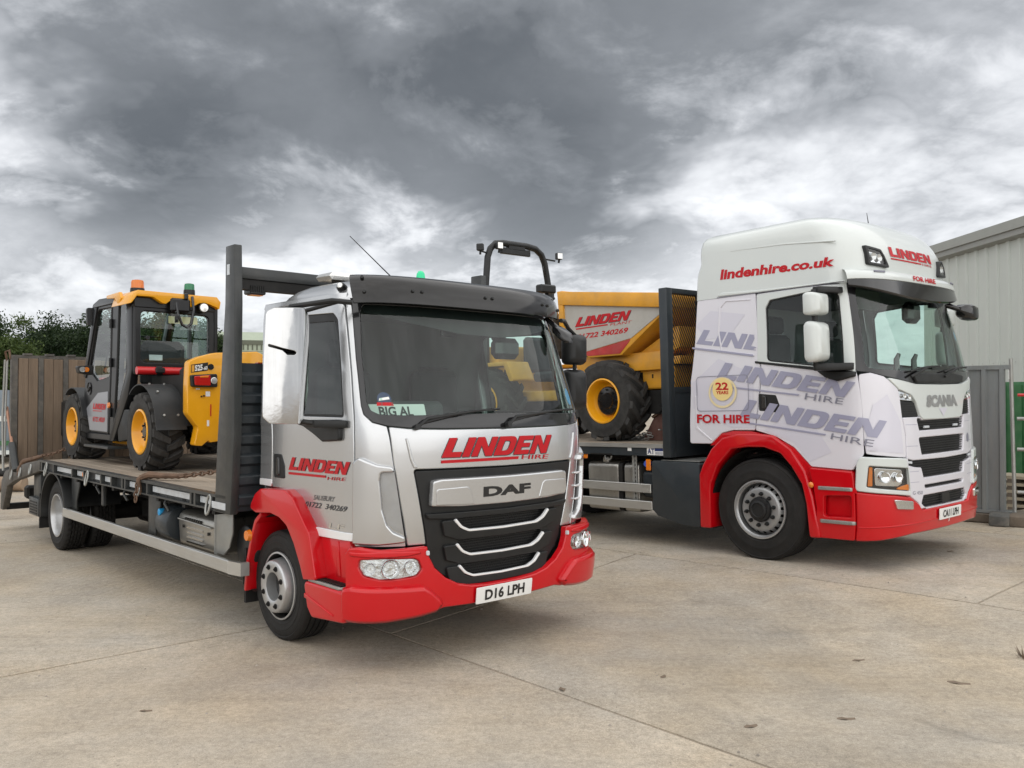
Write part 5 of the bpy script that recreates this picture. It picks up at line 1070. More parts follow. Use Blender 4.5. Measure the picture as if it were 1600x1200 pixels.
panel('for_hire_frame', K, [(-K.ux(x, z), z) for x, z in bx], HIREG, cabS, [[(-K.ux(x, z), z) for x, z in rnd([(-.739, 1.588), (-.076, 1.588), (-.068, 1.964), (-.736, 1.966)], .046)]], sheet=True, off=.011)
side_print('medal_wreath', disc(30, .86), [(-.585, 1.615), (-.215, 1.615), (-.215, 1.955), (-.585, 1.955)], GOLDP, .0115)
side_print('medal_disc', disc(30), [(-.530, 1.695), (-.265, 1.695), (-.265, 1.945), (-.530, 1.945)], GOLD, .012)
side_print('medal_number', text('22', .03), [(-.480, 1.815), (-.315, 1.812), (-.315, 1.895), (-.480, 1.898)], VINYL, .014)
side_print('medal_word', text('YEARS', .03), [(-.478, 1.768), (-.318, 1.765), (-.318, 1.802), (-.478, 1.805)], VINYL, .014)
side_print('hire_lettering', text('FOR HIRE', .03), [(-.750, 1.449), (-.062, 1.447), (-.060, 1.538), (-.748, 1.550)], VINYL, .010)
# ---- running gear, tanks, guards
for s in (-1, 1): wheel(T_, 0, 1.195, s, .538, .305, .34, 'steer')
for s in (-1, 1):
    for x in (-4.2,): wheel(T_, x, 1.19, s, .525, .30, .30, 'rear'); wheel(T_, x, .85, s, .525, .30, .30, 'rear', name='inner_wheel')
ch = MB()
for s in (-1, 1): ch.box((-7.2, s*.36, .78), (1.1, s*.45, 1.04))
for x in (-6.9, -5.5, -3.4, -2.4, -1.4, -.4, .6): ch.box((x, -.36, .82), (x+.1, .36, 1.0))
ch.cyl((0, -1.1, .52), (0, 1.1, .52), .10, n=14).cyl((-4.2, -1.1, .52), (-4.2, 1.1, .52), .14, n=14).box((-.4, -.5, .5), (1.1, .5, 1.3)).box((.9, -.95, .4), (1.28, .95, 1.4)).box((-3.4, .5, .4), (-1.5, 1.15, 1.0), ch=.06).box((-.75, .6, .4), (-1.4, 1.18, 1.0), ch=.05)
ch.box((-.72, -.9, 1.05), (.9, .9, 1.28)); ch.build('chassis', CHASS, T_)
MB().tube([(-.3, -.9, 1.1), (.1, -.95, 1.16), (.3, -.9, 1.05)], .02).tube([(-.35, -.9, 1.02), (.0, -.95, 1.1), (.35, -.9, 1.0)], .015).build('brake_hoses', BLACKG, T_, smooth=40)
MB().prism(rnd([(-1.425, .42), (-1.35, .36), (-1.0, .285), (-.745, .275), (-.73, .985), (-.76, 1.0), (-1.40, 1.01), (-1.425, .99)], .02), 'y', -1.05, -1.232).build('side_locker', GREYB, T_, bevel=.012)
MB().box((-1.30, -1.2, 1.01), (-.75, -.6, 1.018)).build('tread_plate', GALV, T_)
for a, b in ((-2.55, -2.03), (-1.94, -1.70)): MB().prism(rnd([(-1.15, .36), (-.62, .36), (-.62, .96), (-1.15, .96)], [.05, .05, .07, .07], 5), 'x', a, b).build('fuel_tank', STAIN, T_, bevel=.025, seg=3)
MB().prism(rnd([(-1.155, .355), (-.62, .355), (-.62, .966), (-1.155, .966)], .06), 'x', -2.02, -1.955).build('tank_strap', CHASS, T_)
MB().cyl((-2.30, -1.05, .95), (-2.30, -1.05, 1.02), .055, n=16).build('tank_cap', STAIN, T_, bevel=.01)
MB().tube([(-2.16+.055*math.cos(t), -1.18, 1.045+.05*math.sin(t)) for t in [math.pi*(1+k/10) for k in range(11)]], .010, 6).build('rope_hook', GALV, T_, smooth=40)
MB().prism(rnd([(-1.13, .55), (-.7, .55), (-.7, .87), (-1.13, .87)], .05), 'x', -1.66, -1.43).build('def_tank', GREYB, T_, bevel=.03); MB().cyl((-1.56, -1.10, .95), (-1.56, -1.17, .965), .042, n=16).build('def_cap', BLUEC, T_, bevel=.008)
MB().box((-1.53, -1.22, .885), (-1.455, -1.20, 1.02), ch=.012).build('side_marker', AMBER, T_); MB().box((-2.60, -1.22, 1.00), (-2.49, -1.20, 1.06), ch=.01).build('side_marker', AMBER, T_)
for x in (-1.74, -3.3): 
    g = MB().box((x-.04, -1.17, .42), (x-.005, -1.13, 1.07)).box((x+.0, -1.17, .42), (x+.035, -1.165, 1.07)); 
    g.build('guard_stanchion', GALV, T_)
st = MB()
for k in range(12): st.box((-1.739, -1.1712, .48+.05*k), (-1.728, -1.1702, .505+.05*k))
st.build('stanchion_slots', PRINTK, T_)
for s in (-1, 1):
    for z0, z1, a in ((.618, .7235, -1.46), (.4145, .5185, -1.445)): MB().box((-3.4, s*1.185, z0), (a, s*1.222, z1), ch=.006).build('side_guard', ALU, T_)
    MB().box((-7.2, s*1.20, 1.158), (-1.235, s*1.25, 1.2035)).build('side_rail', ALU, T_)
    MB().box((-7.2, s*1.20, 1.06), (-1.235, s*1.232, 1.156)).build('side_raft', GREYB, T_)
for k in range(18):
    y = -1.20+.1335*k; MB().box((-7.2, y, 1.175), (-1.22, y+.13, 1.208+.002*(k % 3)), ch=.004).build('deck_board', DECKW, T_)
for x in [-1.6-.6*k for k in range(9)]: MB().box((x, -1.19, 1.06), (x+.08, 1.19, 1.17)).build('cross_member', CHASS, T_)
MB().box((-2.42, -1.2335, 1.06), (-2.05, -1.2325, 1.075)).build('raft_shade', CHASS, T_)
MB().box((-1.79, -1.236, 1.115), (-1.73, -1.233, 1.155)).build('raft_label', PLATEW, T_)
al = MB().box((-1.485, -1.238, 1.073), (-1.238, -1.234, 1.160)).build('maker_plate', PLATEW, T_)
AF = Flat((-1.485, -1.2385, 1.073), (1, 0, 0), (0, 0, 1))
print_on('plate_band', AF, RECT, quad((.12, .048), (.243, .048), (.243, .083), (.12, .083)), NAVY, al, .001); print_on('plate_letters', AF, text('AT', .03), quad((.01, .012), (.115, .012), (.115, .078), (.01, .078)), NAVY, al, .001)
for k in range(3): print_on('plate_band', AF, RECT, quad((.125, .010+.011*k), (.24, .010+.011*k), (.24, .014+.011*k), (.125, .014+.011*k)), NAVY, al, .001)
# ---- headboard with mesh
hb = sub('headboard', T_)
for s in (-1, 1): MB().prism([(-1.235, 1.05), (-1.12, 1.05), (-1.115, 3.03), (-1.235, 3.03)], 'y', s*1.14, s*1.25).build('headboard_post', GREYB, hb, bevel=.008)
MB().box((-1.22, -1.14, 2.97), (-1.12, 1.14, 3.03)).build('top_beam', GREYB, hb, bevel=.006)
MB().box((-1.20, -1.14, 1.05), (-1.14, 1.14, 1.83)).box((-1.21, -1.14, 1.80), (-1.13, 1.14, 1.87)).build('headboard_panel', GREYB, hb, bevel=.006)
for y in (-.55, 0, .55): MB().box((-1.21, y-.03, 1.87), (-1.15, y+.03, 2.97)).build('mesh_post', GREYB, hb)
em = MB(); a_, b_ = .042, .019
for i in range(55):
    for j in range(30):
        y = -1.14+i*a_+(a_/2 if j % 2 else 0); z = 1.87+j*2*b_
        if y < 1.12:
            for sg in (-1, 1): em.add([(-1.165, y+a_/2*(1 if sg > 0 else -1)*0, z-.008), (-1.165, y+sg*a_/2, z+2*b_-.008), (-1.158, y+sg*a_/2, z+2*b_+.008), (-1.158, y, z+.008)], [(0, 1, 2, 3)])
emo = em.build('expanded_mesh', GREYB, hb); emo['kind'] = 'stuff'
# ------------------------------------------------------------------ lugged machine tyres
def lug_wheel(parent, x, y_out, s, zc, r, rr, w, m_rim, lugs=20, lug_h=.032, sweep=.55, hub=.10, dish=.10, lug_w=.055):
    e = sub('wheel', parent, (x, y_out, zc-.008)); A = Vector((0, -s, 0)); rb_ = r-lug_h
    P = [(rr-.02, .05), (rr, .02), (rr+.015, .004), (rr+.03, .0), (rr+(r-rr)*.35, -.006), (rr+(r-rr)*.4, -.002), (rr+(r-rr)*.7, -.002), (rb_-.02, .012), (rb_, .04), (rb_+.004, w*.5), (rb_, w-.04), (rb_-.02, w-.012), (rr+.03, w), (rr, w-.02)]
    b = MB().lathe(P, (0, 0, 0), A, 72); t = b.build('tyre', RUBBERD, e, smooth=40)
    L = MB(); a = A.orthogonal().normalized(); c = A.cross(a)
    if s > 0: c = -c
    def at(th, rad, h): return (a*math.cos(th)+c*math.sin(th))*rad+A*h
    for k in range(lugs):
        for half in (0, 1):
            th0 = 2*math.pi*(k+.5*half)/lugs; n = 4; rows = []
            for i in range(n+1):
                t_ = i/n; h = (.004+(w*.53-.004)*t_) if not half else (w-.004-(w*.53-.004)*t_)
                th = th0+sweep*(t_**.9)*(w*.5/r)*1.; drop = .030*(1-t_)**3 if t_ < .4 else 0; wd = lug_w*(1.15-.35*t_)/2/r
                top = r-drop*.6; bot = rb_-.02-(.03 if i == 0 else 0)
                rows.append([at(th-wd*1.25, bot, h), at(th-wd*.85, top, h), at(th+wd*.85, top, h), at(th+wd*1.25, bot, h)])
            L.loft(rows, closed=False, cap0=True, cap1=True)
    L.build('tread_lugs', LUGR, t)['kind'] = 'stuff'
    MB().lathe([(rr+.004, .025), (rr+.006, .002), (rr-.012, -.004), (rr-.022, .010), (rr-.03, dish*.7), (rr-.05, dish), (hub+.04, dish+.02), (hub, dish+.02)], (0, 0, 0), A, 48).build('rim', m_rim, e, smooth=40)
    h_ = MB().lathe([(hub+.012, dish+.025), (hub+.012, dish-.02), (hub, dish-.03), (hub*.6, dish-.035), (hub*.55, dish-.05), (0, dish-.05)], (0, 0, 0), A, 32)
    for k in range(8): t_ = 2*math.pi*k/8; p = Vector((math.cos(t_), 0, math.sin(t_)))*hub*.82; h_.cyl(p+A*(dish-.02), p+A*(dish-.05), .012, n=8)
    h_.build('hub', BLACKG if m_rim is YELLOW else CHASS, e, smooth=35)
    MB().lathe([(rr, w-.03), (rr-.03, w*.6), (0, w*.6)], (0, 0, 0), A, 32).build('brake_drum', CHASS, e)
    return e
def rebase(t, off):
    for o in list(t.children): o.location = Vector(o.location)-Vector(off)

# ------------------------------------------------------------------ small yellow telehandler on the silver truck
hb_off = (-4.4, 0, 1.036)
H = thing('telehandler', 'small yellow and black telehandler with glazed cab chained on the truck deck', 'telehandler', M_D @ Matrix.Translation(hb_off))
DZ = 1.036
for x in (-3.255, -5.59):
    for s in (-1, 1): lug_wheel(H, x, s*.92, s, DZ+.408, .412, .228, .33, YELLOW, lugs=16, lug_h=.044, sweep=.55, hub=.10, dish=.10, lug_w=.085)
LS = Flat((0, -.855, 0), (1, 0, 0), (0, 0, 1)); RSd = Flat((0, .02, 0), (-1, 0, 0), (0, 0, 1)); BK = Flat((-3.60, 0, 0), (0, 1, 0), (0, 0, 1))
hc = sub('cab', H)
# left side: pillars, door with its pane, rear quarter pane
dO = rnd([(-4.31, 2.85), (-4.78, 2.862), (-4.875, 2.82), (-5.150, 2.105), (-5.245, 2.035), (-5.295, 1.81), (-5.19, 1.665), (-5.065, 1.385), (-4.395, 1.375), (-4.335, 2.05)], [.02, .05, .05, .06, .03, .04, .04, .04, .03, .02])
dG = rnd([(-4.345, 2.80), (-4.765, 2.805), (-4.83, 2.77), (-5.10, 2.125), (-4.80, 1.985), (-4.385, 2.03)], [.02, .04, .03, .03, .04, .03])
hd = panel('door', LS, dO, MACH, hc, [dG], t=.05, bev=.014, off=.012, d=.06)
panel('door_pane', LS, dG, THGLASS, hd, sheet=True, off=-.005)
panel('door_panel', LS, rnd([(-4.405, 1.858), (-4.755, 1.843), (-5.175, 1.665), (-5.045, 1.405), (-4.42, 1.398)], [.01, .03, .02, .02, .01]), GREYPAN, hd, t=.014, bev=.004, off=.018)
logo_on(LS, (-4.92, 1.655), (-4.48, 1.648), (-4.455, 1.715), (-4.895, 1.722), hd, bar=((-4.92, 1.630), (-4.6, 1.628), (-4.6, 1.637), (-4.92, 1.640)), shadow=False, off=.020)
print_on('telephone_lettering', LS, text('01722 340269', .03), quad((-4.93, 1.508), (-4.50, 1.505), (-4.49, 1.565), (-4.92, 1.568)), VINYL, hd, .020)
MB().lathe([(.075, .008), (.070, .0), (.058, -.03), (0, -.035)], (-5.075, -.868, 1.895), (0, -1, 0), 24).build('door_handle', BLACKG, hd, smooth=50)
MB().cyl((-5.12, -.87, 1.87), (-5.04, -.87, 1.905), .014, n=8).build('handle_bar', BLACKP, hd)
panel('hinge_pillar', LS, rnd([(-4.10, 2.865), (-4.295, 2.865), (-4.325, 2.05), (-4.385, 1.37), (-4.26, 1.37), (-4.16, 2.05)], .02), MACH, hc, t=.08, bev=.012, off=.004)
for z in (2.62, 2.18, 1.62): MB().cyl((-4.31, -.875, z-.05), (-4.31, -.875, z+.05), .018, n=10).build('hinge', MACH, hc)
MB().cyl((-4.36, -.868, 1.70), (-4.36, -.885, 1.70), .035, .03, 16).build('side_marker', AMBER, hc, smooth=40)
panel('quarter_pane', LS, [(-4.16, 2.83), (-3.83, 2.82), (-3.81, 2.15), (-4.16, 1.62), (-4.18, 2.05)], THGLASS, hc, sheet=True, off=-.012)
cp = MB().prism(rnd([(-3.835, 2.86), (-3.66, 2.86), (-3.64, 2.08), (-3.76, 1.80), (-4.22, 1.30), (-4.36, 1.30), (-4.32, 1.38), (-3.82, 2.06)], [.02, .02, .05, .1, .03, .02, .02, .1]), 'y', -.87, -.79); cp.build('rear_pillar', MACH, hc, bevel=.018)
MB().prism(rnd([(-3.72, 2.86), (-3.58, 2.86), (-3.58, 1.8), (-3.72, 1.8)], .02), 'y', -.02, .05).build('rear_pillar', MACH, hc, bevel=.012)
MB().prism(rnd([(-4.78, 2.87), (-4.92, 2.85), (-5.28, 2.04), (-5.20, 2.02)], .02), 'y', -.88, -.82).build('front_pillar', MACH, hc, bevel=.008); MB().prism(rnd([(-4.78, 2.87), (-4.92, 2.85), (-5.28, 2.04), (-5.20, 2.02)], .02), 'y', -.02, .04).build('front_pillar', MACH, hc, bevel=.008)
panel('off_side_pane', RSd, [(3.75, 2.82), (4.85, 2.82), (5.15, 2.1), (3.75, 2.1)], THGLASS, hc, sheet=True); MB().box((-5.2, -.0, 1.5), (-3.7, .03, 2.1)).box((-4.33, -.0, 2.1), (-4.28, .03, 2.84)).build('off_side_panel', MACH, hc)
FRt = Flat((-4.9, 0, 2.83), (0, -1, 0), (-.36, 0, -.8)); panel('front_pane', Flat((-4.93, 0, 2.80), (0, 1, 0), (.40, 0, .9)) if False else Flat((-4.9, 0, 2.83), (0, -1, 0), (.40, 0, .9)), [(.02, 0), (.84, 0), (.84, -.85), (.02, -.85)], THGLASS, hc, sheet=True)
gd = MB()
for y in (-.6, -.35): gd.tube([(-5.02, y, 2.82), (-5.36, y-.02, 2.1)], .010, 6)
gd.tube([(-5.15, -.8, 2.55), (-5.15, -.05, 2.55)], .010, 6); gd.build('window_guard', MACH, hc)
# rear frame and pane
fO = rnd([(-.86, 2.03), (.03, 2.03), (.03, 2.80), (-.86, 2.80)], .04); fI = rnd([(-.795, 2.165), (-.055, 2.165), (-.055, 2.70), (-.80, 2.715)], .06)
panel('rear_frame', BK, fO, MACH, hc, [fI], t=.06, bev=.012, off=.02); panel('rear_pane', BK, fI, THGLASS, hc, sheet=True, off=.006)
panel('roof_rear', BK, rnd([(-.875, 2.75), (.02, 2.75), (.02, 2.86), (-.875, 2.86)], .03), MACH, hc, t=.06, bev=.01, off=.03)
panel('pane_sticker', BK, [(-.70, 2.19), (-.56, 2.19), (-.56, 2.25), (-.70, 2.25)], REFLW, hc, t=.003, bev=.001, off=-.004); panel('pane_label', BK, [(-.50, 2.60), (-.18, 2.60), (-.18, 2.68), (-.50, 2.68)], GOLDP, hc, t=.003, bev=.001, off=.004)
MB().cyl((-3.585, -.73, 2.43), (-3.56, -.73, 2.43), .022, n=14).build('pane_fixing', BLACKG, hc)
# roof: dark front half, yellow rear cap with a notched edge over the rear pane
MB().prism(rnd([(-3.9, 2.84), (-3.9, 2.905), (-4.70, 2.925), (-4.92, 2.88), (-4.95, 2.84)], [.01, .02, .05, .05, .02]), 'y', -.885, .05).build('roof', MACH, hc, bevel=.02)
yO = [(-.945, 2.775), (-.915, 2.87), (-.86, 2.925), (.0, 2.915), (.045, 2.86), (.03, 2.775), (.0, 2.80), (-.10, 2.835), (-.20, 2.835), (-.275, 2.785), (-.335, 2.785), (-.365, 2.85), (-.50, 2.855), (-.565, 2.80), (-.60, 2.805), (-.70, 2.865), (-.87, 2.865), (-.92, 2.79)]
MB().prism(rnd(yO, .012), 'x', -4.08, -3.50).build('roof_cap', YELLOW, hc, bevel=.006)
MB().prism(rnd([(-4.28, 2.925), (-3.86, 2.93), (-3.80, 2.86), (-3.88, 2.78), (-4.0, 2.87), (-4.28, 2.89)], .02), 'y', -.935, -.90).build('roof_edge', YELLOW, hc, bevel=.006)
MB().lathe([(0, .020), (.045, .018), (.052, .0)], (-3.50, -.15, 2.785), (1, 0, 0), 24).build('work_lamp', CLEARL, hc, smooth=50); MB().lathe([(.056, .012), (.06, -.02), (.02, -.04)], (-3.50, -.15, 2.785), (1, 0, 0), 24).build('lamp_shell', MACH, hc, smooth=50)
def beacon(p, r, h, m, nm):
    MB().lathe([(0, h), (r*.5, h*.99), (r*.85, h*.94), (r*.95, h*.8), (r, .02)], p, (0, 0, 1), 24).build(nm, m, hc, smooth=50); MB().lathe([(r*1.06, .022), (r*1.1, -.01), (r*1.1, -.04)], p, (0, 0, 1), 24).build('beacon_base', MACH, hc)
beacon((-3.72, -.79, 2.945), .068, .115, AMBERB, 'orange_beacon'); beacon((-3.57, -.285, 2.955), .056, .095, GREENB, 'green_beacon')
cb = MB(); cb.tube([(-3.50, -.46, 2.85), (-3.47, -.45, 2.70), (-3.47, -.40, 2.58), (-3.47, -.35, 2.555), (-3.47, -.30, 2.60), (-3.48, -.27, 2.75), (-3.50, -.28, 2.90)], .016, 8); cb.tube([(-3.47+.006*math.sin(t*9), -.46+.02*math.cos(t*9), 2.72-.02*t) for t in np.linspace(0, 6, 60)], .006, 5); cb.build('hose_loop', BLACKG, hc, smooth=40)
MB().box((-3.53, -.52, 2.72), (-3.48, -.30, 2.87), ch=.02).box((-3.52, -.37, 2.86), (-3.47, -.33, 2.93), ch=.01).build('hose_bracket', MACH, hc)
# inside the cab
MB().box((-3.95, -.70, 1.9), (-3.80, -.22, 2.42), ch=.06).box((-4.4, -.70, 1.75), (-3.9, -.22, 1.92), ch=.04).build('seat', SEAT, hc, smooth=30)
c = Vector((-4.72, -.46, 2.02)); MB().tube([c+Vector((math.sin(t)*.06, math.cos(t)*.17, math.sin(t)*.16)) for t in [2*math.pi*k/28 for k in range(28)]], .013, 7, True).tube([c, (-4.9, -.46, 1.7)], .03).build('steering_wheel', MACH, hc, smooth=40)
MB().box((-5.2, -.8, 1.45), (-4.9, -.05, 1.95)).box((-5.2, -.82, 1.36), (-3.65, .0, 1.42)).build('cab_console', CABIN, hc); MB().box((-5.0, -.83, 1.86), (-4.45, -.80, 2.02)).build('control_panel', REDT, hc)
MB().box((-5.24, -.86, 1.30), (-4.2, -.75, 1.375), ch=.01).build('sill', MACH, hc); MB().box((-5.0, -.95, 1.215), (-4.15, -.72, 1.245), ch=.006).build('entry_step', GREYP, H)
# mirror and front lamp on the near side
MB().tube([(-4.95, -.84, 2.76), (-4.98, -.88, 2.80)], .012).loft([[(-5.0+.03*sx*.3, -.885+.055*sx, 2.74+.105*sz) for sx, sz in rnd([(-.8, -1), (.7, -.9), (1, 1), (-1, 1)], .4, 4)], [(-4.96+.03*sx*.3, -.885+.055*sx, 2.74+.105*sz) for sx, sz in rnd([(-.8, -1), (.7, -.9), (1, 1), (-1, 1)], .4, 4)]], cap0=True, cap1=True).build('mirror', MACH, hc, smooth=30)
fl = MB().prism(rnd([(-1.05, 2.155), (-.87, 2.17), (-.88, 2.05), (-1.03, 2.075)], .02), 'x', -5.02, -4.90).build('front_lamp', BLACKP, H, bevel=.01)
MB().cyl((-4.90, -1.0, 2.115), (-4.888, -1.0, 2.115), .032, n=16).build('lamp_lens', CLEARL, fl); MB().cyl((-4.90, -.955, 2.115), (-4.888, -.955, 2.115), .028, n=16).build('indicator', AMBER, fl)
# fenders
def fender(x, r, a0, a1, y0, y1, tail=None):
    n = 18; P = [(x+r*math.cos(a0+(a1-a0)*k/n), DZ+.408+r*math.sin(a0+(a1-a0)*k/n)) for k in range(n+1)]
    if tail: P += tail
    Q = inset(P[::-1] if area(P) > 0 else P, 0); b = MB(); t = .012
    V = []; F = []; c = (x, DZ+.408)
    for (px_, pz) in P:
        d = Vector((px_-c[0], pz-c[1])).normalized()*t
        V += [(px_, y0, pz), (px_, y1, pz), (px_-d.x, y1, pz-d.y), (px_-d.x, y0, pz-d.y)]
    m = len(P)
    for i in range(m-1):
        for k in range(4): F.append((i*4+k, i*4+(k+1) % 4, i*4+4+(k+1) % 4, i*4+4+k))
    F += [(0, 3, 2, 1), tuple((m-1)*4+k for k in range(4))]
    return b.add(V, F).build('fender', FEND, H, smooth=40)
for s in (-1, 1):
    f = fender(-3.255, .485, R(128), R(8), s*.925, s*.62, [(-2.755, DZ+.43)]) if s < 0 else fender(-3.255, .485, R(128), R(8), s*.62, s*.925, [(-2.755, DZ+.43)])
    bl = MB()
    for t, y in ((80, .85), (80, .70), (20, .84), (20, .70), (55, .84)): bl.cyl((-3.255+.485*math.cos(R(t)), s*y, DZ+.408+.485*math.sin(R(t))), (-3.255+.50*math.cos(R(t)), s*y, DZ+.408+.50*math.sin(R(t))), .012, n=8)
    bl.build('fender_bolts', GALV, f)
    fender(-5.59, .47, R(125), R(15), s*.925, s*.62) if s < 0 else fender(-5.59, .47, R(125), R(15), s*.62, s*.925)
# chassis, red bar, rear tower, engine cover, boom
hx = MB().box((-6.0, -.45, 1.32), (-2.75, .45, 1.62), ch=.03).box((-3.75, -.62, 1.5), (-2.75, .5, 2.02)).cyl((-3.255, -.75, 1.444), (-3.255, .75, 1.444), .09, n=14).cyl((-5.59, -.75, 1.444), (-5.59, .75, 1.444), .09, n=14).box((-2.9, -.55, 1.42), (-2.66, .5, 1.66), ch=.02)
hx.build('chassis', CHASS, H); MB().box((-3.1, -.58, 1.66), (-2.72, .5, 2.10), ch=.03).build('engine_housing', BLACKP, H)
MB().box((-5.1, -.6, 1.24), (-3.7, -.3, 1.33)).box((-5.95, -.62, 1.62), (-5.5, -.5, 1.83)).build('axle_carrier', YELLOW, H, bevel=.01)
MB().prism(rnd([(-4.16, 1.66), (-3.74, 1.66), (-3.74, 1.34), (-4.08, 1.30)], .03), 'y', -.86, -.55).build('tank_side', FEND, H, bevel=.015)
rbx = MB().cyl((-3.52, -.86, 2.075), (-3.52, .02, 2.075), .042, n=16).build('red_bar', REDT, H, smooth=40)
MB().cyl((-3.52, -.66, 2.075), (-3.52, -.60, 2.075), .050, n=16).box((-3.54, -.68, 2.05), (-3.46, -.58, 2.11), ch=.01).build('bar_clamp', BLACKP, rbx)
MB().tube([(-3.46, -.34, 2.11), (-3.42, -.24, 2.06), (-3.40, -.18, 1.98)], .055, 10).tube([(-3.46, -.40, 2.0), (-3.44, -.30, 1.93), (-3.42, -.15, 1.9)], .035, 8).build('hose_bundle', BLACKG, H, smooth=40)
rt = MB().prism(rnd([(-.672, 2.148), (-.56, 2.198), (-.40, 2.242), (.05, 2.27), (.12, 2.24), (.12, 1.36), (-.36, 1.345), (-.445, 1.335), (-.470, 1.355), (-.535, 1.302), (-.612, 1.310), (-.575, 1.49), (-.682, 1.63), (-.683, 1.9)], [.05, .1, .1, .03, .03, .02, .02, .01, .01, .02, .02, .04, .06, .1]), 'x', -2.72, -2.60).build('counterweight', YELLOW, H, bevel=.03, seg=3)
BKr = Flat((-2.60, 0, 0), (0, 1, 0), (0, 0, 1))
tl = panel('tail_lamp', BKr, rnd([(-.655, 1.895), (-.665, 2.012), (-.40, 2.028), (-.395, 1.893)], .02), BLACKP, H, t=.05, bev=.008, off=.05)
panel('red_lens', BKr, rnd([(-.632, 1.910), (-.640, 2.000), (-.474, 2.013), (-.470, 1.908)], .015), REDL, tl, t=.02, bev=.006, off=.062); panel('amber_lens', BKr, rnd([(-.58, 1.985), (-.585, 2.002), (-.49, 2.010), (-.50, 1.988)], .006), AMBER, tl, t=.02, bev=.004, off=.066)
MB().lathe([(.034, .066), (.030, .070), (0, .072)], (-2.60, -.440, 1.958), (1, 0, 0), 20).build('clear_lens', CLEARL, tl, smooth=40)
np_ = panel('model_plate', BKr, [(-.652, 2.035), (-.650, 2.115), (-.478, 2.143), (-.478, 2.062)], PRINTK, H, t=.004, bev=.001, off=.004)
print_on('plate_mark', BKr, RECT, quad((-.646, 2.042), (-.618, 2.046), (-.618, 2.112), (-.646, 2.108)), YELLOWD, np_, .0055)
print_on('model_lettering', BKr, text('525', .04), quad((-.612, 2.050), (-.535, 2.062), (-.535, 2.122), (-.612, 2.110)), PLATEW, np_, .0055); print_on('model_lettering', BKr, text('-60', .03), quad((-.530, 2.062), (-.484, 2.070), (-.484, 2.108), (-.530, 2.100)), PLATEW, np_, .0055)
MB().cyl((-2.60, -.450, 2.098), (-2.59, -.450, 2.098), .030, n=18).build('filler_cap', BLACKG, H)
for a in ([(-.60, 1.868), (-.56, 1.868), (-.56, 1.882), (-.60, 1.882)], [(-.50, 1.80), (-.455, 1.80), (-.455, 1.85), (-.50, 1.85)], [(-.485, 1.50), (-.462, 1.50), (-.462, 1.56), (-.485, 1.56)]): panel('sticker', BKr, a, PLATEW, H, t=.002, bev=.0005, off=.003)
panel('sticker', BKr, [(-.452, 1.60), (-.44, 1.60), (-.44, 1.72), (-.452, 1.72)], REDT, H, t=.002, bev=.0005, off=.003)
for y, z in ((-.545, 1.80), (-.52, 1.805)): MB().cyl((-2.60, y, z), (-2.585, y, z), .008, n=8).build('bolt', CHASS, H)
MB().box((-4.9, .42, 1.62), (-3.0, .90, 2.14), ch=.05).build('engine_cover', GREYP, H, bevel=.01); MB().box((-4.9, .40, 2.14), (-2.98, .91, 2.245), ch=.03).build('engine_cover_top', YELLOW, H, bevel=.01)
MB().prism([(-2.8, 2.24), (-2.8, 2.02), (-6.3, 1.62), (-6.6, 1.62), (-6.6, 1.85), (-6.3, 1.86)], 'y', .12, .38).build('boom', YELLOW, H, bevel=.015)
MB().box((-6.9, -.7, 1.25), (-6.6, .7, 1.75), ch=.03).build('fork_carriage', CHASS, H)
rebase(H, hb_off)
# lashing chains
def chain(name, label, P, r=.011, M=M_D, group=None):
    """welded links laid along a polyline, alternate links turned"""
    P = [Vector(p) for p in P]; pts = []; d = .042; acc = 0
    for a, b in zip(P, P[1:]):
        L_ = (b-a).length; u = (b-a)/L_; s_ = d-acc if pts else 0
        while s_ <= L_: pts.append((a+u*s_, u)); s_ += d
        acc = L_-(s_-d)
    t = thing(name, label, 'chain', M @ Matrix.Translation(P[0]), group)
    base = None
    for i, (p, u) in enumerate(pts):
        if base is None:
            lo = [(.031*math.cos(q)+(.0 if True else 0), .017*math.sin(q), 0) for q in [2*math.pi*k/12 for k in range(12)]]
            base = MB().tube(lo, r*.72, 5, True).build('chain_link', RUSTY, t, smooth=50); o = base
        else: o = base.copy(); link(o, t)
        q = u.to_track_quat('X', 'Z') @ Matrix.Rotation(R(90 if i % 2 else 12), 4, 'X').to_quaternion()
        o.location = p-P[0]; o.rotation_mode = 'QUATERNION'; o.rotation_quaternion = q
    return t
def onD(*p): return p
c1 = [(-2.27, -1.285, .86), (-2.27, -1.265, 1.03), (-2.25, -1.20, 1.062), (-2.08, -1.10, 1.068), (-1.86, -1.02, 1.08), (-1.62, -.86, 1.12), (-1.2, -.50, 1.24), (-.95, -.30, 1.30)]
chain('lashing_chain', 'rusty chain over the deck edge by the headboard of the silver truck', c1)
chain('lashing_chain', 'rusty chain slanting down to the tail of the silver truck beside the ramp', [(-6.62, -1.27, .82), (-6.60, -1.22, .975), (-6.40, -1.15, 1.02), (-6.1, -1.0, 1.08), (-5.85, -.72, 1.22)])
bd = thing('load_binder', 'rusty lever load binder lying across the deck edge', 'load binder', M_D @ Matrix.Translation((-2.2, -1.16, 1.06)))
MB().tube([(-.07, -.08, -.01), (.0, -.03, .02), (.12, .04, .015), (.30, .12, .02), (.40, .20, .03)], [.03, .034, .026, .022, .016], 8).build('binder_lever', RUSTY, bd, smooth=40); MB().tube([(-.07, -.09, -.16), (-.07, -.10, -.02), (-.03, -.05, .02)], .022, 8).build('binder_hook', RUSTY, bd, smooth=40)
cd = [P for P in ((-6.55, -1.24, .90), (-6.4, -1.16, .985), (-6.15, -1.08, 1.03))]
bd2 = thing('load_binder', 'rusty lever load binder at the tail of the silver truck near the ramp', 'load binder', M_D @ Matrix.Translation((-6.5, -1.2, .95)))
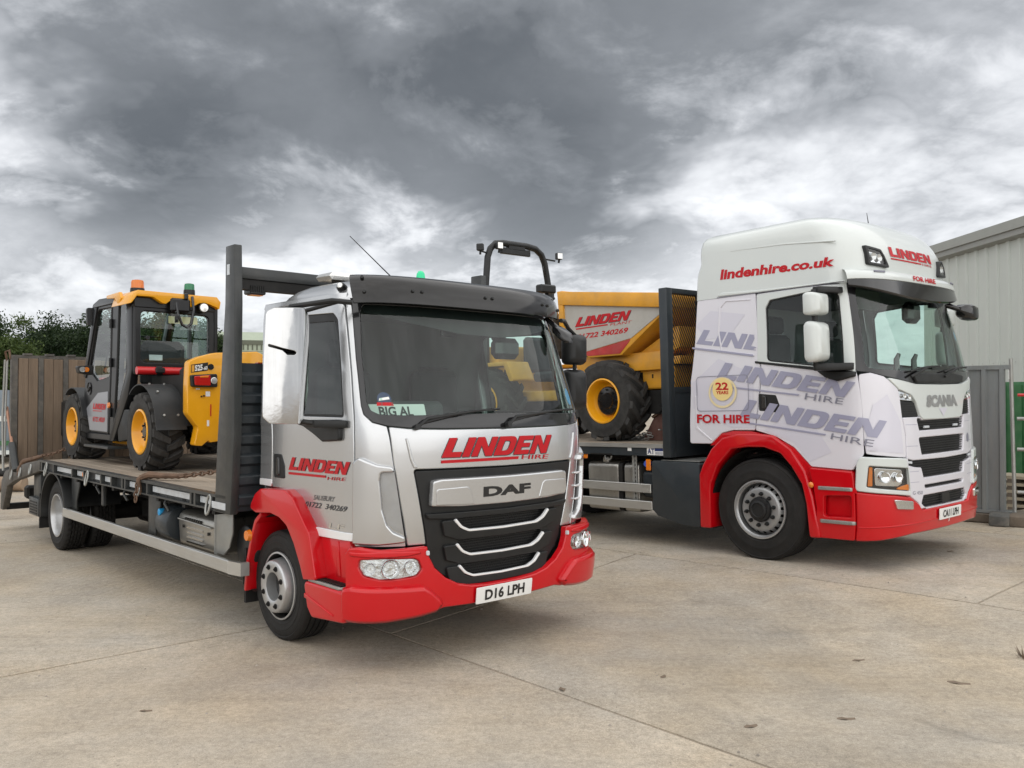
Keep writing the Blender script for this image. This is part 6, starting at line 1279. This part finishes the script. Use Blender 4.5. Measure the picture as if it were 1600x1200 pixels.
MB().tube([(-.12, -.06, -.10), (-.05, -.02, .02), (.10, .05, .055), (.28, .12, .10)], [.03, .032, .026, .018], 8).build('binder_lever', RUSTY, bd2, smooth=40)

# ------------------------------------------------------------------ dumper on the white truck
dz = 1.209; d_off = (-3.4, 0, dz)
U = thing('site_dumper', 'yellow site dumper with a scuffed white sided skip and black roll hoop', 'dumper', M_S @ Matrix.Translation(d_off))
for x in (-2.365, -4.75):
    for s in (-1, 1): lug_wheel(U, x, s*1.045, s, dz+.528, .53, .285, .40, YELLOW, lugs=14, lug_h=.050, sweep=1.15, hub=.175, dish=.13, lug_w=.09)
sk = sub('skip', U)
def skp(f): return f
hull = MB(); stn = []
prof = [(-3.175, 3.06), (-3.04, 2.56), (-2.68, 2.30), (-2.10, 2.30), (-1.93, 2.42), (-1.33, 2.83)]
for y, k in ((-.955, 1.), (-.93, .985)): pass
hull.prism(prof, 'y', -.95, .95); hull.build('skip_body', YELLOWD, sk, bevel=.02)
sd = Flat((0, -.952, 0), (1, 0, 0), (0, 0, 1))
panel('side_panel', sd, [(-3.165, 3.055), (-3.045, 2.60), (-2.985, 2.50), (-2.72, 2.385), (-1.925, 2.508), (-1.44, 2.775), (-1.36, 2.835)], SKIPW, sk, t=.006, bev=.002, off=.006)
panel('scuff_band', sd, rnd([(-2.985, 2.495), (-2.72, 2.38), (-1.925, 2.502), (-1.99, 2.44), (-2.12, 2.325), (-2.67, 2.325), (-2.93, 2.42)], .02), SKIPR, sk, t=.006, bev=.002, off=.004)
for s in (-1, 1): MB().prism([(-3.195, 3.235), (-3.175, 3.05), (-1.31, 2.828), (-1.29, 3.005)], 'y', s*.92, s*1.0).build('rim_rail', YELLOWD, sk, bevel=.012)
MB().prism([(-3.20, 3.235), (-3.10, 3.235), (-3.08, 2.7), (-3.17, 2.7)], 'y', -.99, .99).build('skip_back', YELLOWD, sk, bevel=.012); MB().prism([(-1.40, 3.0), (-1.285, 3.0), (-1.285, 2.84), (-1.45, 2.80)], 'y', -.99, .99).build('skip_lip', YELLOWD, sk, bevel=.012)
hl = sheet('soil_load', np.linspace(-3.12, -1.4, 22), np.linspace(-.93, .93, 22), lambda x, y: 3.13-.12*(x+3.1)+.055*math.sin(3*x+1.3)*math.cos(2.3*y)+.05*(1-y*y)+.03*math.sin(9*x+5*y)-.03, DIRT, sk)
for o in (hl,): o.data.materials.clear(); o.data.materials.append(DIRT)
logo_on(sd, (-2.900, 2.728), (-1.985, 2.738), (-1.905, 2.858), (-2.815, 2.850), sk, bar=((-2.885, 2.688), (-2.31, 2.700), (-2.31, 2.718), (-2.885, 2.706)), hire=((-2.27, 2.690), (-1.92, 2.694), (-1.905, 2.728), (-2.255, 2.724)), word='PLANT', off=.008)
print_on('telephone_lettering', sd, text('01722 340269', .03), quad((-2.88, 2.556), (-1.985, 2.578), (-1.955, 2.648), (-2.85, 2.626)), VINYL, sk, .008)
ns = MB()
for s in (-1, 1): ns.prism([(-2.05, 2.29), (-1.40, 2.62), (-1.33, 2.62), (-1.33, 2.36), (-1.55, 2.28)], 'y', s*.35, s*.75)
ns.box((-2.0, -.75, 2.16), (-1.33, .75, 2.26)); ns.box((-3.05, -.80, 2.10), (-1.6, .80, 2.33)); ns.build('skip_frame', YELLOWD, U, bevel=.015)
uc = MB().box((-3.2, -.42, 1.72), (-1.45, .42, 2.10), ch=.03).box((-2.12, -.72, 1.86), (-1.45, .72, 2.155), ch=.02); uc.build('front_chassis', YELLOWD, U, bevel=.01)
MB().box((-2.0, -.726, 1.98), (-1.95, -.72, 2.08)).box((-1.80, -.726, 2.0), (-1.78, -.722, 2.05)).build('chassis_marks', CHASS, U)
MB().box((-3.1, -.70, 1.55), (-1.5, .70, 1.85)).cyl((-2.365, -.8, 1.737), (-2.365, .8, 1.737), .12, n=14).cyl((-4.75, -.8, 1.737), (-4.75, .8, 1.737), .12, n=14).box((-2.2, -.74, 2.16), (-1.4, .74, 2.215)).box((-5.6, -.35, 1.6), (-3.1, .35, 1.9)).build('under_frame', CHASS, U)
MB().cyl((-1.70, -.74, 1.62), (-1.70, -.60, 1.62), .05, n=14).build('tow_eye', CHASS, U)
MB().prism(rnd([(-5.75, 1.75), (-5.75, 2.45), (-5.55, 2.62), (-4.9, 2.62), (-4.9, 1.9), (-3.6, 1.9), (-3.6, 1.75)], .05), 'y', -.62, .62).build('engine_bonnet', YELLOWD, U, bevel=.03)
MB().box((-5.76, -.5, 1.95), (-5.745, .5, 2.35)).build('bonnet_grille', WIPE, U)
for s in (-1, 1): MB().prism(rnd([(-5.35, 2.02), (-5.3, 2.34), (-4.25, 2.34), (-4.1, 2.05), (-4.2, 2.05), (-4.32, 2.28), (-5.22, 2.28), (-5.27, 2.02)], .03), 'y', s*.60, s*1.02).build('rear_fender', YELLOWD, U, bevel=.01)
MB().box((-3.32, -.86, 2.42), (-3.26, -.20, 3.05), ch=.02).build('screen_guard', BLACKP, U); MB().prism(rnd([(-3.35, 2.3), (-3.25, 2.42), (-3.3, 3.02), (-3.45, 2.6)], .03), 'y', -1.0, -.80).build('tipping_guard', mat('muddy_black', (.02, .02, .02), .7, var=.3, dust=.7, dustcol=(.14, .12, .09), vscale=9), U, bevel=.01)
MB().box((-4.5, -.3, 2.05), (-4.0, .3, 2.2), ch=.04).box((-4.75, -.28, 2.2), (-4.6, .28, 2.75), ch=.05).build('seat', SEAT, U, smooth=30)
MB().tube([(-3.35, 0, 1.9), (-3.7, 0, 2.65)], .04).tube([Vector((-3.72, 0, 2.68))+Vector((math.sin(t)*.12, math.cos(t)*.2, math.sin(t)*.1)) for t in [2*math.pi*k/24 for k in range(24)]], .015, 7, True).build('steering_wheel', BLACKP, U, smooth=40)
MB().tube([(-3.2, -.6, 2.0), (-3.5, -.66, 2.12), (-3.6, -.66, 2.0), (-3.55, -.66, 1.86)], .03, 8).build('hydraulic_hose', BLACKG, U, smooth=40)
# roll hoop with lamps
hpP = [(-5.1, -.70, 2.2), (-5.1, -.68, 3.5), (-5.1, -.62, 4.02), (-5.1, -.56, 4.16), (-5.1, -.45, 4.25), (-5.1, -.30, 4.27), (-5.1, .20, 4.27), (-5.1, .40, 4.245), (-5.1, .53, 4.16), (-5.1, .60, 4.02), (-5.1, .70, 3.5), (-5.1, .72, 2.2)]
rh = MB().tube(hpP, .052, 14).build('roll_hoop', BLACKP, U, smooth=50)
MB().box((-5.12, -.36, 4.10), (-5.06, .26, 4.20), ch=.01).box((-5.14, -.20, 4.18), (-5.06, .14, 4.25)).build('hoop_plate', BLACKP, rh)
def lampH(p, q, f=1):
    p = Vector(p); e = sub('work_lamp', rh, p); b = MB().box((-.05, -.055, -.055), (.03, .055, .055), ch=.012).tube([(0, 0, -.05), (-.02, 0, -.11)], .018).build('lamp_body', BLACKP, e)
    MB().box((.03, -.045, -.045), (.034, .045, .045)).build('lamp_lens', CLEARL, e); e.rotation_euler = (0, 0, q); return e
lampH((-5.0, -.46, 4.20), -.1); lampH((-5.15, -.72, 4.17), 2.2); lampH((-5.02, .86, 4.16), -.2)
MB().tube([(-5.1, .60, 4.10), (-5.06, .80, 4.08)], .014).tube([(-5.1, .57, 4.0), (-5.04, .52, 3.9), (-5.08, .63, 3.82)], .008).tube([(-5.1, -.6, 4.08), (-5.1, -.74, 4.10)], .014).build('lamp_bracket', BLACKP, rh)
ds = MB().box((-3.84, -.80, 3.30), (-3.70, -.50, 3.42), ch=.02); ds.rot(Matrix.Identity(4)); dsp = ds.build('display_unit', BLACKP, U); MB().tube([(-3.8, -.62, 3.30), (-3.72, -.58, 3.1), (-3.7, -.5, 2.7)], .03, 8).build('display_arm', BLACKP, U, smooth=40)
MB().box((-5.16, .70, 3.42), (-5.08, .80, 3.62), ch=.02).build('hoop_lock', BLACKP, U)
rebase(U, d_off)
# loose stuff on the white truck's deck
lo = thing('red_brown_crate', 'red brown weathered crate on the white truck deck behind the headboard', 'crate', M_S @ Matrix.Translation((-1.6, -.3, 1.21)))
MB().prism([(-.45, 0), (.22, 0), (.22, .42), (.0, .42), (-.25, .30)], 'y', -.35, .5).build('crate_body', BROWNB, lo, bevel=.01); MB().prism([(-.27, .31), (-.02, .44), (.22, .44), (.22, .415), (0, .415), (-.25, .285)], 'y', -.38, -.34).build('crate_trim', RUSTY, lo)
tn = thing('coiled_chain', 'pale tangled chain heap on the deck beside the dumper wheel', 'chain', M_S @ Matrix.Translation((-1.95, -.55, 1.22)))
cm = MB(); rr_ = random.Random(3)
for k in range(46):
    c = Vector((rr_.gauss(0, .13), rr_.gauss(0, .10), abs(rr_.gauss(.03, .045)))); q = Matrix.Rotation(rr_.random()*6, 4, 'Z') @ Matrix.Rotation(rr_.random()*3, 4, 'X')
    cm.tube([c+(q @ Vector((.035*math.cos(t), .018*math.sin(t), 0))) for t in [2*math.pi*j/9 for j in range(9)]], .007, 4, True)
cm.build('chain_links', GALV, tn)['kind'] = 'stuff'
# name card on the silver truck's dashboard
nc = thing('name_card', 'white plate lettered BIG AL behind the windscreen of the silver truck', 'name plate', M_D)
for o in ():
    pass
Pn = [Vector((1.0, -.80, 1.665)), Vector((1.06, -.36, 1.665))]
NF = Flat((1.02, -.93, 1.642), Vector((.055, .50, 0)).normalized(), (-.32, 0, .947))
pl = panel('card', NF, rnd([(0, 0), (.46, 0), (.46, .105), (0, .105)], .01), PLATEW, nc, t=.005, bev=.001, off=.0, g=.1)
print_on('card_lettering', NF, text('BIG AL', .03), quad((.10, .018), (.36, .018), (.36, .088), (.10, .088)), PRINTK, pl, .002)
nc.matrix_world = M_D @ Matrix.Translation((1.04, -.70, 1.640)); rebase(nc, (1.04, -.70, 1.640))
# ------------------------------------------------------------------ hedgerow trees beyond the yard
def leaf_mat(name, col, col2):
    m = bpy.data.materials.new(name); m.use_nodes = True; nt = m.node_tree; N = nt.nodes.new; L = nt.links.new; b = nt.nodes['Principled BSDF']
    g = N('ShaderNodeNewGeometry'); mx = N('ShaderNodeMix'); mx.data_type = 'RGBA'; L(g.outputs['Random Per Island'], mx.inputs[0]); mx.inputs[6].default_value = (*col, 1); mx.inputs[7].default_value = (*col2, 1)
    L(mx.outputs[2], b.inputs['Base Color']); b.inputs['Roughness'].default_value = .6; b.inputs['Specular IOR Level'].default_value = .25
    t = N('ShaderNodeBsdfTranslucent'); L(mx.outputs[2], t.inputs[0]); ms = N('ShaderNodeMixShader'); ms.inputs[0].default_value = .25; o = nt.nodes['Material Output']
    L(b.outputs[0], ms.inputs[1]); L(t.outputs[0], ms.inputs[2]); L(ms.outputs[0], o.inputs[0]); return m
LF1 = leaf_mat('dark_leaves', (.010, .024, .008), (.034, .056, .019)); LF2 = leaf_mat('mid_leaves', (.017, .036, .010), (.050, .078, .025)); LF3 = leaf_mat('light_leaves', (.034, .060, .014), (.082, .115, .032))
BARK = mat('bark', (.055, .045, .035), .9, var=.3, bump=.5, bscale=15)
def tree(x, y, h, rx, m, label, seed, n=270, leaf=.115, skirt=.10):
    rg = np.random.default_rng(seed); z0 = gz(x, y)
    t = thing('hedge_tree', label, 'tree', Matrix.Translation((x, y, z0)), 'trees along the yard edge')
    tr_ = MB(); tr_.tube([(0, 0, -.1), (.05, .03, h*.3), (-.03, 0, h*.55), (.05, .05, h*.8)], [.16, .12, .08, .03], 8)
    cl = []
    for k in range(n):
        d = rg.normal(size=3); d /= np.linalg.norm(d); rr_ = rg.uniform(.45, 1.)**.5
        c = np.array([d[0]*rx*rr_, d[1]*rx*rr_, h*(.54+.46*d[2]*rr_)]); c *= 1+.0*rg.random(); c[2] = max(h*skirt, c[2]*(1+.10*rg.normal()))
        c[:2] *= 1+.12*rg.normal(); cl.append(c)
        if k % 6 == 0: tr_.tube([(0, 0, h*.25+.3*h*rg.random()), tuple(c*np.array([.5, .5, 1])-np.array([0, 0, h*.08])), tuple(c)], [.05, .03, .01], 5)
    tr_.build('trunk', BARK, t, smooth=40)
    V = []; M_ = 230
    for c in cl:
        s_ = rg.uniform(.28, .6)*rx*.42
        p = c+rg.normal(size=(M_, 3))*np.array([s_, s_, s_*.75])*.62
        a = rg.normal(size=(M_, 3)); a /= np.linalg.norm(a, axis=1)[:, None]; b = rg.normal(size=(M_, 3)); b -= a*(a*b).sum(1)[:, None]; b /= np.linalg.norm(b, axis=1)[:, None]
        l = leaf*rg.uniform(.6, 1.3, size=(M_, 1)); w = l*.42
        q = np.stack([p-a*l*.5, p-b*w*.5, p+a*l*.6, p+b*w*.5], 1); q[:, :, 2] = np.maximum(q[:, :, 2], .05); V.append(q.reshape(-1, 3))
    V = np.concatenate(V); nf = len(V)//4; me = bpy.data.meshes.new('crown'); me.vertices.add(len(V)); me.vertices.foreach_set('co', V.ravel()); me.loops.add(nf*4); me.loops.foreach_set('vertex_index', np.arange(nf*4, dtype=np.int32))
    me.polygons.add(nf); me.polygons.foreach_set('loop_start', np.arange(0, nf*4, 4, dtype=np.int32)); me.polygons.foreach_set('loop_total', np.full(nf, 4, dtype=np.int32)); me.materials.append(m); me.update(calc_edges=True); me.validate()
    link(bpy.data.objects.new('crown', me), t); return t
TREES = [(-18.2, 29.0, 4.23, 1.9, LF2, 'mid green bushy tree at the far left edge of the hedge'), (-15.7, 27.0, 3.56, 1.3, LF3, 'light yellow green tree in front of the dark hedge'), (-15.6, 31.0, 4.04, 1.8, LF1, 'dark tree behind the light green one'),
    (-13.6, 30.0, 4.23, 1.9, LF1, 'dark dense tree above the ramp boards'), (-12.2, 30.4, 4.51, 1.8, LF2, 'broad green tree above the right end of the ramp'), (-11.35, 30.6, 4.10, 1.3, LF1, 'dark low tree seen through and right of the telehandler cab'),
    (-20.6, 32, 4.46, 2.0, LF1, 'dark tree at the outer end of the hedge'), (-22.8, 33, 4.56, 2.0, LF2, 'green tree past the outer end of the hedge'), (-17.0, 32.5, 4.27, 1.8, LF1, 'dark tree at the back of the hedge near its left end')]
for i, (x, y, h, rx, m, lb) in enumerate(TREES): tree(x, y, h, rx, m, lb, 40+i)
# ------------------------------------------------------------------ clad shed on the right
def place(x, y, yaw): return Matrix.Translation((x, y, gz(x, y))) @ Matrix.Rotation(yaw, 4, 'Z')
SH = thing('clad_shed', 'tall grey-green profiled metal shed behind the white truck', 'shed', Matrix.Translation((9.15, 17.0, .1)) @ Matrix.Rotation(R(-86.5), 4, 'Z'))
# local x runs towards the camera along the wall, outward normal -y ... wall from -22 to 9
HT = 4.62
sheets = 12; pw = 1.0
prof1 = []
for k in range(3):
    u = k/3*pw; prof1 += [(u, 0), (u+.235, 0), (u+.250, .032), (u+.318, .032)]
prof1.append((pw, 0))
for z0, z1, wd in ((.62, HT, 1),):
    proto = None
    for j in range(-2, 8):
        if proto is None:
            V = [(u, -d, z) for u, d in prof1 for z in (z0, 2.35)]+[(u, -d-.003, z) for u, d in prof1 for z in (2.33, z1)]; n = len(prof1); F = [(2*i, 2*i+2, 2*i+3, 2*i+1) for i in range(n-1)]; F += [tuple(q+2*n for q in f) for f in F]
            proto = meshobj('wall_sheet', V, F, SHED, SH); o = proto
        else: o = proto.copy(); link(o, SH)
        o.location = (j*pw, 0, 0)
fx = MB()
for j in range(-2*3, 8*3): fx.box((j/3+.12, -.012, 2.36), (j/3+.13, -.002, 2.37))
fx.build('sheet_fixings', SHEDG, SH)['kind'] = 'stuff'
MB().prism([(-.02, HT-.02), (-.16, HT+.02), (-.17, HT+.30), (-.12, HT+.30), (-.11, HT+.07), (.0, HT+.07)], 'x', -2.0, 8.0).build('gutter', SHEDG, SH)
MB().prism([(-.20, HT+.13), (-.20, HT+.31), (.05, HT+.33), (9, HT+1.6), (9, HT+1.5), (.05, HT+.2)], 'x', -2.02, 8.02).build('roof', mat('roof_sheet', (.30, .31, .29), .6, var=.06), SH)
MB().box((-1.9, .02, -.3), (8, .25, HT)).build('inner_wall', SHEDG, SH); MB().box((-2, -.06, -.3), (8, .02, .62)).build('plinth', CONC3, SH)
MB().prism([(.02, -.3), (9, -.3), (9, HT+1.5), (.02, HT+.15)], 'x', -2.01, -1.9).build('end_wall', SHED, SH)

# ------------------------------------------------------------------ hoarding panel, its feet and what lies by it
ang = math.atan2(11.38-12.55, 6.58-5.30); HM = Matrix.Translation((6.58, 11.38, gz(6.58, 11.38))) @ Matrix.Rotation(ang, 4, 'Z')
HO = thing('hoarding_panel', 'grey corrugated steel hoarding panel in a tube frame right of the white truck', 'fence panel', HM)
cp_ = []; u = -2.02
while u < -.15: cp_ += [(u, 0), (u+.115, 0), (u+.135, .035), (u+.185, .035), (u+.20, 0)]; u += .215
V = [(x, -d, z) for x, d in cp_ for z in (.16, 2.06)]; meshobj('sheet', V, [(2*i, 2*i+2, 2*i+3, 2*i+1) for i in range(len(cp_)-1)], HOARD, HO)
MB().tube([(0, -.005, .03), (-.035, -.005, 2.17)], .024, 10).build('post', GALV, HO, smooth=40); MB().tube([(-2.08, 0, .03), (-2.1, 0, 2.17)], .024, 10).build('post', GALV, HO, smooth=40)
MB().box((-2.06, -.03, 2.03), (-.03, .03, 2.085)).build('top_rail', HOARD, HO); MB().box((-2.06, -.04, .125), (.0, .035, .165)).build('bottom_rail', HOARD, HO)
MB().box((-.058, -.02, 1.90), (-.046, .0, 2.03)).build('cable_tie', PLATEW, HO)
tb = thing('timber_sleeper', 'long dark timber lying under the hoarding panel', 'timber', HM); tb.location = Vector(tb.location)+Vector((0, 0, -.0)); MB().box((-2.3, -.10, 0), (-.28, .10, .115), ch=.008).build('timber', TIMBER, tb)
bk = thing('fence_block', 'dark moulded fence foot block at the end of the hoarding', 'fence foot', HM)
MB().prism(rnd([(-.36, 0), (.36, 0), (.36, .13), (.30, .155), (-.30, .155), (-.36, .13)], .02), 'x', -.27, -.04).rot(Matrix.Rotation(R(8), 4, 'Z')).build('block', CONCB, bk, bevel=.012)
MB().prism(rnd([(-.30, 0), (.36, 0), (.36, .12), (.30, .155), (-.25, .16), (-.30, .13)], .02), 'x', -.03, .26).rot(Matrix.Rotation(R(4), 4, 'Z')).build('block_half', TIMBER, bk, bevel=.012)
# scaffold barrier and green container just right of the hoarding
SB = thing('scaffold_barrier', 'tube barrier with red and pale rails beside the hoarding post', 'barrier', HM)
MB().tube([(.04, .0, 1.69), (1.5, .25, 1.69)], .020, 10).build('red_rail', REDT, SB, smooth=40)
for z in (1.38, .98, .42): MB().tube([(.03, .0, z), (1.5, .25, z-.0)], .024, 10).build('rail', GALV, SB, smooth=40)
MB().tube([(1.5, .25, 0), (1.5, .25, 2.1)], .024, 10).build('upright', GALV, SB, smooth=40); MB().tube([(.15, .02, 1.69), (.19, .02, 1.62), (.17, .02, 1.60)], .012, 6).build('blue_rope', BLUES, SB)
GC = thing('green_container', 'green steel container standing behind the hoarding post', 'container', Matrix.Translation((7.9, 13.3, .1)) @ Matrix.Rotation(R(-60), 4, 'Z'))
MB().box((-1.6, -.0, .45), (1.6, .35, 1.95)).build('container_body', GREENS, GC, bevel=.01); g_ = MB()
for k in range(12): g_.box((-1.5+.26*k, -.03, .5), (-1.38+.26*k, 0, 1.9))
g_.build('container_ribs', GREENS, GC)['kind'] = 'stuff'
for x in (-1.3, 1.1): MB().box((x, .1, 0), (x+.2, .33, .45)).build('container_foot', TIMBER, GC)
PS = thing('board_stack', 'stack of pale boards lying behind the hoarding post', 'boards', Matrix.Translation((7.55, 11.9, gz(7.5, 11.9))) @ Matrix.Rotation(R(-50), 4, 'Z'))
for k in range(5):
    for j in range(3): MB().box((-.9+.03*(k % 2), -.05+.2*j, .10+.10*k), (.9+.03*(k % 3), .13+.2*j, .14+.10*k)).build('board', mat('pale_board', (.36, .31, .23), .8, var=.2) if 'pale_board' not in MATS else MATS['pale_board'], PS)
    for x in (-.7, .6): MB().box((x, -.05, .04+.10*k), (x+.08, .53, .10+.10*k)).build('bearer', TIMBER, PS)

# ------------------------------------------------------------------ far buildings and yard clutter on the left
FS_ = thing('far_shed', 'pale green roofed shed far behind the silver truck', 'shed', Matrix.Translation((-15.0, 50, 0)) @ Matrix.Rotation(R(14), 4, 'Z'))
MB().prism([(0, 3.85), (0, 4.95), (4, 5.9), (4, 3.9)], 'x', -7, 9).build('roof', GREENR, FS_); MB().box((-7.02, -.05, 4.88), (9.02, .12, 5.14)).build('fascia', GREENF, FS_); MB().box((-7, .1, 0), (9, 8, 3.9)).build('wall', BLUEG, FS_)
rb_ = MB()
for k in range(64): rb_.box((-7+.25*k, -.03, 4.58), (-7+.25*k+.08, .0, 4.88))
rb_.build('eaves_ribs', GREENF, FS_)['kind'] = 'stuff'
for k in range(5): MB().box((-7, -.012, 4.0+.12*k), (9, -.002, 4.02+.12*k)).build('roof_lap', GREENF, FS_)
CN = thing('site_cabin', 'blue grey cabin standing beyond the tail ramp at the left edge', 'cabin', Matrix.Translation((-15.2, 23.2, 0)) @ Matrix.Rotation(R(20), 4, 'Z'))
MB().box((-3, 0, .35), (1.55, 2.4, 2.0)).build('cabin_body', BLUEG, CN, bevel=.02); MB().box((-3.05, -.04, 1.15), (1.58, 0, 1.30)).box((-3.05, -.05, .25), (1.58, 2.45, .36)).build('cabin_band', WHITEP, CN); MB().box((-3.05, -.04, .5), (1.58, 0, .62)).build('cabin_stripe', GREENS, CN)
LG = thing('log_pile', 'pale cut log and scrap lying on the dirt at the left edge', 'logs', Matrix.Translation((-9.9, 16.6, 0)))
MB().tube([(-1.4, .0, .14), (.55, .1, .14)], .14, 12).build('log', mat('log_bark', (.26, .19, .13), .85, var=.25), LG, smooth=40); MB().tube([(-1.2, .35, .38), (.45, .3, .30)], .09, 10).tube([(-.5, .2, .2), (.5, .6, .55)], .05, 8).build('scrap', CHASS, LG, smooth=40)
# ------------------------------------------------------------------ leaves and grit on the concrete
LEAF = mat('fallen_leaf', (.17, .128, .09), .8, var=.3)
def ground_bit(px, py, sx, sy, rot, label, m=LEAF, nm='fallen_leaf', cat='leaf'):
    z = gz(px, py); e = thing(nm, label, cat, Matrix.Translation((px, py, z)) @ Matrix.Rotation(rot, 4, 'Z'), 'dead leaves on the concrete')
    P = [(sx*math.cos(t)*(1-.25*math.sin(2*t)), sy*math.sin(t), .003+.004*math.cos(3*t)) for t in [2*math.pi*k/10 for k in range(10)]]
    MB().add([(0, 0, .007)]+P, [(0, 1+k, 1+(k+1) % 10) for k in range(10)]).build('blade', m, e, smooth=60); return e
for x, y, sx, sy, r_, lb in ((2.36, 5.94, .045, .018, .3, 'curled brown leaf on the open concrete before the white truck bumper'), (2.80, 5.47, .065, .028, -.3, 'largest brown leaf on the concrete near the right edge'), (.97, 5.59, .03, .018, 1.2, 'small dark leaf in front of the silver truck plate'),
        (1.86, 4.86, .05, .02, .1, 'pale brown leaf on the near concrete right of the long joint'), (1.30, 4.75, .04, .02, .5, 'small brown leaf close to the long concrete joint'), (.31, 5.35, .03, .02, 2, 'tiny brown leaf lying beside the joint in the middle'),
        (4.75, 9.44, .04, .03, .7, 'dark speck of leaf on the concrete under the white truck bumper'), (-2.08, 4.97, .035, .015, .2, 'lone brown leaf on the concrete at lower left')):
    ground_bit(x, y, sx, sy, r_, lb)
tf = thing('weed_tuft', 'dark scrap of weed on the concrete at the right edge', 'weed', Matrix.Translation((3.47, 5.9, gz(3.47, 5.9))))
tm = MB(); rq = random.Random(5)
for k in range(40):
    a = rq.random()*6.28; q = rq.random()*.05; h = .03+.05*rq.random(); p = Vector((q*math.cos(a), q*math.sin(a), 0)); e = Vector((math.cos(a), math.sin(a), 0)); n = Vector((-e.y, e.x, 0))*.006
    tm.add([p-n, p+n, p+e*.04+Vector((0, 0, h))], [(0, 1, 2)])
tm.build('blades', LEAF, tf)['kind'] = 'stuff'
# grit on the slabs: small stones scattered where wheels turn
GRIT = mat('grit', (.30, .27, .23), .9, var=.35, vscale=9)
gb = MB(); rq = random.Random(9)
for k in range(900):
    x = rq.uniform(-7, 6.5); y = rq.uniform(3.6, 13); s_ = rq.choice((.003, .004, .005, .006, .009))*(1+.3*rq.random()); z = gz(x, y)
    b0 = [(x+s_*math.cos(t)*rq.uniform(.7, 1.3), y+s_*math.sin(t)*rq.uniform(.7, 1.3), z-.001) for t in (0, 1.57, 3.14, 4.71)]
    gb.add(b0+[(x+s_*.2, y, z+s_*.9)], [(0, 1, 4), (1, 2, 4), (2, 3, 4), (3, 0, 4)])
go_ = gb.build('gravel', GRIT); go_['kind'] = 'stuff'; go_['label'] = 'loose grit scattered over the concrete yard'
